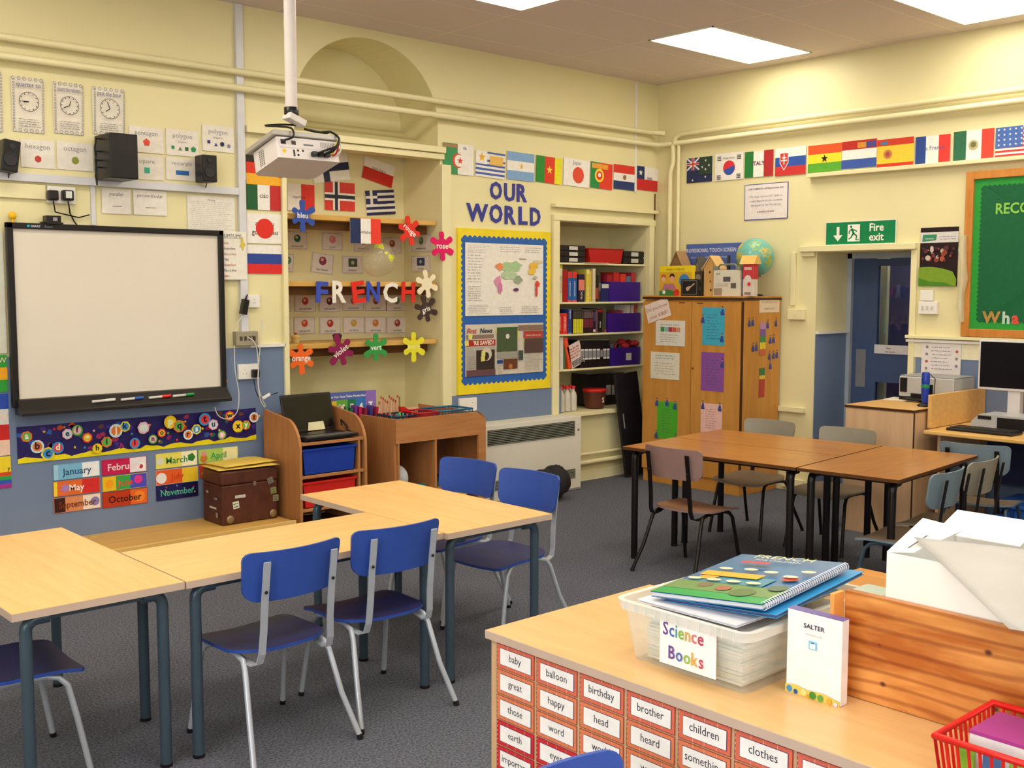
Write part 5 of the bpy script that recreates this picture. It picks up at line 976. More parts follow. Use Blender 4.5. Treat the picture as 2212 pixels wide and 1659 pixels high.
def onS(r_, base, ang=0, **k):   # side of the cupboard
    a, c = W(r_[0], (r_[1]+r_[3])/2, 1, YBK), W(r_[2], (r_[1]+r_[3])/2, 1, YBK); t, b_ = W((r_[0]+r_[2])/2, r_[1], 1, YBK), W((r_[0]+r_[2])/2, r_[3], 1, YBK)
    return Sheet(((a.x+c.x)/2, YBK-.0025, (t.z+b_.z)/2), LU, LV, c.x-a.x, t.z-b_.z, ink(base), ang=ang, th=.001, **k)
S = onS((1640, 641, 1683, 675), '#e6d0b8'); S.k += 1; S.text('Do you know your', S.w/2, S.h*.6, S.h*.22, ink('#b08068'), maxw=S.w*.9); S.text('number story?', S.w/2, S.h*.2, S.h*.2, ink('#b08068'), maxw=S.w*.85); S.build('notice', label='small cream notice on the side of the wooden cupboard', cat='notice')
S = onC((1417, 692, 1480, 747), '#ddd8d0'); w, h = S.w, S.h; S.k += 1
for i, c in enumerate(('#3a8a50', '#8ab0b0', '#a03a4c', '#c86040', '#c89070')): S.rect(w*(.17+.135*i), h*.55, w*(.3+.135*i), h*.73, ink(c), 0)
S.scrib(w*.15, h*.78, w*.85, h*.86, 1, ink('#8a8a8a')); S.scrib(w*.15, h*.12, w*.85, h*.48, 4, ink('#8a8a84'), .25); S.build('work_sheet', label='white sheet with a coloured bar on the left cupboard door', cat='paper')
S = onC((1406, 761, 1468, 819), '#e0d8c8'); w, h = S.w, S.h; S.scrib(w*.15, h*.72, w*.85, h*.92, 2, ink('#9ab0b0'), .5); S.scrib(w*.12, h*.15, w*.88, h*.65, 5, ink('#a8a498'), .25); S.build('work_sheet', label='white sheet with grey print below the coloured-bar sheet', cat='paper')
def clip_people(S, spots):
    """small cut-out figures in blue robes stuck on the sheet"""
    for i, (x, y) in enumerate(spots):
        x *= S.w; y *= S.h; S.poly([(x-.018, y-.03), (x+.018, y-.03), (x+.008, y+.02), (x-.008, y+.02)], ink('#3a4c9c')); S.circ(x, y+.026, .008, ink('#c89078'), 8); S.circ(x, y+.034, .006, ink('#2a2028'), 6); S.line(x-.012, y-.03, x-.02, y+.0, .004, ink('#26284c'))
for r_, c, sp, lab in (((1517, 664, 1566, 746), '#42a8c8', ((.9, .9), (.04, .68), (.9, .2)), 'bright blue sheet with small figures on the right cupboard door'), ((1515, 761, 1564, 845), '#8a50a0', ((.94, .72),), 'purple sheet below the bright blue one on the cupboard'),
    ((1420, 868, 1463, 948), '#4cac30', ((-.02, .96), (.5, .98), (.9, .92), (-.02, .08), (.95, .04)), 'bright green sheet low on the left cupboard door'), ((1514, 872, 1560, 936), '#ecbcb4', ((.1, .92), (.9, .9)), 'pink sheet low on the right cupboard door')):
    S = onC(r_, c); S.k += 1; S.scrib(S.w*.2, S.h*.15, S.w*.8, S.h*.85, 9, ink('#3a6070' if 'blue' in lab else '#6a4a5c'), .16); clip_people(S, sp); S.build('coloured_sheet', label=lab, cat='paper', group='coloured sheets on the cupboard doors')
S = onS((1641, 697, 1653, 768), '#b080b0'); n_ = 5
for i, c in enumerate(('#b888b8', '#7a58a0', '#3c8a4c', '#e0cc30', '#c86048')): S.rect(0, S.h*(1-(i+1)/n_), S.w, S.h*(1-i/n_), ink(c))
S.build('colour_strip', label='vertical strip of coloured cards on the cupboard side, upper', cat='card')
S = onS((1639, 795, 1651, 858), '#b04038')
for i, (q0, c) in enumerate(((.75, '#3c7a48'), (.62, '#d8c040'), (.0, '#b84038'))): S.rect(0, S.h*q0, S.w, S.h*((1, .75, .62)[i]), ink(c))
S.build('colour_strip', label='vertical strip of coloured cards on the cupboard side, lower', cat='card')
for i, (px, py, d) in enumerate(((1622, 698, 'pair, upper left'), (1658, 702, 'single, right of the upper strip'), (1676, 698, 'single, at the back edge'), (1667, 735, 'pair, right of the yellow card'), (1630, 752, 'pair, left of the red card'), (1662, 770, 'single, below the red card'), (1674, 768, 'pair, near the back edge'), (1664, 790, 'single, lowest'))):
    S = onS((px-7, py-14, px+7, py+12), '#3a4c9c', plain=True); S.k = 1; clip_people(S, ((.25, .5), (.75, .55)) if 'pair' in d else ((.5, .5),))
    S.build('paper_figure', label='tiny paper figure in blue on the cupboard side, %s' % d, cat='cutout', group='paper figures on the cupboard side')
# things on top of the cupboard
ZC = ZT+.0125
def onX(px0, py0, px1, x): a, b_ = W(px0, 620, 0, x), W(px1, 620, 0, x); t = W((px0+px1)/2, py0, 0, x); return a.y, b_.y, t.z-ZC
def tbox(nm, px0, py0, px1, x, dep, c, lab, cat='box', draw_=None, group=None):
    y0, y1, h = onX(px0, py0, px1, x); t = thing(nm, (x+dep/2, (y0+y1)/2, ZC), lab, cat, group); b = MB(); b.box((x, y0, ZC), (x+dep, y1, ZC+h), ink(c)); b.build('box_body', parent=t, bev=.002)
    S = Sheet((x-.0008, (y0+y1)/2, ZC+h/2), RU, RV, y0-y1, h, ink(c), plain=True); S.k = 1
    if draw_: draw(S, draw_); S.build('front_print', parent=t)
    return t
tbox('game_box', 1425, 574, 1494, -.50, .05, '#e8c820', "yellow game box titled what's rubbish on the cupboard", draw_=[('r', 0, .0, 1, .78, '#d8a830'), ('r', 0, .8, 1, 1, '#ecd020'), ('t', "what's rubbish?", .5, .84, .13, '#4a5a20'), ('c', .13, .62, .1, '#c85830', 10), ('c', .13, .55, .09, '#e0b098', 10), ('c', .4, .64, .11, '#2c2028', 10), ('c', .4, .56, .1, '#e0a080', 10), ('c', .78, .5, .22, '#4080c0', 14), ('p', [(0, 0), (.6, 0), (.5, .15), (.2, .22), (0, .15)], '#3c7a3c'), ('c', .15, .12, .07, '#e8e8e8', 10), ('c', .55, .1, .12, '#d83028', 14), ('p', [(.1, .2), (.55, .2), (.45, .4), (.15, .4)], '#b07088')])
tbox('screen_box', 1481, 526, 1596, -.16, .05, '#5468b0', 'blue box printed Professional Touch Screen, behind the toy houses', draw_=[('t', 'PROFESSIONAL TOUCH SCREEN', .46, .84, .1, '#d8dcf0', .02), ('t', 'electronic whiteboard systems', .44, .72, .07, '#b8c0e0'), ('r', .02, .0, .6, .42, '#7088a8'), ('r', .45, .3, .88, .5, '#8a98a8')])
tbox('framed_card', 1471, 603, 1508, -.515, .012, '#1c181c', 'small black framed card showing a guitar', 'picture', [('r', .06, .08, .94, .92, '#8a8078'), ('r', .08, .11, .92, .89, '#1c181c'), ('c', .4, .42, .13, '#c8a890', 12), ('c', .5, .5, .09, '#c8a890', 10), ('p', [(.5, .5), (.53, .45), (.82, .72), (.78, .78)], '#c8a890')])
tbox('dark_photo_box', 1496, 586, 1516, -.46, .05, '#3c342c', 'dark mottled box between the guitar card and the wooden birdhouse', 'box', [('c', .3, .5, .15, '#6a6058', 8), ('c', .7, .3, .12, '#50603c', 8), ('c', .6, .75, .14, '#807468', 8)])
def house(nm, px0, pyt, px1, x, dep, cw, crf, lab, roof_h=.35, over=.012, draws=None, m=None):
    y0, y1, h = onX(px0, pyt, px1, x); ym_ = (y0+y1)/2; hw = abs(y0-y1)/2-over; hb = h*(1-roof_h); t = thing(nm, (x+dep/2, ym_, ZC), lab, 'house'); b = MB()
    b.prism([(x, ym_+hw, ZC), (x, ym_-hw, ZC), (x, ym_-hw, ZC+hb), (x, ym_, ZC+h-.012), (x, ym_+hw, ZC+hb)], (dep, 0, 0), m or ink(cw)); b.build('walls', parent=t)
    for s in (-1, 1):
        b = MB(); ey, ez = ym_+s*(hw+over), ZC+hb-over*h*roof_h/hw; b.prism([(x-.012, ym_, ZC+h-.01), (x-.012, ym_, ZC+h), (x-.012, ey, ez+.01), (x-.012, ey, ez)], (dep+.024, 0, 0), ink(crf)); b.build('roof', parent=t)
    S = Sheet((x-.0006, ym_, ZC+hb/2), RU, RV, hw*2, hb, ink(cw), plain=True); S.k = 1
    if draws: draw(S, draws); S.build('openings', parent=t)
house('twig_house', 1441, 542, 1481, -.38, .1, '#8a6c4c', '#a07c54', 'brown straw-roofed toy house behind the yellow game box', .45, draws=[('r', .35, 0, .6, .4, '#4a3828')])
house('toy_house', 1496, 554, 1517, -.36, .08, '#8c8474', '#5c584c', 'small grey toy house with a white arched window', .4, draws=[('r', .3, .35, .7, .8, '#d8d4c0'), ('r', .34, .38, .48, .76, '#4a4a44'), ('r', .52, .38, .66, .76, '#4a4a44')])
house('birdhouse', 1516, 552, 1553, -.45, .1, '#c89c5c', '#d8b070', 'tall wooden birdhouse with a pitched roof on the cupboard', .28, .02, draws=[('c', .45, .82, .04, '#3a2818', 12), ('c', .5, .5, .035, '#6a4828', 12), ('c', .55, .2, .04, '#4a3018', 12)], m=wood('birdhouse_wood', (196, 152, 90), (214, 172, 108), stretch=(6, 6, 1)))
# clear case with papers, bottle
t = tbox('document_case', 1541, 583, 1597, -.49, .03, '#d8d0c0', 'clear plastic carry case with white papers and a grey handle', 'case', [('r', .38, .55, .66, .74, '#5a5458'), ('r', .68, .3, .88, .5, '#605c58'), ('r', .03, .03, .34, .3, '#a08878'), ('l', .08, .35, .6, .5, 2, '#b8b0a8'), ('l', .1, .8, .3, .92, 1, '#7a9a80')])
y0, y1, h = onX(1541, 583, 1597, -.49); b = MB(); m = mat('grey_green_handle', (128, 132, 118), rough=.3)
b.box((-.492, y0+.004, ZC+h), (-.458, y0-.035, ZC+h+.03), m); b.box((-.492, y1+.035, ZC+h), (-.458, y1-.004, ZC+h+.03), m); b.tube([(-.475, y0-.03, ZC+h+.02), (-.475, y0-.055, ZC+h+.042), (-.475, y1+.055, ZC+h+.042), (-.475, y1+.03, ZC+h+.02)], .007, m); b.build('handle', parent=t)
q = W(1571, 560, 0, -.4); b = MB(); hh = q.z-ZC+.03; b.lathe((-.38, q.y, ZC), [(.018, 0), (.018, hh*.6), (.012, hh*.72), (.012, hh)], mat('black_bottle', (24, 26, 28), rough=.2), 14); b.build('black_bottle', label='slim black bottle standing behind the clear document case', cat='bottle')
y0, y1, h = onX(1604, 567, 1627, -.47); t = thing('birdhouse', (-.43, (y0+y1)/2, ZC), 'red and white tube birdhouse with a pale wooden roof', 'house')
b = MB(); b.box((-.47, y0, ZC), (-.41, y1, ZC+h), ink('#d8ccc0')); b.box((-.4712, y0+.001, ZC+h*.5), (-.409, y1-.001, ZC+h), ink('#cc4048')); b.build('body', parent=t, bev=.004)
S = Sheet((-.472, (y0+y1)/2, ZC+h/2), RU, RV, y0-y1, h, WHITEP, plain=True); S.k = 1; draw(S, [('r', .15, .78, .85, .86, '#e8c0b8'), ('c', .5, .5, .13, '#dcd0c8', 12), ('c', .62, .36, .06, '#d83830', 10), ('r', .2, .05, .8, .12, '#8a7a70')]); S.build('front_print', parent=t)
zr = ZC+h; b = MB(); b.prism([(-.49, y0+.02, zr-.012), (-.395, y0+.02, zr-.012), (-.43, y0+.02, zr+.055), (-.455, y0+.02, zr+.055)], (0, y1-y0-.04, 0), ink('#e8bc70')); b.build('roof', parent=t)
# globe
gc = W(1631, 556, 0, -.22); R = .152; t = thing('desk_globe', (-.26, gc.y, ZC), 'large world globe with turquoise seas on a black stand, on the cupboard', 'globe')
b = MB(); b.sphere(gc, R, mat('globe_sea', (108, 176, 168), rough=.2, coat=.3), 36, 20); b.build('globe_ball', parent=t)
b = MB()
for la, lo, rl, s in ((38, 215, 20, 1), (35, 150, 14, 4), (5, 160, 14, 2), (-15, 262, 16, 3), (15, 250, 18, 6), (-35, 200, 8, 8), (-30, 150, 14, 5)): patch(b, gc, R*1.006, la, lo, rl, ink('#a8b850' if s % 2 else '#c8b458'), s, 14)
b.build('continents', parent=t)
b = MB(); m = mat('clear_arm_plastic', (190, 186, 160), rough=.2)
b.tube([gc+Vector((0, (R+.008)*math.cos(a), (R+.008)*math.sin(a))) for a in [math.radians(-115+14*i) for i in range(14)]], .005, m); b.build('meridian_arm', parent=t)
b = MB(); b.lathe((-.26, gc.y-.01, ZC), [(.085, 0), (.085, .012), (.03, .02), (.018, gc.z-R-ZC+.002)], mat('black_stand', (30, 30, 36), rough=.3), 22); b.build('stand', parent=t)
# ================================================================== printer cupboard and computer desk
BC = wood('beech_carcass', (206, 168, 132), (218, 180, 142), stretch=(9, 9, 1)); EDG = mat('dark_edging', (72, 40, 22))
X0, X1_, Y0, Y1_, Z1_ = -.955, -.30, -2.47, -2.965, .848
t = thing('low_cupboard', (-.6, -2.72, 0), 'low beech cupboard with dark edging carrying the printer', 'cupboard')
b = MB(); b.box((X0+.008, Y0-.006, 0), (X1_, Y1_+.006, Z1_-.019), BC); b.build('carcass', parent=t)
b = MB(); b.box((X0, Y0, Z1_-.018), (X1_, Y1_, Z1_-.002), EDG); b.box((X0+.004, Y1_+.0055, 0), (X0+.016, Y1_+.001, Z1_-.019), EDG); b.build('edging', parent=t)
b = MB(); b.box((X0+.001, Y0-.001, Z1_-.0018), (X1_, Y1_+.001, Z1_), wood('beech_top', (206, 160, 96), (220, 176, 110), stretch=(9, 2, 9))); b.build('top', parent=t)
t = thing('printer_stand', (-.15, -2.75, 0), 'beech shelf unit against the wall below the printer', 'cupboard'); b = MB(); b.box((-.295, Y0, 0), (-.05, -2.965, Z1_), BC); b.build('carcass', parent=t)
# printer
t = thing('printer', (-.25, -2.85, Z1_), 'silver and black desktop printer on the low cupboard', 'printer')
pa, pb = W(1942, 830, 0, -.42), W(2100, 830, 0, -.42); ya, yb = pa.y, -2.962; zt = W(1942, 812, 0, -.42).z
SIL = mat('silver_plastic', (190, 190, 192), rough=.35, metal=.2)
b = MB(); b.box((-.42, ya, Z1_+.03), (-.12, yb, zt), SIL); b.box((-.42, ya, Z1_+.001), (-.12, yb, Z1_+.03), BLACKP); b.build('casing', parent=t, bev=.006)
b = MB(); b.box((-.424, ya-.01, Z1_+.06), (-.418, ya-.06, zt-.01), BLACKP); b.box((-.424, ya-.09, Z1_+.03), (-.418, yb+.06, Z1_+.055), BLACKP); b.build('front_slots', parent=t)
b = MB(); b.box((-.50, ya-.07, Z1_+.012), (-.40, yb+.1, Z1_+.024), BLACKP); b.build('output_tray', parent=t, bev=.003)
b = MB(); b.box((-.41, ya+.0, zt), (-.13, yb, zt+.008), mat('grey_plastic', (150, 150, 152))); b.build('lid', parent=t, bev=.004)
a = FL(1950, 863, Z1_); b = MB(); M = Matrix.Translation((a.x, a.y, Z1_+.001)) @ Matrix.Rotation(.15, 4, 'Z'); b.box((-.1, -.14, 0), (.1, .1, .004), ink('#f0e8dc'), M); b.build('paper_pile', label='small pile of white paper on the low cupboard', cat='paper')
# blue microscope on black base
q = Vector((-.66, -2.885, Z1_)); t = thing('digital_microscope', (q.x, q.y, Z1_), 'blue and green handheld microscope on a black base beside the printer', 'microscope')
b = MB(); b.lathe((q.x, q.y, Z1_), [(.06, 0), (.062, .008), (.04, .018), (.03, .02)], BLACKP, 20, 1, .75); b.build('base', parent=t)
b = MB(); b.lathe((q.x, q.y, Z1_+.02), [(.018, 0), (.024, .03), (.026, .085), (.026, .10)], mat('blue_microscope', (30, 60, 170), rough=.2), 18); b.lathe((q.x, q.y, Z1_+.145), [(.026, 0), (.027, .02), (.025, .07), (.02, .08)], mat('blue_microscope', (30, 60, 170)), 18); b.build('barrel', parent=t)
b = MB(); b.lathe((q.x, q.y, Z1_+.12), [(.0265, 0), (.028, .012), (.0265, .025)], mat('green_ring', (30, 130, 90), rough=.2), 18); b.build('focus_ring', parent=t)
b = MB(); b.tube([(q.x+.02, q.y-.02, Z1_+.21), (q.x+.04, q.y-.045, Z1_+.18), (q.x+.03, q.y-.045, Z1_+.08), (q.x+.0, q.y-.035, Z1_+.03)], .003, CABLEK, 6); b.box((q.x+.03, q.y-.01, Z1_+.02), (q.x+.045, q.y-.03, Z1_+.14), BLACKP); b.build('cable', parent=t)
# desk
DW = wood('honey_desk_wood', (214, 166, 96), (228, 182, 112), stretch=(9, 1.5, 9))
t = thing('computer_desk', (-.5, -3.9, 0), 'honey coloured computer desk with a side panel at the right edge', 'desk'); DZ_ = .72
b = MB(); b.box((-.90, -3.00, DZ_-.025), (-.02, -4.9, DZ_), DW); b.build('desktop', parent=t, bev=.006)
b = MB(); b.box((-.80, -2.975, DZ_+.0), (-.02, -2.999, .938), DW); b.build('side_panel', parent=t, bev=.004)
for y in (-3.04, -4.05): b = MB(); b.box((-.78, y, 0), (-.1, y-.02, DZ_-.026), BC); b.build('leg_panel', parent=t)
b = MB(); b.box((-.10, -3.07, .3), (-.08, -4.04, DZ_-.026), mat('navy_modesty_panel', (40, 48, 92), rough=.5)); b.build('back_panel', parent=t)
# monitor
t = thing('computer_monitor', (-.25, -3.31, DZ_), 'black-screened monitor with a white frame cut off by the right edge', 'monitor'); mw = mat('white_monitor_plastic', (216, 212, 214), rough=.35)
b = MB(); b.box((-.32, -3.075, .955), (-.27, -3.56, 1.285), mw); b.box((-.27, -3.16, .99), (-.18, -3.48, 1.2), mw); b.build('housing', parent=t, bev=.006)
b = MB(); b.box((-.323, -3.09, .972), (-.3202, -3.545, 1.272), mat('black_screen', (14, 10, 14), rough=.15)); b.build('screen', parent=t)
b = MB(); b.box((-.30, -3.27, DZ_+.012), (-.25, -3.35, .96), mw); b.lathe((-.28, -3.31, DZ_+.0005), [(.085, 0), (.085, .008), (.05, .014)], mw, 22); b.build('stand', parent=t)
t = thing('scanner_printer', (-.5, -3.4, DZ_), 'silver and black multifunction printer below the monitor', 'printer')
pc = [(-.66, z_) for z_ in (0, 0)]; b = MB(); b.prism([(-.60, -3.20, DZ_+.001), (-.60, -3.24, DZ_+.001), (-.60, -3.6, DZ_+.001), (-.60, -3.6, DZ_+.10), (-.60, -3.22, DZ_+.10), (-.60, -3.17, DZ_+.05), (-.60, -3.17, DZ_+.02)], (.22, 0, 0), SIL); b.build('casing', parent=t, bev=.006)
b = MB(); b.box((-.606, -3.215, DZ_+.07), (-.6005, -3.30, DZ_+.092), BLACKP); b.box((-.606, -3.34, DZ_+.015), (-.6005, -3.59, DZ_+.088), BLACKP); b.build('front_slots', parent=t)
t = thing('keyboard', (-.72, -3.3, DZ_), 'black keyboard at the front of the computer desk', 'keyboard')
b = MB(); b.box((-.80, -3.10, DZ_+.001), (-.64, -3.52, DZ_+.02), BLACKP); b.build('body', parent=t, bev=.008, bseg=3)
b = MB()
for i in range(5):
    for j in range(14): b.box((-.785+.028*i, -3.12-.0275*j, DZ_+.02), (-.762+.028*i, -3.143-.0275*j, DZ_+.026), mat('key_caps', (44, 42, 42), rough=.5))
b.build('keys', parent=t, kind='stuff')
q = FL(2190, 1130, 0); t = thing('storage_crate', (q.x+.5, q.y, 0), 'blue plastic crate on the floor under the computer desk', 'crate')
b = MB(); bl = mat('blue_crate_plastic', (40, 92, 180), rough=.4); cx_, cy_ = -.55, -3.62
b.box((cx_-.2, cy_-.25, .002), (cx_+.2, cy_+.22, .27), bl); b.build('body', parent=t, bev=.01)
b = MB(); b.box((cx_-.22, cy_-.27, .27), (cx_+.22, cy_+.24, .295), bl); b.build('lid', parent=t, bev=.006)
for k in (-.09, .1): b = MB(); b.box((cx_-.212, cy_+k-.01, .01), (cx_-.2005, cy_+k+.01, .268), mat('crate_rib', (28, 60, 130))); b.build('rib', parent=t)
# ================================================================== tables and chairs
def table(nm, cx, cy, w, d, zt, rz, top, edge, leg, lab, grp, r=.0195, th=.025, inset=.055, square=False, thick_edge=None):
    """table centred at cx, cy; w along local x, d along local y"""
    t = thing(nm, (0, 0, 0), lab, 'table', grp)
    def B(b, n_, **k): return b.build(n_, parent=t, **k)
    b = MB(); b.box((-w/2, -d/2, zt-th), (w/2, d/2, zt-.001), edge); b.box((-w/2+.001, -d/2+.001, zt-.0012), (w/2-.001, d/2-.001, zt), top); B(b, 'tabletop')
    for sx in (-1, 1):
        for sy in (-1, 1):
            x, y = sx*(w/2-inset), sy*(d/2-inset); b = MB()
            if square: b.box((x-r, y-r, .0), (x+r, y+r, zt-th), leg)
            else:
                P = [(x, y, .004), (x, y, zt-th-.055)]+[(x-sx*.035*(1-math.cos(a)), y, zt-th-.055+.037*math.sin(a)) for a in (.4, .8, 1.2, PI/2)]+[(x-sx*.07, y, zt-th-.018)]
                b.tube(P, r, leg, 12)
            L = B(b, 'leg')
            if not square: f = MB(); f.tube([(x, y, 0), (x, y, .012)], r*1.06, BLACKP, 12); f.build('foot_cap', parent=L)
    b = MB(); x, y = w/2-inset-.07, d/2-inset; h = .012
    for s in (-1, 1): b.box((-x, s*y-.012, zt-th-h*2), (x, s*y+.012, zt-th-.001), leg); b.box((s*(x+.05)-.012, -y+.0, zt-th-h*1.6), (s*(x+.05)+.012, y, zt-th-.001), leg)
    B(b, 'under_frame'); place(t, (cx, cy, 0), rz); return t
g = 'light beech tables in the front left group'
table('classroom_table', -6.175, -2.41, .552, 1.12, .64, 0, BEECHY, BEECHE, DGREYM, 'light beech table cut off by the left edge of the photo', g)
table('classroom_table', -5.346, -2.703, 1.096, .545, .64, 0, BEECH, BEECHE, DGREYM, 'light beech table in the middle, two blue chairs pushed up to it', g)
table('classroom_table', -4.502, -2.442, .585, 1.115, .64, 0, BEECHY, BEECHE, DGREYM, 'light beech table nearest the tray unit, two blue chairs at its right', g)
a0 = math.radians(5.5); ctr = Vector((-2.046, -2.82))
def dk(u, v): return ctr.x+u*math.cos(a0)-v*math.sin(a0), ctr.y+u*math.sin(a0)+v*math.cos(a0)
g = 'dark brown tables in the right group'; DE = mat('dark_table_edge', (88, 52, 22), rough=.4)
x, y = dk(-.273, .29); table('dark_table', x, y, .54, 1.13, .68, a0, TAN, DE, BLACKM, 'brown table with black legs, near half, brown chair drawn up to it', g, r=.02, th=.018)
x, y = dk(.273, .29); table('dark_table', x, y, .54, 1.13, .68, a0, TAN, DE, BLACKM, 'brown table with black legs, far half, nearest the wooden cupboard', g, r=.02, th=.018)
x, y = dk(0, -.56); table('dark_table', x, y, 1.09, .55, .68, a0, wood('teak_laminate_x', (162, 106, 46), (180, 122, 58), rough=.3, stretch=(1.2, 9, 9), coat=.2), DE, BLACKM, 'brown table across the right end of the dark group, grey chairs beside it', g, r=.02, th=.018)
def panel(w, h, th, curve, ct, cb_, fx, n=18):
    """curved plywood panel; ct / cb_ = corner radii at +z / -z; mapped by fx(x, z, bulge); returns verts, faces, edge faces"""
    cols = []
    def c_(x, cr): e = w/2-abs(x); return h/2 if e >= cr else h/2-cr+math.sqrt(max(0, cr*cr-(cr-e)**2))
    xs = [-w/2*math.cos(PI*i/n) for i in range(n+1)]
    for x in xs: cols.append((x, -c_(x, cb_), c_(x, ct), curve*(1-(2*x/w)**2)))
    vs = []; fs = []; ef = []; m = 5
    for k_ in (0, th):
        for x, lo, hi, bg in cols:
            for j in range(m+1): vs.append(fx(x, lo+(hi-lo)*j/m, bg+k_))
    k = (n+1)*(m+1)
    for i in range(n):
        for j in range(m): a = i*(m+1)+j; fs += [(a, a+m+1, a+m+2, a+1), (k+a, k+a+1, k+a+m+2, k+a+m+1)]
    for i in range(n): a, b_ = i*(m+1), (i+1)*(m+1); ef += [(a, k+a, k+b_, b_), (a+m, b_+m, k+b_+m, k+a+m)]
    for j in range(m): ef.append((j, j+1, k+j+1, k+j)); a = n*(m+1)+j; ef.append((a, k+a, k+a+1, a+1))
    return vs, fs, ef
def chair_proto(nm, shell, seatm, fr, lab, grp, leg=None):
    leg = leg or fr; t = thing(nm, (0, 0, 0), lab, 'chair', grp)
    # seat, slightly dished: nearly square front corners at +y, well rounded rear corners
    vs, fs, ef = panel(.385, .37, .012, .012, .03, .12, lambda x, z, b: Vector((x, z, .376-b-.012*max(0, (z-.10)/.08)+.014*max(0, (-z-.08)/.1))))
    b = MB(); b.mesh(vs, fs, seatm, True); b.mesh(vs, ef, shell); b.build('seat', parent=t)
    # backrest, wrapped round the sitter: ends come forward, narrower and rounder below
    tl = math.radians(9)
    def bk(x, z, g): return Vector((x*(1+.4*z), -.235-g+.045-z*math.tan(tl), .645+z))
    vs, fs, ef = panel(.385, .178, .010, .046, .028, .05, bk); b = MB(); b.mesh(vs, fs, shell, True); b.mesh(vs, ef, shell); b.build('backrest', parent=t)
    for s in (-1, 1):
        x = .135*s; yb = -.235+.042*0-.003
        P = [(x, -.264, .705), (x, -.257, .66), (x, -.244, .575), (x, -.232, .46), (x*1.03, -.225, .38), (x*1.05, -.212, .345), (x*1.08, -.180, .334), (x*1.12, -.135, .338), (x*1.15, -.10, .348)]
        b = MB(); b.strip(P, (.026, 0, 0), .006, fr); u = b.build('back_upright', parent=t)
        b = MB()
        for z in (.60,): b.lathe((x, -.252, z), [(.006, 0), (.006, .003), (.002, .004)], BLACKP, 8, M=Matrix.Rotation(PI/2, 4, 'X'))
        b.build('screws', parent=u)
        F = [(x*1.15, -.02, .353), (x*1.2, .06, .353), (x*1.25, .10, .343), (x*1.3, .125, .315), (x*1.36, .15, .2), (x*1.45, .185, .012)]
        b = MB(); b.tube(F, .0105, leg, 10); l = b.build('leg', parent=t); b = MB(); b.tube([(x*1.455, .187, 0), (x*1.445, .184, .018)], .0115, BLACKP, 10); b.build('foot_cap', parent=l)
        F = [(x*1.15, -.02, .353), (x*1.18, -.10, .352), (x*1.22, -.145, .343), (x*1.27, -.168, .315), (x*1.4, -.22, .16), (x*1.6, -.29, .012)]
        b = MB(); b.tube(F, .0105, leg, 10); l = b.build('leg', parent=t); b = MB(); b.tube([(x*1.61, -.293, 0), (x*1.595, -.288, .018)], .0115, BLACKP, 10); b.build('foot_cap', parent=l)
    return t
BLUEC = mat('blue_chair_shell', (48, 78, 164), rough=.38, var=.05, scale=20); BLUES = mat('dark_blue_seat', (32, 38, 92), rough=.4, var=.06, scale=20); BLUES2 = mat('faded_blue_seat', (76, 86, 150), rough=.45)
g = 'blue classroom chairs'
c1 = chair_proto('blue_chair', BLUEC, BLUES, LGREYM, 'blue chair with grey frame at the middle beech table, left one of two', g)
place(c1, (-5.565, -2.885, 0), math.radians(2))
place(copy_tree(c1), (-5.085, -2.855, 0), math.radians(-2), 'blue chair with grey frame at the middle beech table, right one of two')
place(copy_tree(c1), (-4.13, -2.56, 0), math.radians(94), 'blue chair right of the tray-side beech table, nearer of the pair')
place(copy_tree(c1), (-4.12, -2.10, 0), math.radians(97), 'blue chair right of the tray-side beech table, farther of the pair')
place(copy_tree(c1), (-6.345, -2.60, 0), math.radians(-92), 'blue chair under the left-edge beech table, only its seat and legs showing')
place(copy_tree(c1), (-6.15, -5.20, 0), math.radians(183), 'blue chair in front of the word-card desk, only its back top showing')
BRC = mat('mauve_brown_shell', (150, 118, 112), rough=.45, var=.1); BRS = mat('worn_brown_seat', (156, 112, 84), rough=.4, var=.12)
c2 = chair_proto('brown_chair', BRC, BRS, BLACKM, 'mauve-brown chair with black frame facing the dark tables', 'brown and grey chairs round the dark tables')
place(c2, (-2.545, -2.47, 0), math.radians(-88))
GRC = mat('grey_chair_shell', (142, 134, 120), rough=.45, var=.08); GRS = mat('brown_grey_seat', (112, 94, 78), rough=.45, var=.1)
c3 = chair_proto('grey_chair', GRC, GRS, BLACKM, 'grey-backed chair behind the dark tables, in front of the cupboard', 'brown and grey chairs round the dark tables')
place(c3, (-1.50, -2.12, 0), math.radians(92))
place(copy_tree(c3), (-1.49, -2.70, 0), math.radians(92), 'light grey-backed chair behind the dark tables, before the printer cupboard')
BGC = mat('blue_grey_shell', (112, 128, 140), rough=.45, var=.08)
c4 = chair_proto('blue_grey_chair', BGC, GRS, BLACKM, 'blue-grey chair at the right end of the dark tables, nearer one', 'brown and grey chairs round the dark tables', leg=DGREYM)
place(c4, (-2.36, -3.66, 0), math.radians(4))
place(copy_tree(c3), (-1.88, -3.62, 0), math.radians(4), 'grey chair at the right end of the dark tables, farther one')
cc = copy_tree(c4); place(cc, (-1.13, -3.50, 0), math.radians(-80), 'blue-grey chair drawn up to the computer desk at the right edge')
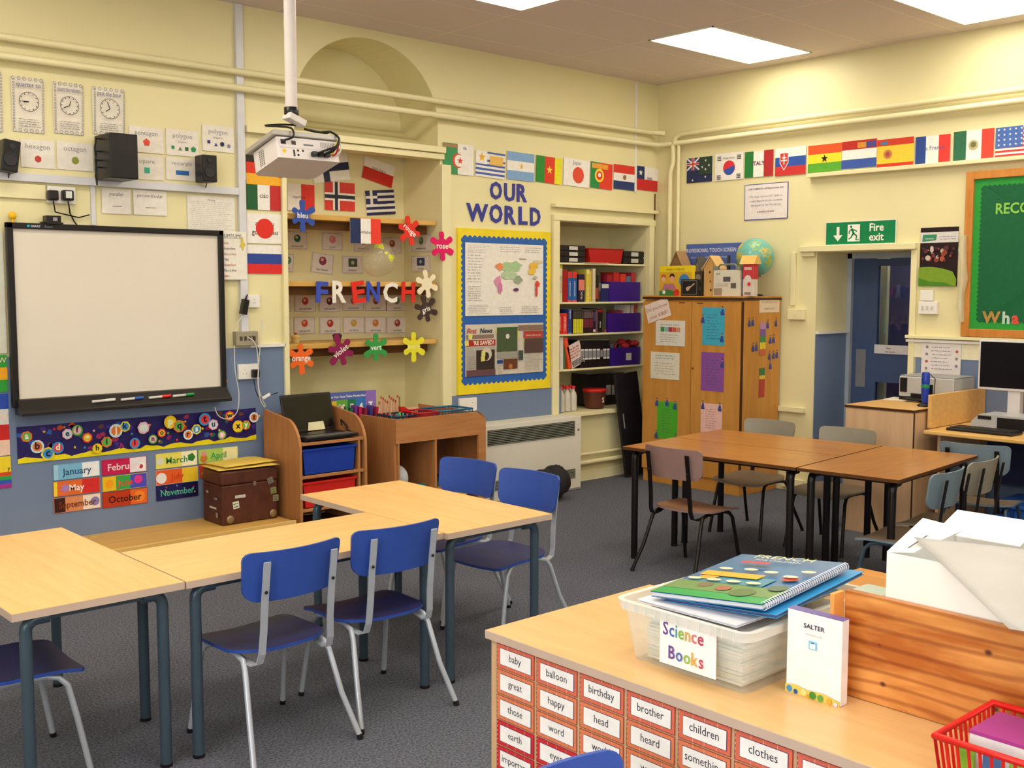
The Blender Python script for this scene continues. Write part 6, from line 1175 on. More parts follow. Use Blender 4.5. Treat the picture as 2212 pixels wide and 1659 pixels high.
# ================================================================== bench, trunk, tray unit, box unit, heater
b = MB(); b.box((-7.6, -.48, 0), (-3.99, -.0125, .17), SHELFW); b.box((-7.6, -.50, .145), (-3.99, -.481, .178), wood('bench_lip', (222, 180, 104), (232, 192, 118), stretch=(1, 9, 9)))
b.build('low_bench', label='long low ochre wooden bench along the blue wall', cat='bench', bev=.002)
t = thing('costume_trunk', (-4.2, -.2, .17), 'brown leather-look trunk with stickers standing on the low bench', 'trunk')
LEA = mat('brown_trunk_leather', (84, 44, 32), rough=.5, var=.25, scale=12, bump=.2)
TX0, TX1, TY0, TY1, TZ = -4.40, -4.02, -.325, -.075, .171; rz_ = math.radians(0)
tz1 = WL(520, 1010, TY0).z; b = MB(); b.box((TX0, TY0, TZ), (TX1, TY1, TZ+.245), LEA); b.build('body', parent=t, bev=.008)
b = MB(); b.box((TX0-.004, TY0-.004, TZ+.247), (TX1+.004, TY1+.004, TZ+.33), LEA); b.build('lid', parent=t, bev=.012, bseg=3)
for k, (x, y, z, c, w_, h_, a) in enumerate(((.10, 0, .17, '#d8d0cc', .07, .018, 0), (.07, 0, .12, '#d8dcc8', .042, .045, 8), (.33, 0, .18, '#8a9058', .04, .04, 5), (.345, 0, .13, '#8a8a68', .04, .04, 0), (.20, 0, .24, '#8a6a60', .02, .026, 0), (.31, 0, .245, '#7a7468', .04, .04, 20))):
    S = Sheet((TX0+.02+x, TY0-.0055, TZ+z), LU, LV, w_, h_, ink(c), th=.0006, ang=a); S.k += 1; S.scrib(.003, .004, w_-.003, h_-.004, 2, ink('#5a5450'), .3); S.build('sticker', parent=t)
for x in (.05, .345): b = MB(); b.lathe((TX0+x, TY0-.006, TZ+.035), [(.026, 0), (.024, .004), (.01, .006)], mat('aged_brass', (150, 130, 96), metal=.5, rough=.4), 10, M=Matrix.Rotation(PI/2, 4, 'X')); b.build('corner_stud', parent=t)
for k, (y, z, c, w_, h_) in enumerate(((.05, .19, '#a09890', .03, .016), (.16, .16, '#8a8078', .04, .014), (.12, .10, '#c8c0b8', .09, .012), (.17, .06, '#9a9088', .025, .03))):
    S = Sheet((TX0-.0055, TY1-.02-y, TZ+z), Vector((0, -1, 0)), LV, w_, h_, ink(c), th=.0006); S.build('side_sticker', parent=t)
t = thing('padded_envelope', (-4.2, -.2, TZ+.33), 'yellow padded envelope, lower one, lying on the brown trunk', 'envelope'); YE = mat('manila_envelope', (226, 194, 88), rough=.6, bump=.1)
def pillow(cx, cy, z, w, d, h, rz, m, nm, lab=None, parent=None, flap=True, cat='envelope', grp=None, tilt=None):
    M = Matrix.Translation((cx, cy, z)) @ Matrix.Rotation(rz, 4, 'Z') @ (tilt or Matrix.Identity(4)); n_ = 10; vs = []; fs = []
    for s in (0, 1):
        for i in range(n_+1):
            for j in range(n_+1):
                u, v = i/n_, j/n_; e = min(1, 5*min(u, 1-u))*min(1, 5*min(v, 1-v)); e = e**.5; hh = h/2+(h/2*e if s else -h/2*e)+.0006*(1 if s else -1); hh += .003*math.sin(7*u+3*v)*e*(1 if s else 0); vs.append(M @ Vector(((u-.5)*w, (v-.5)*d, hh)))
    N = (n_+1)**2
    for i in range(n_):
        for j in range(n_): a = i*(n_+1)+j; fs += [(a, a+1, a+n_+2, a+n_+1), (N+a, N+a+n_+1, N+a+n_+2, N+a+1)]
    for i in range(n_):
        a, b_ = i, i+1; fs.append((a, N+a, N+b_, b_)); a, b_ = n_*(n_+1)+i, n_*(n_+1)+i+1; fs.append((a, b_, N+b_, N+a))
        a, b_ = i*(n_+1), (i+1)*(n_+1); fs.append((a, b_, N+b_, N+a)); a, b_ = a+n_, b_+n_; fs.append((a, N+a, N+b_, b_))
    b = MB(); b.mesh(vs, fs, m, True); o = b.build(nm, label=lab, cat=cat if lab else None, parent=parent, group=grp)
    return o, M
bpy.data.objects.remove(t)
_, M = pillow(-4.205, -.20, TZ+.335, .41, .27, .014, math.radians(-3), YE, 'padded_envelope', 'yellow padded envelope, lower one, lying on the brown trunk', grp='yellow envelopes on the trunk')
_, M = pillow(-4.195, -.19, TZ+.351, .38, .25, .018, math.radians(5), YE, 'padded_envelope', 'yellow padded envelope with faint writing, on top of the other one', grp='yellow envelopes on the trunk')
# tray unit
t = thing('tray_unit', (-3.71, -.27, 0), 'beech-brown unit with rounded sides holding a blue and a red tray', 'unit')
UX0, UX1, UY0, UY1 = -3.96, -3.455, -.50, -.06; ZB = .10
def side(x, th=.018):
    P = [(x, UY1, ZB), (x, UY0, ZB), (x, UY0, .60)]+[(x, UY0+.17-.17*math.cos(a), .60+.20*math.sin(a)) for a in [PI/2*i/10 for i in range(1, 11)]]+[(x, UY1, .835)]
    b = MB(); b.prism(P, (th, 0, 0), MAPLE); return b
side(UX0).build('side_panel', parent=t, bev=.002); side(UX1-.018).build('side_panel', parent=t, bev=.002)
for z in (.655, .445, .235): b = MB(); b.box((UX0+.0185, UY0+.01, z-.02), (UX1-.0185, UY1, z), MAPLEX); b.build('shelf', parent=t, bev=.002)
b = MB(); b.box((UX1-.06, UY0+.012, ZB), (UX1-.045, UY1, .634), MAPLE); b.build('divider', parent=t)
b = MB(); b.box((UX0+.0185, UY1-.012, ZB), (UX1-.0185, UY1, .80), MAPLE); b.build('back_panel', parent=t)
b = MB(); b.box((UX0+.02, UY0+.03, 0.0), (UX1-.02, UY1-.02, ZB), DARKW); b.build('plinth', parent=t)
for z, c, nm in ((.4455, '#1e3a9c', 'blue'), (.2355, '#c8241e', 'red')):
    x0, x1, y0, y1, h = UX0+.03, UX1-.075, UY0+.02, UY1-.03, .165; m = mat('tray_plastic_'+nm, c, rough=.35, var=.05); tp = .03; b = MB()
    def q(x, y, zz): f = 1-zz/h; return ((x0+x1)/2+(x-(x0+x1)/2)*(1-tp*2.4*f), y, z+.0005+zz)
    for P, e in (([q(x0, y0, 0), q(x1, y0, 0), q(x1, y0, h), q(x0, y0, h)], (0, .004, 0)), ([q(x0, y1, 0), q(x1, y1, 0), q(x1, y1, h), q(x0, y1, h)], (0, -.004, 0)), ([q(x0, y0, 0), q(x0, y1, 0), q(x0, y1, h), q(x0, y0, h)], (.004, 0, 0)), ([q(x1, y0, 0), q(x1, y1, 0), q(x1, y1, h), q(x1, y0, h)], (-.004, 0, 0)), ([q(x0, y0, 0), q(x1, y0, 0), q(x1, y1, 0), q(x0, y1, 0)], (0, 0, .004))): b.prism(P, e, m)
    b.box((x0-.006, y0-.008, z+h-.012), (x1+.006, y0, z+h), m)
    b.build('plastic_tray', label='%s plastic tray sitting in the tray unit' % nm, cat='tray', group='plastic trays in the tray unit')
# laptop
t = thing('laptop', (-3.7, -.33, .655), 'open black laptop on top of the tray unit', 'laptop'); M = Matrix.Translation((-3.715, -.37, .6555)) @ Matrix.Rotation(math.radians(2), 4, 'Z')
b = MB(); b.box((-.20, -.125, .008), (.20, .125, .03), BLACKP, M); b.build('base', parent=t, bev=.005)
b = MB(); b.box((-.18, -.115, .0302), (.18, .10, .0315), mat('grey_keyboard_deck', (98, 94, 94), rough=.45), M); b.build('keyboard_deck', parent=t)
b = MB()
for i in range(5):
    for j in range(13): b.box((-.165+.0255*j, -.03+.024*i, .0317), (-.143+.0255*j, -.01+.024*i, .034), BLACKP, M)
b.build('keys', parent=t, kind='stuff')
ML = M @ Matrix.Translation((0, .125, .032)) @ Matrix.Rotation(math.radians(-14), 4, 'X')
b = MB(); b.box((-.195, -.004, 0), (.195, .008, .25), BLACKP, ML); b.build('lid', parent=t, bev=.006)
b = MB(); b.box((-.178, -.0055, .018), (.178, -.0045, .232), mat('black_laptop_screen', (14, 12, 12), rough=.12), ML); b.build('screen', parent=t)
b = MB(); b.prism([ML @ Vector(p) for p in ((-.03, -.012, .004), (.105, -.012, .004), (.10, -.010, .058), (-.015, -.010, .058))], (0, -.001, 0), ink('#d8cfa8')); b.build('paper_note', label='cream paper note leaning on the laptop screen', cat='note')
b = MB(); q0 = Vector((-3.53, -.30, .66)); b.tube([q0+Vector((.0, -.02, .06)), q0+Vector((.02, .02, .09)), q0+Vector((.05, .0, .05)), q0+Vector((.02, -.05, .03)), q0+Vector((.06, -.05, .01))], .006, CABLEK, 6); b.build('black_strap', label='black looped strap beside the laptop on the tray unit', cat='strap')
# book box unit
t = thing('book_box_unit', (-2.85, -.33, 0), 'wide beech-brown unit with a top trough and two open compartments', 'unit'); BX0, BX1, BY0, BY1, BZ = -3.235, -2.445, -.50, -.10, .748
b = MB(); b.box((BX0, BY0, .06), (BX0+.018, BY1, BZ), MAPLE); b.build('side_panel', parent=t, bev=.002)
b = MB(); b.prism([(BX1, BY0+.02, .06), (BX1, BY1, .06), (BX1, BY1, BZ), (BX1, BY0+.02, BZ-.03)], (-.018, 0, 0), MAPLE); b.build('side_panel', parent=t, bev=.002)
P = [(BX0, BY0, .06), (BX0, BY0, BZ), (BX1-.08, BY0, BZ)]+[(BX1-.08+.08*math.sin(a), BY0, BZ-.08+.08*math.cos(a)) for a in (.4, .8, 1.2, PI/2)]+[(BX1, BY0, .06), (BX1-.07, BY0, .06), (BX1-.07, BY0, .58), (BX0+.02, BY0, .58), (BX0+.02, BY0, .06)]
b = MB(); b.box((BX0+.0005, BY0-.018, .585), (BX1-.07, BY0, BZ), MAPLEX); b.prism([(BX1-.07, BY0, .06), (BX1-.07, BY0, BZ)]+[(p[0], p[1], p[2]) for p in P[2:7]]+[(BX1, BY0, .06)], (0, -.018, 0), MAPLEX); b.build('front_panel', parent=t)
b = MB(); b.box((BX0+.0185, BY0-.016, .06), (BX0+.03, BY0, .585), MAPLEX); b.build('front_stile', parent=t)
b = MB(); b.box((-2.905, BY0-.014, .24), (-2.887, BY1-.02, .585), MAPLE); b.build('divider', parent=t)
for z, nm in ((.24, 'lower_shelf'), (.60, 'trough_floor')): b = MB(); b.box((BX0+.0185, BY0-.0, z-.018), (BX1-.0185, BY1-.01, z), MAPLEX); b.build(nm, parent=t)
b = MB(); b.box((BX0+.0185, BY0-.012, .224), (BX1-.071, BY0, .242), mat('pinkish_lipping', (196, 128, 96))); b.build('shelf_lipping', parent=t)
b = MB(); b.box((BX0+.0185, BY1-.008, .06), (BX1-.0185, BY1, BZ-.02), mat('brown_back_board', (120, 78, 52), rough=.6)); b.build('back_panel', parent=t)
b = MB(); b.box((BX0+.03, BY0+.03, 0), (BX1-.03, BY1-.03, .06), DARKW); b.build('plinth', parent=t)
S = Sheet((-2.75, BY0-.012, .155), LU, LV, .26, .10, ink('#c8a838')); S.k += 1; S.text('Family', .13, .03, .06, ink('#2c6a3c'), bold=.03); S.circ(.04, .05, .03, ink('#4a8a40'), 8); S.build('family_sign', label='yellow card reading Family below the lower shelf of the wide unit', cat='sign')
b = MB(); b.sphere((-3.14, -.40, .33), .09, mat('white_cloth', (190, 190, 194), rough=.8, bump=.3), 16, 10, (.8, .9, 1)); b.build('white_bundle', label='rounded white cloth bundle in the left compartment of the wide unit', cat='cloth')
b = MB(); rd = random.Random(2)
for i in range(4): b.tube([(-3.08+.05*i, -.44, .245+.012*(i % 2)+.008), (-2.97+.01*i, -.40+.01*i, .262)], .010, mat('teal_net', (60, 120, 130), rough=.6), 6)
b.build('teal_netting', label='teal netting beside the white bundle in the wide unit', cat='net', kind='stuff')
b = MB(); b.box((-2.86, -.44, .2405), (-2.70, -.18, .27), ink('#3c5a54')); b.box((-2.86, -.44, .27), (-2.71, -.19, .30), ink('#28282c')); b.build('book_stack', label='few dark flat boxes in the right compartment of the wide unit', cat='box')
# books and baskets standing in the trough
def leanbook(px0, py, px1, y, c, lab, tilt=0, d=.02, ops=None, nm='book'):
    a, b_ = WL(px0, 850, y), WL(px1, 850, y); t_ = WL((px0+px1)/2, py, y); z0 = .6205; h = t_.z-z0; w = b_.x-a.x; z0 = z0; M = Matrix.Translation(((a.x+b_.x)/2, y, z0)) @ Matrix.Rotation(math.radians(tilt), 4, 'Y')
    t = thing(nm, ((a.x+b_.x)/2, y, z0), lab, 'book'); b = MB(); b.box((-w/2, 0, 0), (w/2, d, h), ink(c), M); b.build('cover', parent=t)
    S = Sheet(M @ Vector((0, -.001, h/2)), M.to_3x3() @ LU, M.to_3x3() @ LV, w, h, ink(c), plain=True); S.k = 1
    if ops: draw(S, ops); S.build('cover_print', parent=t)
    return t
MB().box((-3.735, .012, .60), (-2.45, YB-.002, .62), CREAMT).build('alcove_sill', label='cream sill board inside the alcove behind the two wooden units', cat='shelf')
leanbook(704, 846, 812, .10, '#5a68b0', 'wide colourful Times Table Practice book standing in the wide unit', d=.012, ops=[('t', 'Learn Your Times Tables Practice Book!', .42, .86, .075, '#f0f0f8', .03), ('r', .02, .45, .2, .78, '#dcc030'), ('r', .2, .45, .42, .8, '#6aa840'), ('r', .42, .4, .58, .8, '#2a7a50'), ('r', .58, .4, .78, .82, '#3878c0'), ('r', .78, .4, .99, 1, '#9070c0'), ('t', '2', .12, .5, .25, WHT, .05), ('t', '11', .3, .5, .25, WHT, .05), ('t', '5', .5, .5, .25, WHT, .05), ('t', '4', .68, .5, .25, WHT, .05), ('t', '7', .88, .52, .25, WHT, .05)])
for i, (px, c) in enumerate(((700, '#c8b890'), (712, '#3c7a48'), (722, '#b83038'), (732, '#d8d0c0'), (742, '#4a8a50'), (752, '#28704c'), (762, '#7a3890'), (772, '#b82858'), (784, '#9a2848'), (796, '#4a3c90'), (808, '#a82c44'))):
    a = WL(px, 876+3*(i % 3), .04); b = MB(); M = Matrix.Translation((a.x+.012, .035, .6225)) @ Matrix.Rotation(math.radians(5), 4, 'Y'); b.box((-.011, 0, 0), (.011, .05, a.z-.6225), ink(c), M); b.build('exercise_book', label='slim %s booklet standing below the Times Table book' % ('cream', 'green', 'red', 'white', 'light green', 'dark green', 'violet', 'pink', 'wine red', 'indigo', 'scarlet')[i], cat='book', group='slim booklets before the Times Table book')
for i in range(11):
    px = 818+4.4*i; a = WL(px, 860, -.15+.01*(i % 3)); b = MB(); h = .21+.012*((i*7) % 4); b.tube([(a.x, a.y, .604), (a.x+.004, a.y, .604+h)], .0055, ink('#e0a488' if i < 10 else '#7a8a50'), 6); b.tube([(a.x+.004, a.y, .604+h), (a.x+.004, a.y, .604+h+.018)], .0058, ink('#b8402c' if i < 10 else '#6a7a30'), 6)
    b.build('pencil', label='pinkish red-tipped pencil upright in the trough, %s from the left' % ('first', 'second', 'third', 'fourth', 'fifth', 'sixth', 'seventh', 'eighth', 'ninth', 'tenth', '')[i] if i < 10 else 'single olive pencil at the right of the upright pink ones', cat='pencil', group='pencils upright in the trough')
def basket(x0, x1, y0, y1, z, h, c, lab, nm='basket', slots=10, wallt=.003):
    t = thing(nm, ((x0+x1)/2, (y0+y1)/2, z), lab, 'basket'); m = mat('basket_plastic_'+c.lstrip('#'), c, rough=.35, var=.05); b = MB(); b.box((x0+.01, y0+.01, z), (x1-.01, y1-.01, z+.004), m); b.build('base', parent=t)
    b = MB()
    def bar(p, q): b.tube([p, q], wallt, m, 5)
    for i in range(slots+1):
        u = i/slots
        for ya, yo in ((y0, .01), (y1, -.01)): bar((x0+.01+(x1-x0-.02)*u, ya+yo, z), (x0+(x1-x0)*u, ya, z+h))
        for xa, xo in ((x0, .01), (x1, -.01)): bar((xa+xo, y0+.01+(y1-y0-.02)*u, z), (xa, y0+(y1-y0)*u, z+h))
    b.build('mesh_sides', parent=t); b = MB(); b.tube([(x0, y0, z+h), (x1, y0, z+h), (x1, y1, z+h), (x0, y1, z+h)], wallt*2.2, m, 8, closed=True); b.build('rim', parent=t); return t
basket(-3.20, -3.03, -.47, -.26, .604, .155, '#24304c', 'dark blue plastic basket at the left of the trough')
basket(-3.01, -2.85, -.485, -.26, .604, .165, '#b81c24', 'red plastic basket in the middle of the trough')
basket(-2.83, -2.53, -.47, -.24, .604, .165, '#1e6a8c', 'wide teal plastic basket at the right of the trough')
b = MB(); rd = random.Random(8)
for i in range(16): x_, y_ = rd.uniform(-3.19, -3.05), rd.uniform(-.45, -.28); b.tube([(x_, y_, .70), (x_+rd.uniform(-.03, .03), y_+rd.uniform(-.03, .03), .77)], .007, ink(rd.choice(['#d84830', '#38a878', '#8ab040', '#3890a0', '#c83850'])), 6)
b.build('felt_pens', label='jumble of coloured felt pens in the dark blue basket', cat='pens', kind='stuff')
b = MB(); b.prism([(-3.03, -.30, .74), (-2.89, -.30, .70), (-2.88, -.30, .72), (-3.0, -.30, .80), (-3.04, -.30, .805)], (0, .02, 0), mat('red_plastic_scoop', (190, 30, 30), rough=.35)); b.build('red_folder', label='red plastic piece leaning up out of the red basket', cat='holder')
b = MB(); b.lathe((-2.86, -.19, .604), [(.05, 0), (.055, .12), (.058, .17), (.05, .178)], mat('clear_pot', (226, 190, 160), rough=.15, alpha=.6), 18); b.build('clear_pot', label='clear plastic tub behind the red basket in the trough', cat='tub')
b = MB(); b.prism([(-2.80, -.20, .604), (-2.47, -.20, .604), (-2.47, -.20, .74), (-2.80, -.20, .80)], (0, .01, 0), ink('#a8603c')); b.build('brown_folder', label='brown card folder standing behind the teal basket', cat='folder')
# heater
t = thing('convector_heater', (-1.72, -.14, 0), 'white wall convector heater with a dark slatted grille', 'heater'); HX0, HX1, HY, HZ = -2.235, -1.215, -.27, .598
HM = mat('white_heater_enamel', (222, 216, 204), rough=.4, var=.02); b = MB(); b.box((HX0, HY, .002), (HX1, -.001, .528), HM); b.box((HX0, HY, .528), (HX1, -.101, HZ), HM); b.build('casing', parent=t, bev=.004)
ga, gb_ = WL(1046, 940, HY), WL(1242, 915, HY); zt_, zb_ = .562, .445
def grille(x0, x1, z0, z1, n_):
    b = MB(); b.box((x0, HY-.002, z0), (x1, HY-.0005, z1), mat('dark_vent', (30, 34, 32), rough=.6)); gr = b.build('vent_opening', parent=t); b = MB()
    for i in range(n_): z = z0+(z1-z0)*(i+.5)/n_; b.box((x0, HY-.008, z-.0022), (x1, HY-.0025, z+.0022), mat('grey_green_slat', (140, 142, 128), rough=.5))
    b.build('slats', parent=gr, kind='stuff')
grille(HX0+.02, WL(1241, 940, HY).x, zb_, zt_, 9)
grille(WL(1205, 1030, HY).x, WL(1242, 1030, HY).x, .10, .175, 8); grille(-2.2, -2.1, .10, .175, 8)
b = MB(); q = WL(1249, 928, HY); b.lathe((q.x, HY-.0005, q.z), [(.008, 0), (.008, .004), (.004, .005)], mat('brass_lock', (120, 80, 40)), 12, M=Matrix.Rotation(PI/2, 4, 'X')); b.build('lock', parent=t)
b = MB(); b.box((HX0, HY-.003, .008), (HX1, HY-.0005, .02), GREYP); b.build('bottom_line', parent=t)
# dark bag by the heater
q = FL(1140, 1030, .15); b = MB(); b.sphere((-1.72, -.44, .13), .16, mat('black_cloth_bag', (36, 32, 38), rough=.8, bump=.4), 26, 16, (1.15, .75, .8)); rd = random.Random(6); b.v = [Vector((v.x, v.y, max(.001, v.z+(.018*math.sin(31*v.x+9*v.y)+rd.uniform(-.006, .006))*(v.z > .03)))) for v in b.v]; b.build('dark_bag', label='crumpled black bag on the floor in front of the white heater', cat='bag', bev=0)
# black boards leaning by the cupboard
def leanboard(px0, px1, y0, z1, lab, c='#1c181e', rot=4, nm='folded_board'):
    a, b_ = WL(px0, 1000, y0), WL(px1, 1000, y0); M = Matrix.Translation(((a.x+b_.x)/2, y0, .0)) @ Matrix.Rotation(math.radians(-rot), 4, 'Y') @ Matrix.Rotation(math.radians(-6), 4, 'X'); w = (b_.x-a.x)
    t = thing(nm, ((a.x+b_.x)/2, y0, 0), lab, 'board'); b = MB(); b.box((-w/2, -.012, .02), (w/2, .012, z1), mat('black_board_case', (26, 22, 28), rough=.5, var=.2), M); b.build('panel', parent=t, bev=.004)
    b = MB(); b.box((-w/2+.04, -.014, z1*.48), (-w/2+.055, -.0125, z1*.62), ink('#8a8488'), M); b.build('lettering', parent=t)
leanboard(1352, 1400, -.17, .90, 'tall black folded board leaning beside the cupboard')
"""end"""
# ================================================================== projector
PX, PY = WL(628, 150, -1.6).x, -1.6
t = thing('ceiling_projector', (PX, PY, 2.3), 'white projector hanging from a white ceiling pole', 'projector')
zt_ = W(628, 238, 1, PY).z; zc = W(628, 268, 1, PY).z
b = MB(); b.tube([(PX, PY, zt_), (PX, PY, CEIL-.001)], .030, mat('white_pole', (214, 206, 204), rough=.35), 18); b.build('pole', parent=t)
b = MB(); b.lathe((PX, PY, zt_-.03), [(.034, 0), (.036, .01), (.036, .042), (.03, .044)], BLACKP, 18); b.build('black_collar', parent=t)
b = MB(); M0 = Matrix.Translation((PX+.01, PY-.01, zt_-.05)) @ Matrix.Rotation(math.radians(20), 4, 'Y'); b.box((-.05, -.035, -.012), (.05, .035, .02), ink('#ddd6d4'), M0); b.build('tilt_plate', parent=t, bev=.005)
c0 = W(604, 339, 1, PY-.05); wpj = W(733, 348, 1, PY-.05).x-c0.x
MP = Matrix.Translation((c0.x+wpj/2, PY-.05, c0.z)) @ Matrix.Rotation(math.radians(-3), 4, 'Z') @ Matrix.Rotation(math.radians(-13), 4, 'X')
hp, dp = .105, .26; PM = mat('white_projector_plastic', (222, 214, 214), rough=.4, var=.02)
b = MB(); o = .03; w2 = wpj/2
b.prism([MP @ Vector(p) for p in ((-w2, 0, 0), (w2, 0, 0), (w2, dp, 0), (w2-o, dp+o, 0), (-w2+o, dp+o, 0), (-w2, dp, 0))], MP.to_3x3() @ Vector((0, 0, hp)), PM); b.build('body', parent=t, bev=.012, bseg=3)
b = MB(); b.box((-w2-.02, -.012, hp+.004), (w2+.0, dp+.04, hp+.03), mat('grey_mount_plate', (176, 172, 168), rough=.4, metal=.3), MP); b.box((-.03, .06, hp+.03), (.03, .12, hp+.055), mat('grey_mount_plate', (176, 172, 168)), MP); b.build('mount_plate', parent=t, bev=.004)
S = Sheet(MP @ Vector((0, -.0006, hp/2)), MP.to_3x3() @ LU, MP.to_3x3() @ LV, wpj, hp, PM, plain=True); w, h = S.w, S.h; S.k = 1
S.rect(w*.04, h*.5, w*.98, h*.52, ink('#b8b4b4'), 0); S.rect(w*.06, h*.66, w*.14, h*.88, ink('#28242c'), 0); S.rect(w*.23, h*.66, w*.3, h*.85, ink('#2c2830'), 0); S.rect(w*.42, h*.66, w*.58, h*.74, ink('#6a6670'), 0)
S.circ(w*.1, h*.34, h*.10, ink('#e8c020'), 14, up=0); S.rect(w*.24, h*.1, w*.27, h*.42, ink('#2c2830'), 0)
for x_, y_ in ((.32, .4), (.32, .18), (.4, .4)): S.circ(w*x_, h*y_, h*.06, ink('#28242c'), 10, up=0)
for i in range(10): S.rect(w*(.70+.027*i), h*.6, w*(.712+.027*i), h*.9, ink('#8a8888'), 0)
S.build('port_panel', parent=t)
S = Sheet(MP @ Vector((-w2-.0006, dp/2, hp/2)), MP.to_3x3() @ Vector((0, -1, 0)), MP.to_3x3() @ LV, dp, hp, PM, plain=True); S.k = 1
for i in range(9):
    for j in range(3): S.rect(S.w*(.25+.075*j+.02*0), S.h*(.12+.085*i), S.w*(.25+.075*j+.05), S.h*(.165+.085*i), ink('#6a6668'), 0)
S.build('side_vents', parent=t)
b = MB(); b.lathe(MP @ Vector((0, dp+o, hp*.5)), [(.04, 0), (.045, .03), (.035, .035)], BLACKP, 20, M=(MP.to_3x3() @ Matrix.Rotation(-PI/2, 3, 'X')).to_4x4()); b.build('lens_ring', parent=t)
b = MB(); b.lathe(MP @ Vector((0, dp+o+.03, hp*.5)), [(.03, 0), (.02, .012), (.004, .018)], mat('lens_glass', (120, 130, 160), rough=.03, coat=1), 20, M=(MP.to_3x3() @ Matrix.Rotation(-PI/2, 3, 'X')).to_4x4()); b.build('lens', parent=t)
def pc(pts, c=CABLEK, r=.004):
    b = MB(); P = [MP @ Vector(p) for p in pts]; Q = [P[0]]+P+[P[-1]]; out = []
    for i in range(1, len(Q)-2):
        for j in range(5):
            u = j/5; A, B_, C_, D = Q[i-1], Q[i], Q[i+1], Q[i+2]; out.append(0.5*((2*B_)+(C_-A)*u+(2*A-5*B_+4*C_-D)*u*u+(3*B_-A-3*C_+D)*u**3))
    out.append(P[-1]); b.tube(out, r, c, 6); return b
H = hp
pc([(-w2*.8, -.02, H*.78), (-w2*.55, -.03, H*.95), (-w2*.55, -.02, H+.04), (-w2*.9, .0, H+.05), (-w2*1.2, .03, H+.06), (-w2*.7, .02, H+.07), (-.02, .02, H+.075)], r=.005).build('power_cable', parent=t)
for k, (x_, z_, c) in enumerate(((.02, .25, CABLEK), (.05, .22, CABLEK), (.075, .3, CABLEK))): pc([(x_, -.004, H*z_), (x_+.03, -.05, H*z_+.005), (w2*.75, -.06, H*.6), (w2*.95, -.03, H*1.1), (w2*.8, .0, H+.05), (w2*.4+.02*k, .01, H+.045), (.0, .02, H+.06)], c, .0055).build('video_cable', parent=t)
for x_, c in ((.02, '#20242c'), (.055, '#20222a'), (.09, '#2c2c30')): b = MB(); b.box((x_-.014, -.028, H*.14), (x_+.014, -.001, H*.36), ink(c), MP); b.build('connector', parent=t, bev=.004)
for k, (x_, c) in enumerate(((w2*.66, '#d8c020'), (w2*.76, '#c82828'), (w2*.86, '#e0dcd8'))): pc([(x_, -.002, H*.28), (x_+.005, -.03, H*.32), (x_+.01, -.05, H*.6), (w2*.95, -.02, H)], ink(c), .0045).build('audio_cable', parent=t)
# ================================================================== word-card desk in the foreground
ZD = .75; DX0, DX1, DYL, DYR = -5.712, -5.07, -4.29, -6.6
t = thing('word_card_desk', ((DX0+DX1)/2, -5.4, 0), 'beech storage desk in the foreground covered with red word cards', 'desk')
b = MB(); b.box((DX0, DYL, ZD-.022), (DX1, DYR, ZD-.001), BEECHE); b.box((DX0+.0015, DYL-.0015, ZD-.0012), (DX1-.001, DYR, ZD), wood('desk_top_beech', (212, 168, 112), (224, 182, 126), stretch=(9, 1, 9), rough=.3, coat=.15)); b.build('top', parent=t, bev=.002)
b = MB(); b.box((DX0+.012, DYL-.012, 0), (DX0+.03, DYR, ZD-.0225), mat('desk_front_beech', (206, 168, 128), rough=.45)); b.build('front_panel', parent=t)
b = MB(); b.box((DX0+.0305, DYL-.012, 0), (DX1-.01, DYL-.03, ZD-.0225), mat('desk_front_beech', (206, 168, 128))); b.build('side_panel', parent=t)
CXF = DX0+.0115; y0c = W(1074, 1387, 0, CXF).y; z0c = W(1074, 1387, 0, CXF).z; pitch = .1470; ph = .0668
GRID = [('baby', 'great', 'those', 'earth', 'important', ''), ('balloon', 'happy', 'word', 'eyes', '', ''), ('birthday', 'head', 'world', '', ''), ('brother', 'heard', 'work', ''), ('children', 'something', '', ''), ('clothes', '', ''), ('', '', ''), ('', '')]
WHC = ink('#f4f0f0', .4)
for i, col in enumerate(GRID):
    for j, wd in enumerate(col):
        red = (j > 2 and i < 3); base = ink('#d03038' if red else ('#e08058' if (i*3+j) % 3 else '#de7058')); cw, ch = pitch-.009, ph-.0035
        S = Sheet((CXF-.001, y0c-pitch*i-cw/2-.001, z0c-ph*j-ch/2), RU, RV, cw, ch, base, th=.0008); w, h = S.w, S.h; S.k += 1
        for q in (.28, .5, .74): S.rect(w*q, 0, w*q+.001, h, ink('#f0c8b0'), 0)
        for q in range(5): S.rect(0, h*(.15+.18*q), .0025, h*(.15+.18*q)+.004, ink('#f4d8c8'), 0)
        S.frame(0, 0, w, h, .0012, ink('#7a3040')); S.rect(.0125, .0098, w-.010, h-.0098, ink('#5a3060')); S.rect(.0137, .011, w-.0112, h-.011, WHC)
        if wd: S.text(wd, w*.505, h*.40, h*.42, ink('#34303c'), maxw=w*.72, sx=.92)
        ab = [w_ for w_ in col if w_]; bc = 'red' if red else 'orange'
        if wd: nm = '%s word card with %s brick border on the foreground desk' % (wd, bc)
        elif ab: nm = 'cut-off %s word card, %s below the %s card' % (bc, ('first', 'second')[j-len(ab)], ab[-1])
        else: nm = 'cut-off orange word card, column %s right of clothes, row %s' % (('directly', 'second')[i-6], ('one', 'two', 'three')[j])
        S.build('word_card', label=nm, cat='card', group='word cards on the foreground desk')
# second brown table behind the desk
table('brown_desk', -4.72, -5.6, .68, 2.05, .735, 0, wood('darker_brown_top', (186, 122, 52), (202, 138, 64), stretch=(9, 1, 9), rough=.3), DE, BLACKM, 'darker brown table top just behind the foreground desk', None, r=.02, square=True)
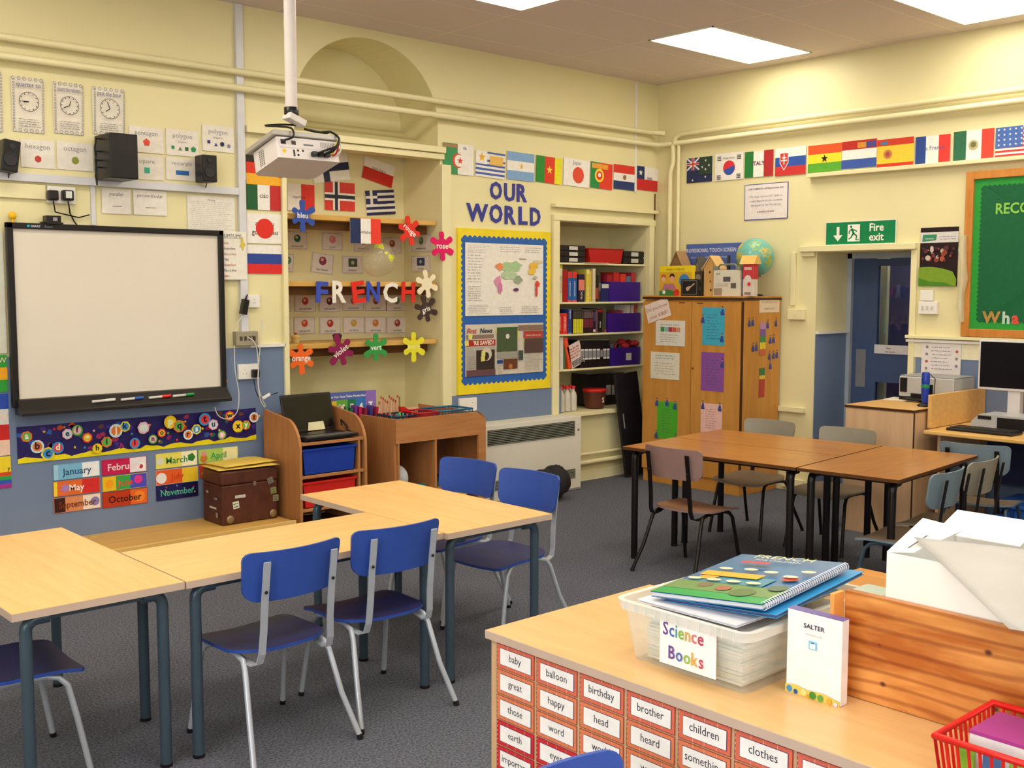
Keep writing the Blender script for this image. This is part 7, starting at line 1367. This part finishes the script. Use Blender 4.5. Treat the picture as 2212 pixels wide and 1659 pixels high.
# science box
SX0, SX1, SY0, SY1, SH = -5.615, -5.12, -5.022, -4.665, .145
t = thing('plastic_tub', ((SX0+SX1)/2, (SY0+SY1)/2, ZD), 'translucent plastic tub labelled Science Books on the foreground desk', 'tub')
TUB = mat('frosted_tub_plastic', (240, 244, 240), rough=.3, alpha=.42, var=.02); zz0 = ZD+.0006
def tq(u, v, z): f = .90+.10*z/SH; cx_, cy_ = (SX0+SX1)/2, (SY0+SY1)/2; return (cx_+(SX1-SX0)/2*u*f, cy_+(SY1-SY0)/2*v*f, zz0+z)
b = MB()
def rr(f, z, n_=6, r=.09, ex=0):
    P = []
    for cx_, cy_, a_ in ((1-r, 1-r*1.2, 0), (-1+r, 1-r*1.2, PI/2), (-1+r, -1+r*1.2, PI), (1-r, -1+r*1.2, 3*PI/2)):
        for i in range(n_+1): a = a_+PI/2*i/n_; x, y, z_ = tq((cx_+r*math.cos(a)), (cy_+r*1.2*math.sin(a)), z); P.append(Vector((x+(ex if math.cos(a) > 0 else -ex)*abs(math.cos(a)), y+(ex if math.sin(a) > 0 else -ex)*abs(math.sin(a)), z_)))
    return P
R0, R1 = rr(1, 0), rr(1, SH); n_ = len(R0); b.mesh(R0+R1, [(i, (i+1) % n_, n_+(i+1) % n_, n_+i) for i in range(n_)]+[list(range(n_))[::-1]], TUB, True); b.build('tub_body', parent=t)
b = MB(); A, B_, C_, D = rr(1, SH-.022, ex=.001), rr(1, SH-.022, ex=.012), rr(1, SH, ex=.014), rr(1, SH, ex=0); RIM = mat('tub_rim_plastic', (242, 242, 238), rough=.3, alpha=.6, var=.02)
for P, Q in ((A, B_), (B_, C_), (C_, D)): b.mesh(P+Q, [(i, (i+1) % n_, n_+(i+1) % n_, n_+i) for i in range(n_)], RIM, True)
b.build('rim', parent=t)
b = MB()
for k in range(-5, 6):
    y_ = (SY0+SY1)/2+k*.031; b.box((SX0-.0135, y_-.001, zz0+SH-.022), (SX0+.0, y_+.001, zz0+SH-.003), RIM)
b.build('rim_ribs', parent=t)
# label: unproject its four corners on the tub front
P4 = [W(x_, y_, 0, SX0-.002) for x_, y_ in ((1424, 1315), (1545, 1356), (1547, 1474), (1427, 1425))]
wl, hl = abs(P4[0].y-P4[1].y), ((P4[0].z+P4[1].z)-(P4[2].z+P4[3].z))/2; ctr_ = (P4[0]+P4[1]+P4[2]+P4[3])/4; ctr_.x = SX0-.0125+.009
S = Sheet((SX0-.0015, ctr_.y, ctr_.z), RU, RV, wl, hl, ink('#f6f4f6')); S.k += 1
RB = ['#6a4a98', '#4a6ab8', '#48a0a8', '#8ab850', '#d8a850', '#d87878', '#b84868']
for word, y_, x_, sz in (('Science', .57, .06, .36), ('Books', .14, .18, .36)):
    x = S.w*x_
    for i, ch in enumerate(word): x += S.text(ch, x, S.h*y_, S.h*sz, ink(RB[min(6, int(i*7/len(word)+.4))]), 'l', sx=.86, bold=.012)+S.w*.022
S.build('paper_label', parent=t)
b = MB(); rd = random.Random(12)
for i in range(16): z = zz0+.006+i*.0075; dx, dy = rd.uniform(-.004, .004), rd.uniform(-.004, .004); b.box((SX0+.045+dx, SY0+.04+dy, z), (SX1-.08+dx, SY1-.05+dy, z+.0066), ink(('#dfe6e0', '#e8e6e2', '#c8d8cc', '#d8d8d8')[i % 4]))
b.build('exercise_book_pile', label='pile of pale exercise books inside the translucent tub', cat='books', group=None)
# books on the tub
def rest_book(c4, th, cov, page, nm, lab, deco=None, spiral=False, z=None):
    c4 = [Vector(c) for c in c4]; U_ = (c4[1]-c4[0]+c4[2]-c4[3])/2; V_ = (c4[3]-c4[0]+c4[2]-c4[1])/2; c_ = sum(c4, Vector())/4; w, d = U_.length, V_.length; U_.normalize(); N = U_.cross(V_).normalized(); V_ = N.cross(U_)
    t = thing(nm, c_-N*th, lab, 'book'); b = MB(); q = lambda x, y, k: c_+U_*x*w/2+V_*y*d/2-N*k
    b.prism([q(-1, -1, .0012), q(1, -1, .0012), q(1, 1, .0012), q(-1, 1, .0012)], N*.0012, cov); b.prism([q(-1, -1, th), q(1, -1, th), q(1, 1, th), q(-1, 1, th)], N*.0012, cov); b.build('cover', parent=t)
    b = MB(); b.prism([q(-.97, -.98, th-.0014), q(.98, -.98, th-.0014), q(.98, .98, th-.0014), q(-.97, .98, th-.0014)], N*(th-.003), page); b.build('pages', parent=t)
    S = Sheet(c_+N*.0004, U_, V_, w, d, cov, plain=True); S.k = 1
    if deco: deco(S); S.build('cover_print', parent=t)
    if spiral:
        b = MB()
        for i in range(40):
            y = -.94+1.88*i/39; o_ = q(1-.02, y, th/2); b.tube([o_+(U_*math.cos(a)*.9+N*math.sin(a))*(th/2+.0035) for a in [2*PI*k/8 for k in range(8)]], .0011, ink('#e4e6f4'), 4, closed=True)
        b.build('spiral_binding', parent=t, kind='stuff')
    return t
zb = ZD+SH+.002
def deco1(S):   # local x: towards the spiral edge; local y: towards the title
    w, h = S.w, S.h; S.rect(0, 0, w, h*.12, ink('#2c9a4c')); S.rect(0, h*.12, w, h*.3, ink('#6a8a50')); S.rect(w*.1, h*.3, w*.75, h*.48, ink('#4a88a0'))
    for x, y, r, c in ((.3, .24, .05, '#7a6a50'), (.7, .16, .08, '#58703c'), (.5, .2, .05, '#a06048'), (.2, .4, .06, '#d0a040'), (.9, .3, .06, '#506a50'), (.85, .5, .05, '#c04038')): S.circ(w*x, h*y, h*r, ink(c), 10)
    S.rect(w*.08, h*.42, w*.62, h*.52, ink('#dca828'))
    for i, (x, y) in enumerate(((.12, .33), (.3, .33), (.48, .33), (.66, .33), (.2, .58), (.42, .6), (.62, .58), (.84, .52), (.9, .65))): S.circ(w*x, h*y, w*.065, ink('#e4d8b0'), 12, ry=h*.025)
    S.text('FRENCH', w*.5, h*.86, h*.11, ink('#e8dca0'), bold=0, maxw=w*.86); S.text('FOR CHILDREN', w*.5, h*.80, h*.045, ink('#c8d4d8'), maxw=w*.8); S.rect(w*.22, h*.72, w*.48, h*.765, ink('#c83038'))
BK = mat('blue_book_cover', (40, 112, 168), rough=.2, coat=.4); PG = ink('#dcdce4')
A_, B_, C_, D_ = Vector((-5.567, -4.687, .913)), Vector((-5.567, -4.998, .942)), Vector((-5.151, -5.012, .965)), Vector((-5.191, -4.734, .937))
rest_book([A_, B_, C_, D_], .012, BK, PG, 'book', 'glossy blue French book with a white spiral binding lying on the tub', deco1, True)
A2 = [v+Vector(d) for v, d in ((A_, (.02, -.02, -.014)), (B_, (.02, -.022, -.020)), (C_, (.03, -.024, -.022)), (D_, (.03, -.02, -.014)))]
rest_book(A2, .008, mat('blue_folder_cover', (52, 150, 214), rough=.3), ink('#5a5a78'), 'book', 'second blue spiral book lying under the French one')
A3 = [Vector((-5.585, -4.69, .893)), Vector((-5.60, -4.985, .900)), Vector((-5.20, -4.99, .905)), Vector((-5.20, -4.71, .900))]
rest_book(A3, .006, ink('#e6e6ee'), PG, 'paper_pad', 'white paper pad under the blue books on the tub')
# white box of scales
QX = -5.50; ya_, yb_ = W(1700, 1400, 0, QX).y, W(1818, 1430, 0, QX).y; zt_ = (W(1700, 1305, 0, QX).z+W(1818, 1350, 0, QX).z)/2
t = thing('scales_box', (QX+.012, (ya_+yb_)/2, ZD), 'white box lettered SALTER standing between the tub and wooden crate', 'box')
b = MB(); b.box((QX, ya_, ZD+.0005), (QX+.026, yb_, zt_), ink('#f2f0f4')); b.build('carton', parent=t, bev=.001)
b = MB(); b.box((QX-.0003, ya_+.0003, zt_+.0001), (QX+.0265, yb_-.0003, zt_+.001), ink('#6a5c9c')); b.build('purple_top', parent=t)
S = Sheet((QX-.0006, (ya_+yb_)/2, (ZD+zt_)/2), RU, RV, ya_-yb_, zt_-ZD, WHITEP, plain=True); w, h = S.w, S.h; S.k = 1
S.text('SALTER', w*.5, h*.82, h*.075, ink('#3a3858'), bold=.02, sx=1.1); S.text('electronic scale', w*.5, h*.74, h*.035, ink('#b8b4b8')); S.rect(w*.41, h*.58, w*.56, h*.68, ink('#8ac8e8')); S.rect(w*.435, h*.59, w*.535, h*.65, ink('#e0f0f8')); S.rect(w*.46, h*.655, w*.51, h*.665, ink('#28608a'))
pts = [(0, h*.09), (w*.2, h*.11), (w*.4, h*.085), (w*.7, h*.10), (w, h*.06), (w, 0), (0, 0)]; S.poly(pts, ink('#d8c860'))
for x, y, r, c in ((.08, .045, .04, '#4a90c0'), (.2, .03, .03, '#2c5a9a'), (.35, .05, .04, '#e8d890'), (.52, .045, .045, '#4a8a38'), (.66, .04, .04, '#6aa040'), (.82, .035, .035, '#e8a840'), (.94, .025, .025, '#e8d8f0'), (.44, .02, .02, '#d8a030')): S.circ(w*x, h*y, h*r, ink(c), 12)
S.build('front_print', parent=t)
# pine crate
PINE = wood('knotty_pine_board', (176, 98, 36), (224, 156, 84), stretch=(1, .9, 4.2), scale=3.4, rough=.4, coat=.2, detail=8, lo=.38, hi=.6)
def pine(m):
    nt = m.node_tree; b = nt.nodes['Principled BSDF']; src = b.inputs['Base Color'].links[0].from_socket; tc = nt.nodes.new('ShaderNodeTexCoord')
    mp = nt.nodes.new('ShaderNodeMapping'); mp.inputs['Scale'].default_value = (1, 2.2, 9); nz = nt.nodes.new('ShaderNodeTexNoise'); nz.inputs['Scale'].default_value = 1.6; nz.inputs['Detail'].default_value = 1
    wv = nt.nodes.new('ShaderNodeTexWave'); wv.wave_type = 'BANDS'; wv.bands_direction = 'Z'; wv.inputs['Scale'].default_value = 1.1; wv.inputs['Distortion'].default_value = 16; wv.inputs['Detail'].default_value = 1.5; wv.inputs['Detail Scale'].default_value = .45
    nt.links.new(tc.outputs['Object'], mp.inputs[0]); nt.links.new(mp.outputs[0], wv.inputs['Vector'])
    cr = nt.nodes.new('ShaderNodeValToRGB'); cr.color_ramp.elements[0].position = .0; cr.color_ramp.elements[0].color = lin((150, 72, 20))+[1]; cr.color_ramp.elements[1].position = .35; cr.color_ramp.elements[1].color = (1, 1, 1, 1)
    nt.links.new(wv.outputs['Fac'], cr.inputs[0]); mx = nt.nodes.new('ShaderNodeMixRGB'); mx.blend_type = 'MULTIPLY'; mx.inputs[0].default_value = .5
    nt.links.new(src, mx.inputs[1]); nt.links.new(cr.outputs[0], mx.inputs[2])
    # knots: dark discs at fixed places of the board
    last = mx.outputs[0]
    for (ky, kz, r) in KNOTS:
        vm = nt.nodes.new('ShaderNodeVectorMath'); vm.operation = 'SUBTRACT'; vm.inputs[1].default_value = (0, ky, kz); nt.links.new(tc.outputs['Object'], vm.inputs[0])
        vs_ = nt.nodes.new('ShaderNodeVectorMath'); vs_.operation = 'MULTIPLY'; vs_.inputs[1].default_value = (0, 1/(r*1.3), 1/r); nt.links.new(vm.outputs[0], vs_.inputs[0])
        ln = nt.nodes.new('ShaderNodeVectorMath'); ln.operation = 'LENGTH'; nt.links.new(vs_.outputs[0], ln.inputs[0])
        c2 = nt.nodes.new('ShaderNodeValToRGB'); c2.color_ramp.elements[0].position = .35; c2.color_ramp.elements[0].color = (1, 1, 1, 1); c2.color_ramp.elements[1].position = 1.0; c2.color_ramp.elements[1].color = (0, 0, 0, 1); nt.links.new(ln.outputs['Value'], c2.inputs[0])
        m2 = nt.nodes.new('ShaderNodeMixRGB'); m2.inputs[2].default_value = lin((92, 44, 26))+[1]; nt.links.new(c2.outputs[0], m2.inputs[0]); nt.links.new(last, m2.inputs[1]); last = m2.outputs[0]
    nt.links.new(last, b.inputs['Base Color'])
KX = -5.43; kyl = W(1822, 1400, 0, KX).y; kzt = W(1822, 1273, 0, KX).z; kyr = kyl-.62
KNOTS = []
for (px, py, r) in ((2135, 1410, .008), (1907, 1478, .007), (2150, 1532, .008), (1828, 1342, .008), (1900, 1393, .003)):
    q = W(px, py, 0, KX); KNOTS.append((q.y-(kyl+kyr)/2, q.z-(ZD+.001), r))
pine(PINE); PINE2 = wood('light_pine_end', (226, 150, 74), (236, 166, 92), stretch=(1, 1, 6))
t = thing('pine_crate', (KX+.1, (kyl+kyr)/2, ZD), 'knotty orange pine crate standing on the foreground desk', 'crate')
ORG[t.name] = Vector((KX, (kyl+kyr)/2, ZD+.001)); t.location = ORG[t.name]
b = MB(); b.box((KX, kyl, ZD+.001), (KX+.018, kyr, kzt), PINE); b.build('back_board', parent=t, bev=.0015)
b = MB(); b.box((KX-.041, kyl+.001, ZD+.001), (KX-.0005, kyl+.011, kzt-.002), PINE2); b.build('end_board', parent=t, bev=.001)
# pale plastic lid edge behind the crate
LIDM = mat('pale_green_lid', (176, 190, 176), rough=.35)
b = MB(); yq = W(1916, 1193, 0, KX+.022).y+.012; b.box((KX+.03, kyl-.005, ZD+.001), (KX+.085, yq, kzt-.014), LIDM); b.box((KX+.022, kyl+.002, kzt-.014), (KX+.092, yq-.007, kzt-.002), LIDM); b.build('storage_tub', label='pale green lidded tub just behind the pine crate', cat='tub', bev=.006)
# white open carton with grey padded envelope
WX = KX+.022; y1_ = W(1916, 1193, 0, WX).y; z1_ = W(1916, 1193, 0, WX).z; CW = mat('white_carton', (244, 242, 238), rough=.5, var=.02)
yl_ = y1_; t = thing('white_carton', (WX+.15, yl_-.2, ZD), 'white cardboard carton with open flaps behind the pine crate', 'box')
b = MB(); b.box((WX+.0, yl_, ZD+.001), (WX+.0025, yl_-.42, z1_), CW); b.box((WX+.30, yl_, ZD+.001), (WX+.3025, yl_-.42, z1_), CW); b.box((WX+.003, yl_, ZD+.001), (WX+.2995, yl_-.0025, z1_), CW); b.box((WX+.003, yl_-.4175, ZD+.001), (WX+.2995, yl_-.42, z1_), CW); b.box((WX+.003, yl_-.003, ZD+.001), (WX+.2995, yl_-.417, ZD+.004), CW); b.build('carton_body', parent=t)
q1, q2, q3 = W(1963, 1146, 0, WX+.16), W(2033, 1150, 0, WX+.2), W(2030, 1215, 0, WX+.06)
b = MB(); b.prism([(WX, yl_, z1_), (WX+.17, yl_+.01, z1_+.045), (WX+.2, yl_-.07, z1_+.03), (WX+.03, yl_-.045, z1_+.002)], (0, 0, .002), CW); b.build('left_flap', parent=t)
b = MB(); b.prism([(WX+.17, yl_-.02, z1_+.02), (WX+.29, yl_-.01, z1_+.05), (WX+.29, yl_-.2, z1_+.05), (WX+.17, yl_-.2, z1_+.02)], (0, 0, .002), CW); b.build('back_flap', parent=t)
b = MB(); b.prism([(WX+.03, yl_-.03, z1_+.010), (WX+.10, yl_-.035, z1_+.026), (WX+.10, yl_-.038, z1_+.026), (WX+.03, yl_-.033, z1_+.010)], (0, 0, .001), ink('#5a5450')); b.build('slot', parent=t)
EA, EB, EC = W(1974, 1160, 0, -5.33), W(2250, 1190, 0, -5.33), W(2180, 1358, 0, -5.63)
ED = EC+(EB-EA)*1.15; b = MB(); n_ = 12; vs = []
U_ = EB-EA; Vv = EC-EA; N_ = Vv.cross(U_).normalized(); N_ = N_ if N_.z > 0 else -N_
for s in (1, 0):
    for i in range(n_+1):
        for j in range(n_+1):
            u, v = i/n_, j/n_; p = EA*(1-u)*(1-v)+EB*u*(1-v)+ED*u*v+EC*(1-u)*v; e = (min(1, 6*min(u, 1-u))*min(1, 6*min(v, 1-v)))**.5
            vs.append(p+N_*((.004*e+.0025*math.sin(5*u+6*v)*e) if s else -.004*e-.0008))
N2 = (n_+1)**2; fs = []
for i in range(n_):
    for j in range(n_): a = i*(n_+1)+j; fs += [(a, a+1, a+n_+2, a+n_+1), (N2+a, N2+a+n_+1, N2+a+n_+2, N2+a+1)]
for i in range(n_):
    for a, c_ in ((i, i+1), (n_*(n_+1)+i, n_*(n_+1)+i+1), (i*(n_+1), (i+1)*(n_+1)), (i*(n_+1)+n_, (i+1)*(n_+1)+n_)): fs.append((a, N2+a, N2+c_, c_))
b.mesh(vs, fs, mat('grey_padded_envelope', (176, 172, 168), rough=.5, bump=.08), True); b.build('padded_envelope', label='large pale grey padded envelope sloping over the white carton and crate', cat='envelope')
# red basket with packets
bp = FL(2092, 1612, ZD+.09); bx, by = bp.x, bp.y
t = basket(KX-.26, KX-.03, W(2090, 1600, 0, KX-.13).y-.24, W(2090, 1600, 0, KX-.13).y+.0, ZD+.001, .085, '#e02420', 'red plastic basket at the bottom right corner of the foreground desk', slots=12, wallt=.003)
yb0 = W(2090, 1600, 0, KX-.13).y
b = MB(); b.box((KX-.20, yb0-.035, ZD+.007), (KX-.08, yb0-.2, ZD+.085), ink('#ece6ee')); b.box((KX-.2005, yb0-.0345, ZD+.0855), (KX-.0795, yb0-.2005, ZD+.092), ink('#a83c8c')); b.build('packet', label='white packet with a magenta top inside the red basket', cat='packet')
for k, c in enumerate(('#8ac040', '#5a80b8', '#9ac850', '#88b840')): b = MB(); b.box((KX-.235, yb0-.03-.045*k, ZD+.007), (KX-.228, yb0-.06-.045*k, ZD+.075), ink(c)); b.build('card_packet', label='%s card standing against the near side of the red basket' % ('lime green', 'pale blue', 'light green', 'leaf green')[k], cat='card', group='coloured cards in the red basket')
"""end"""
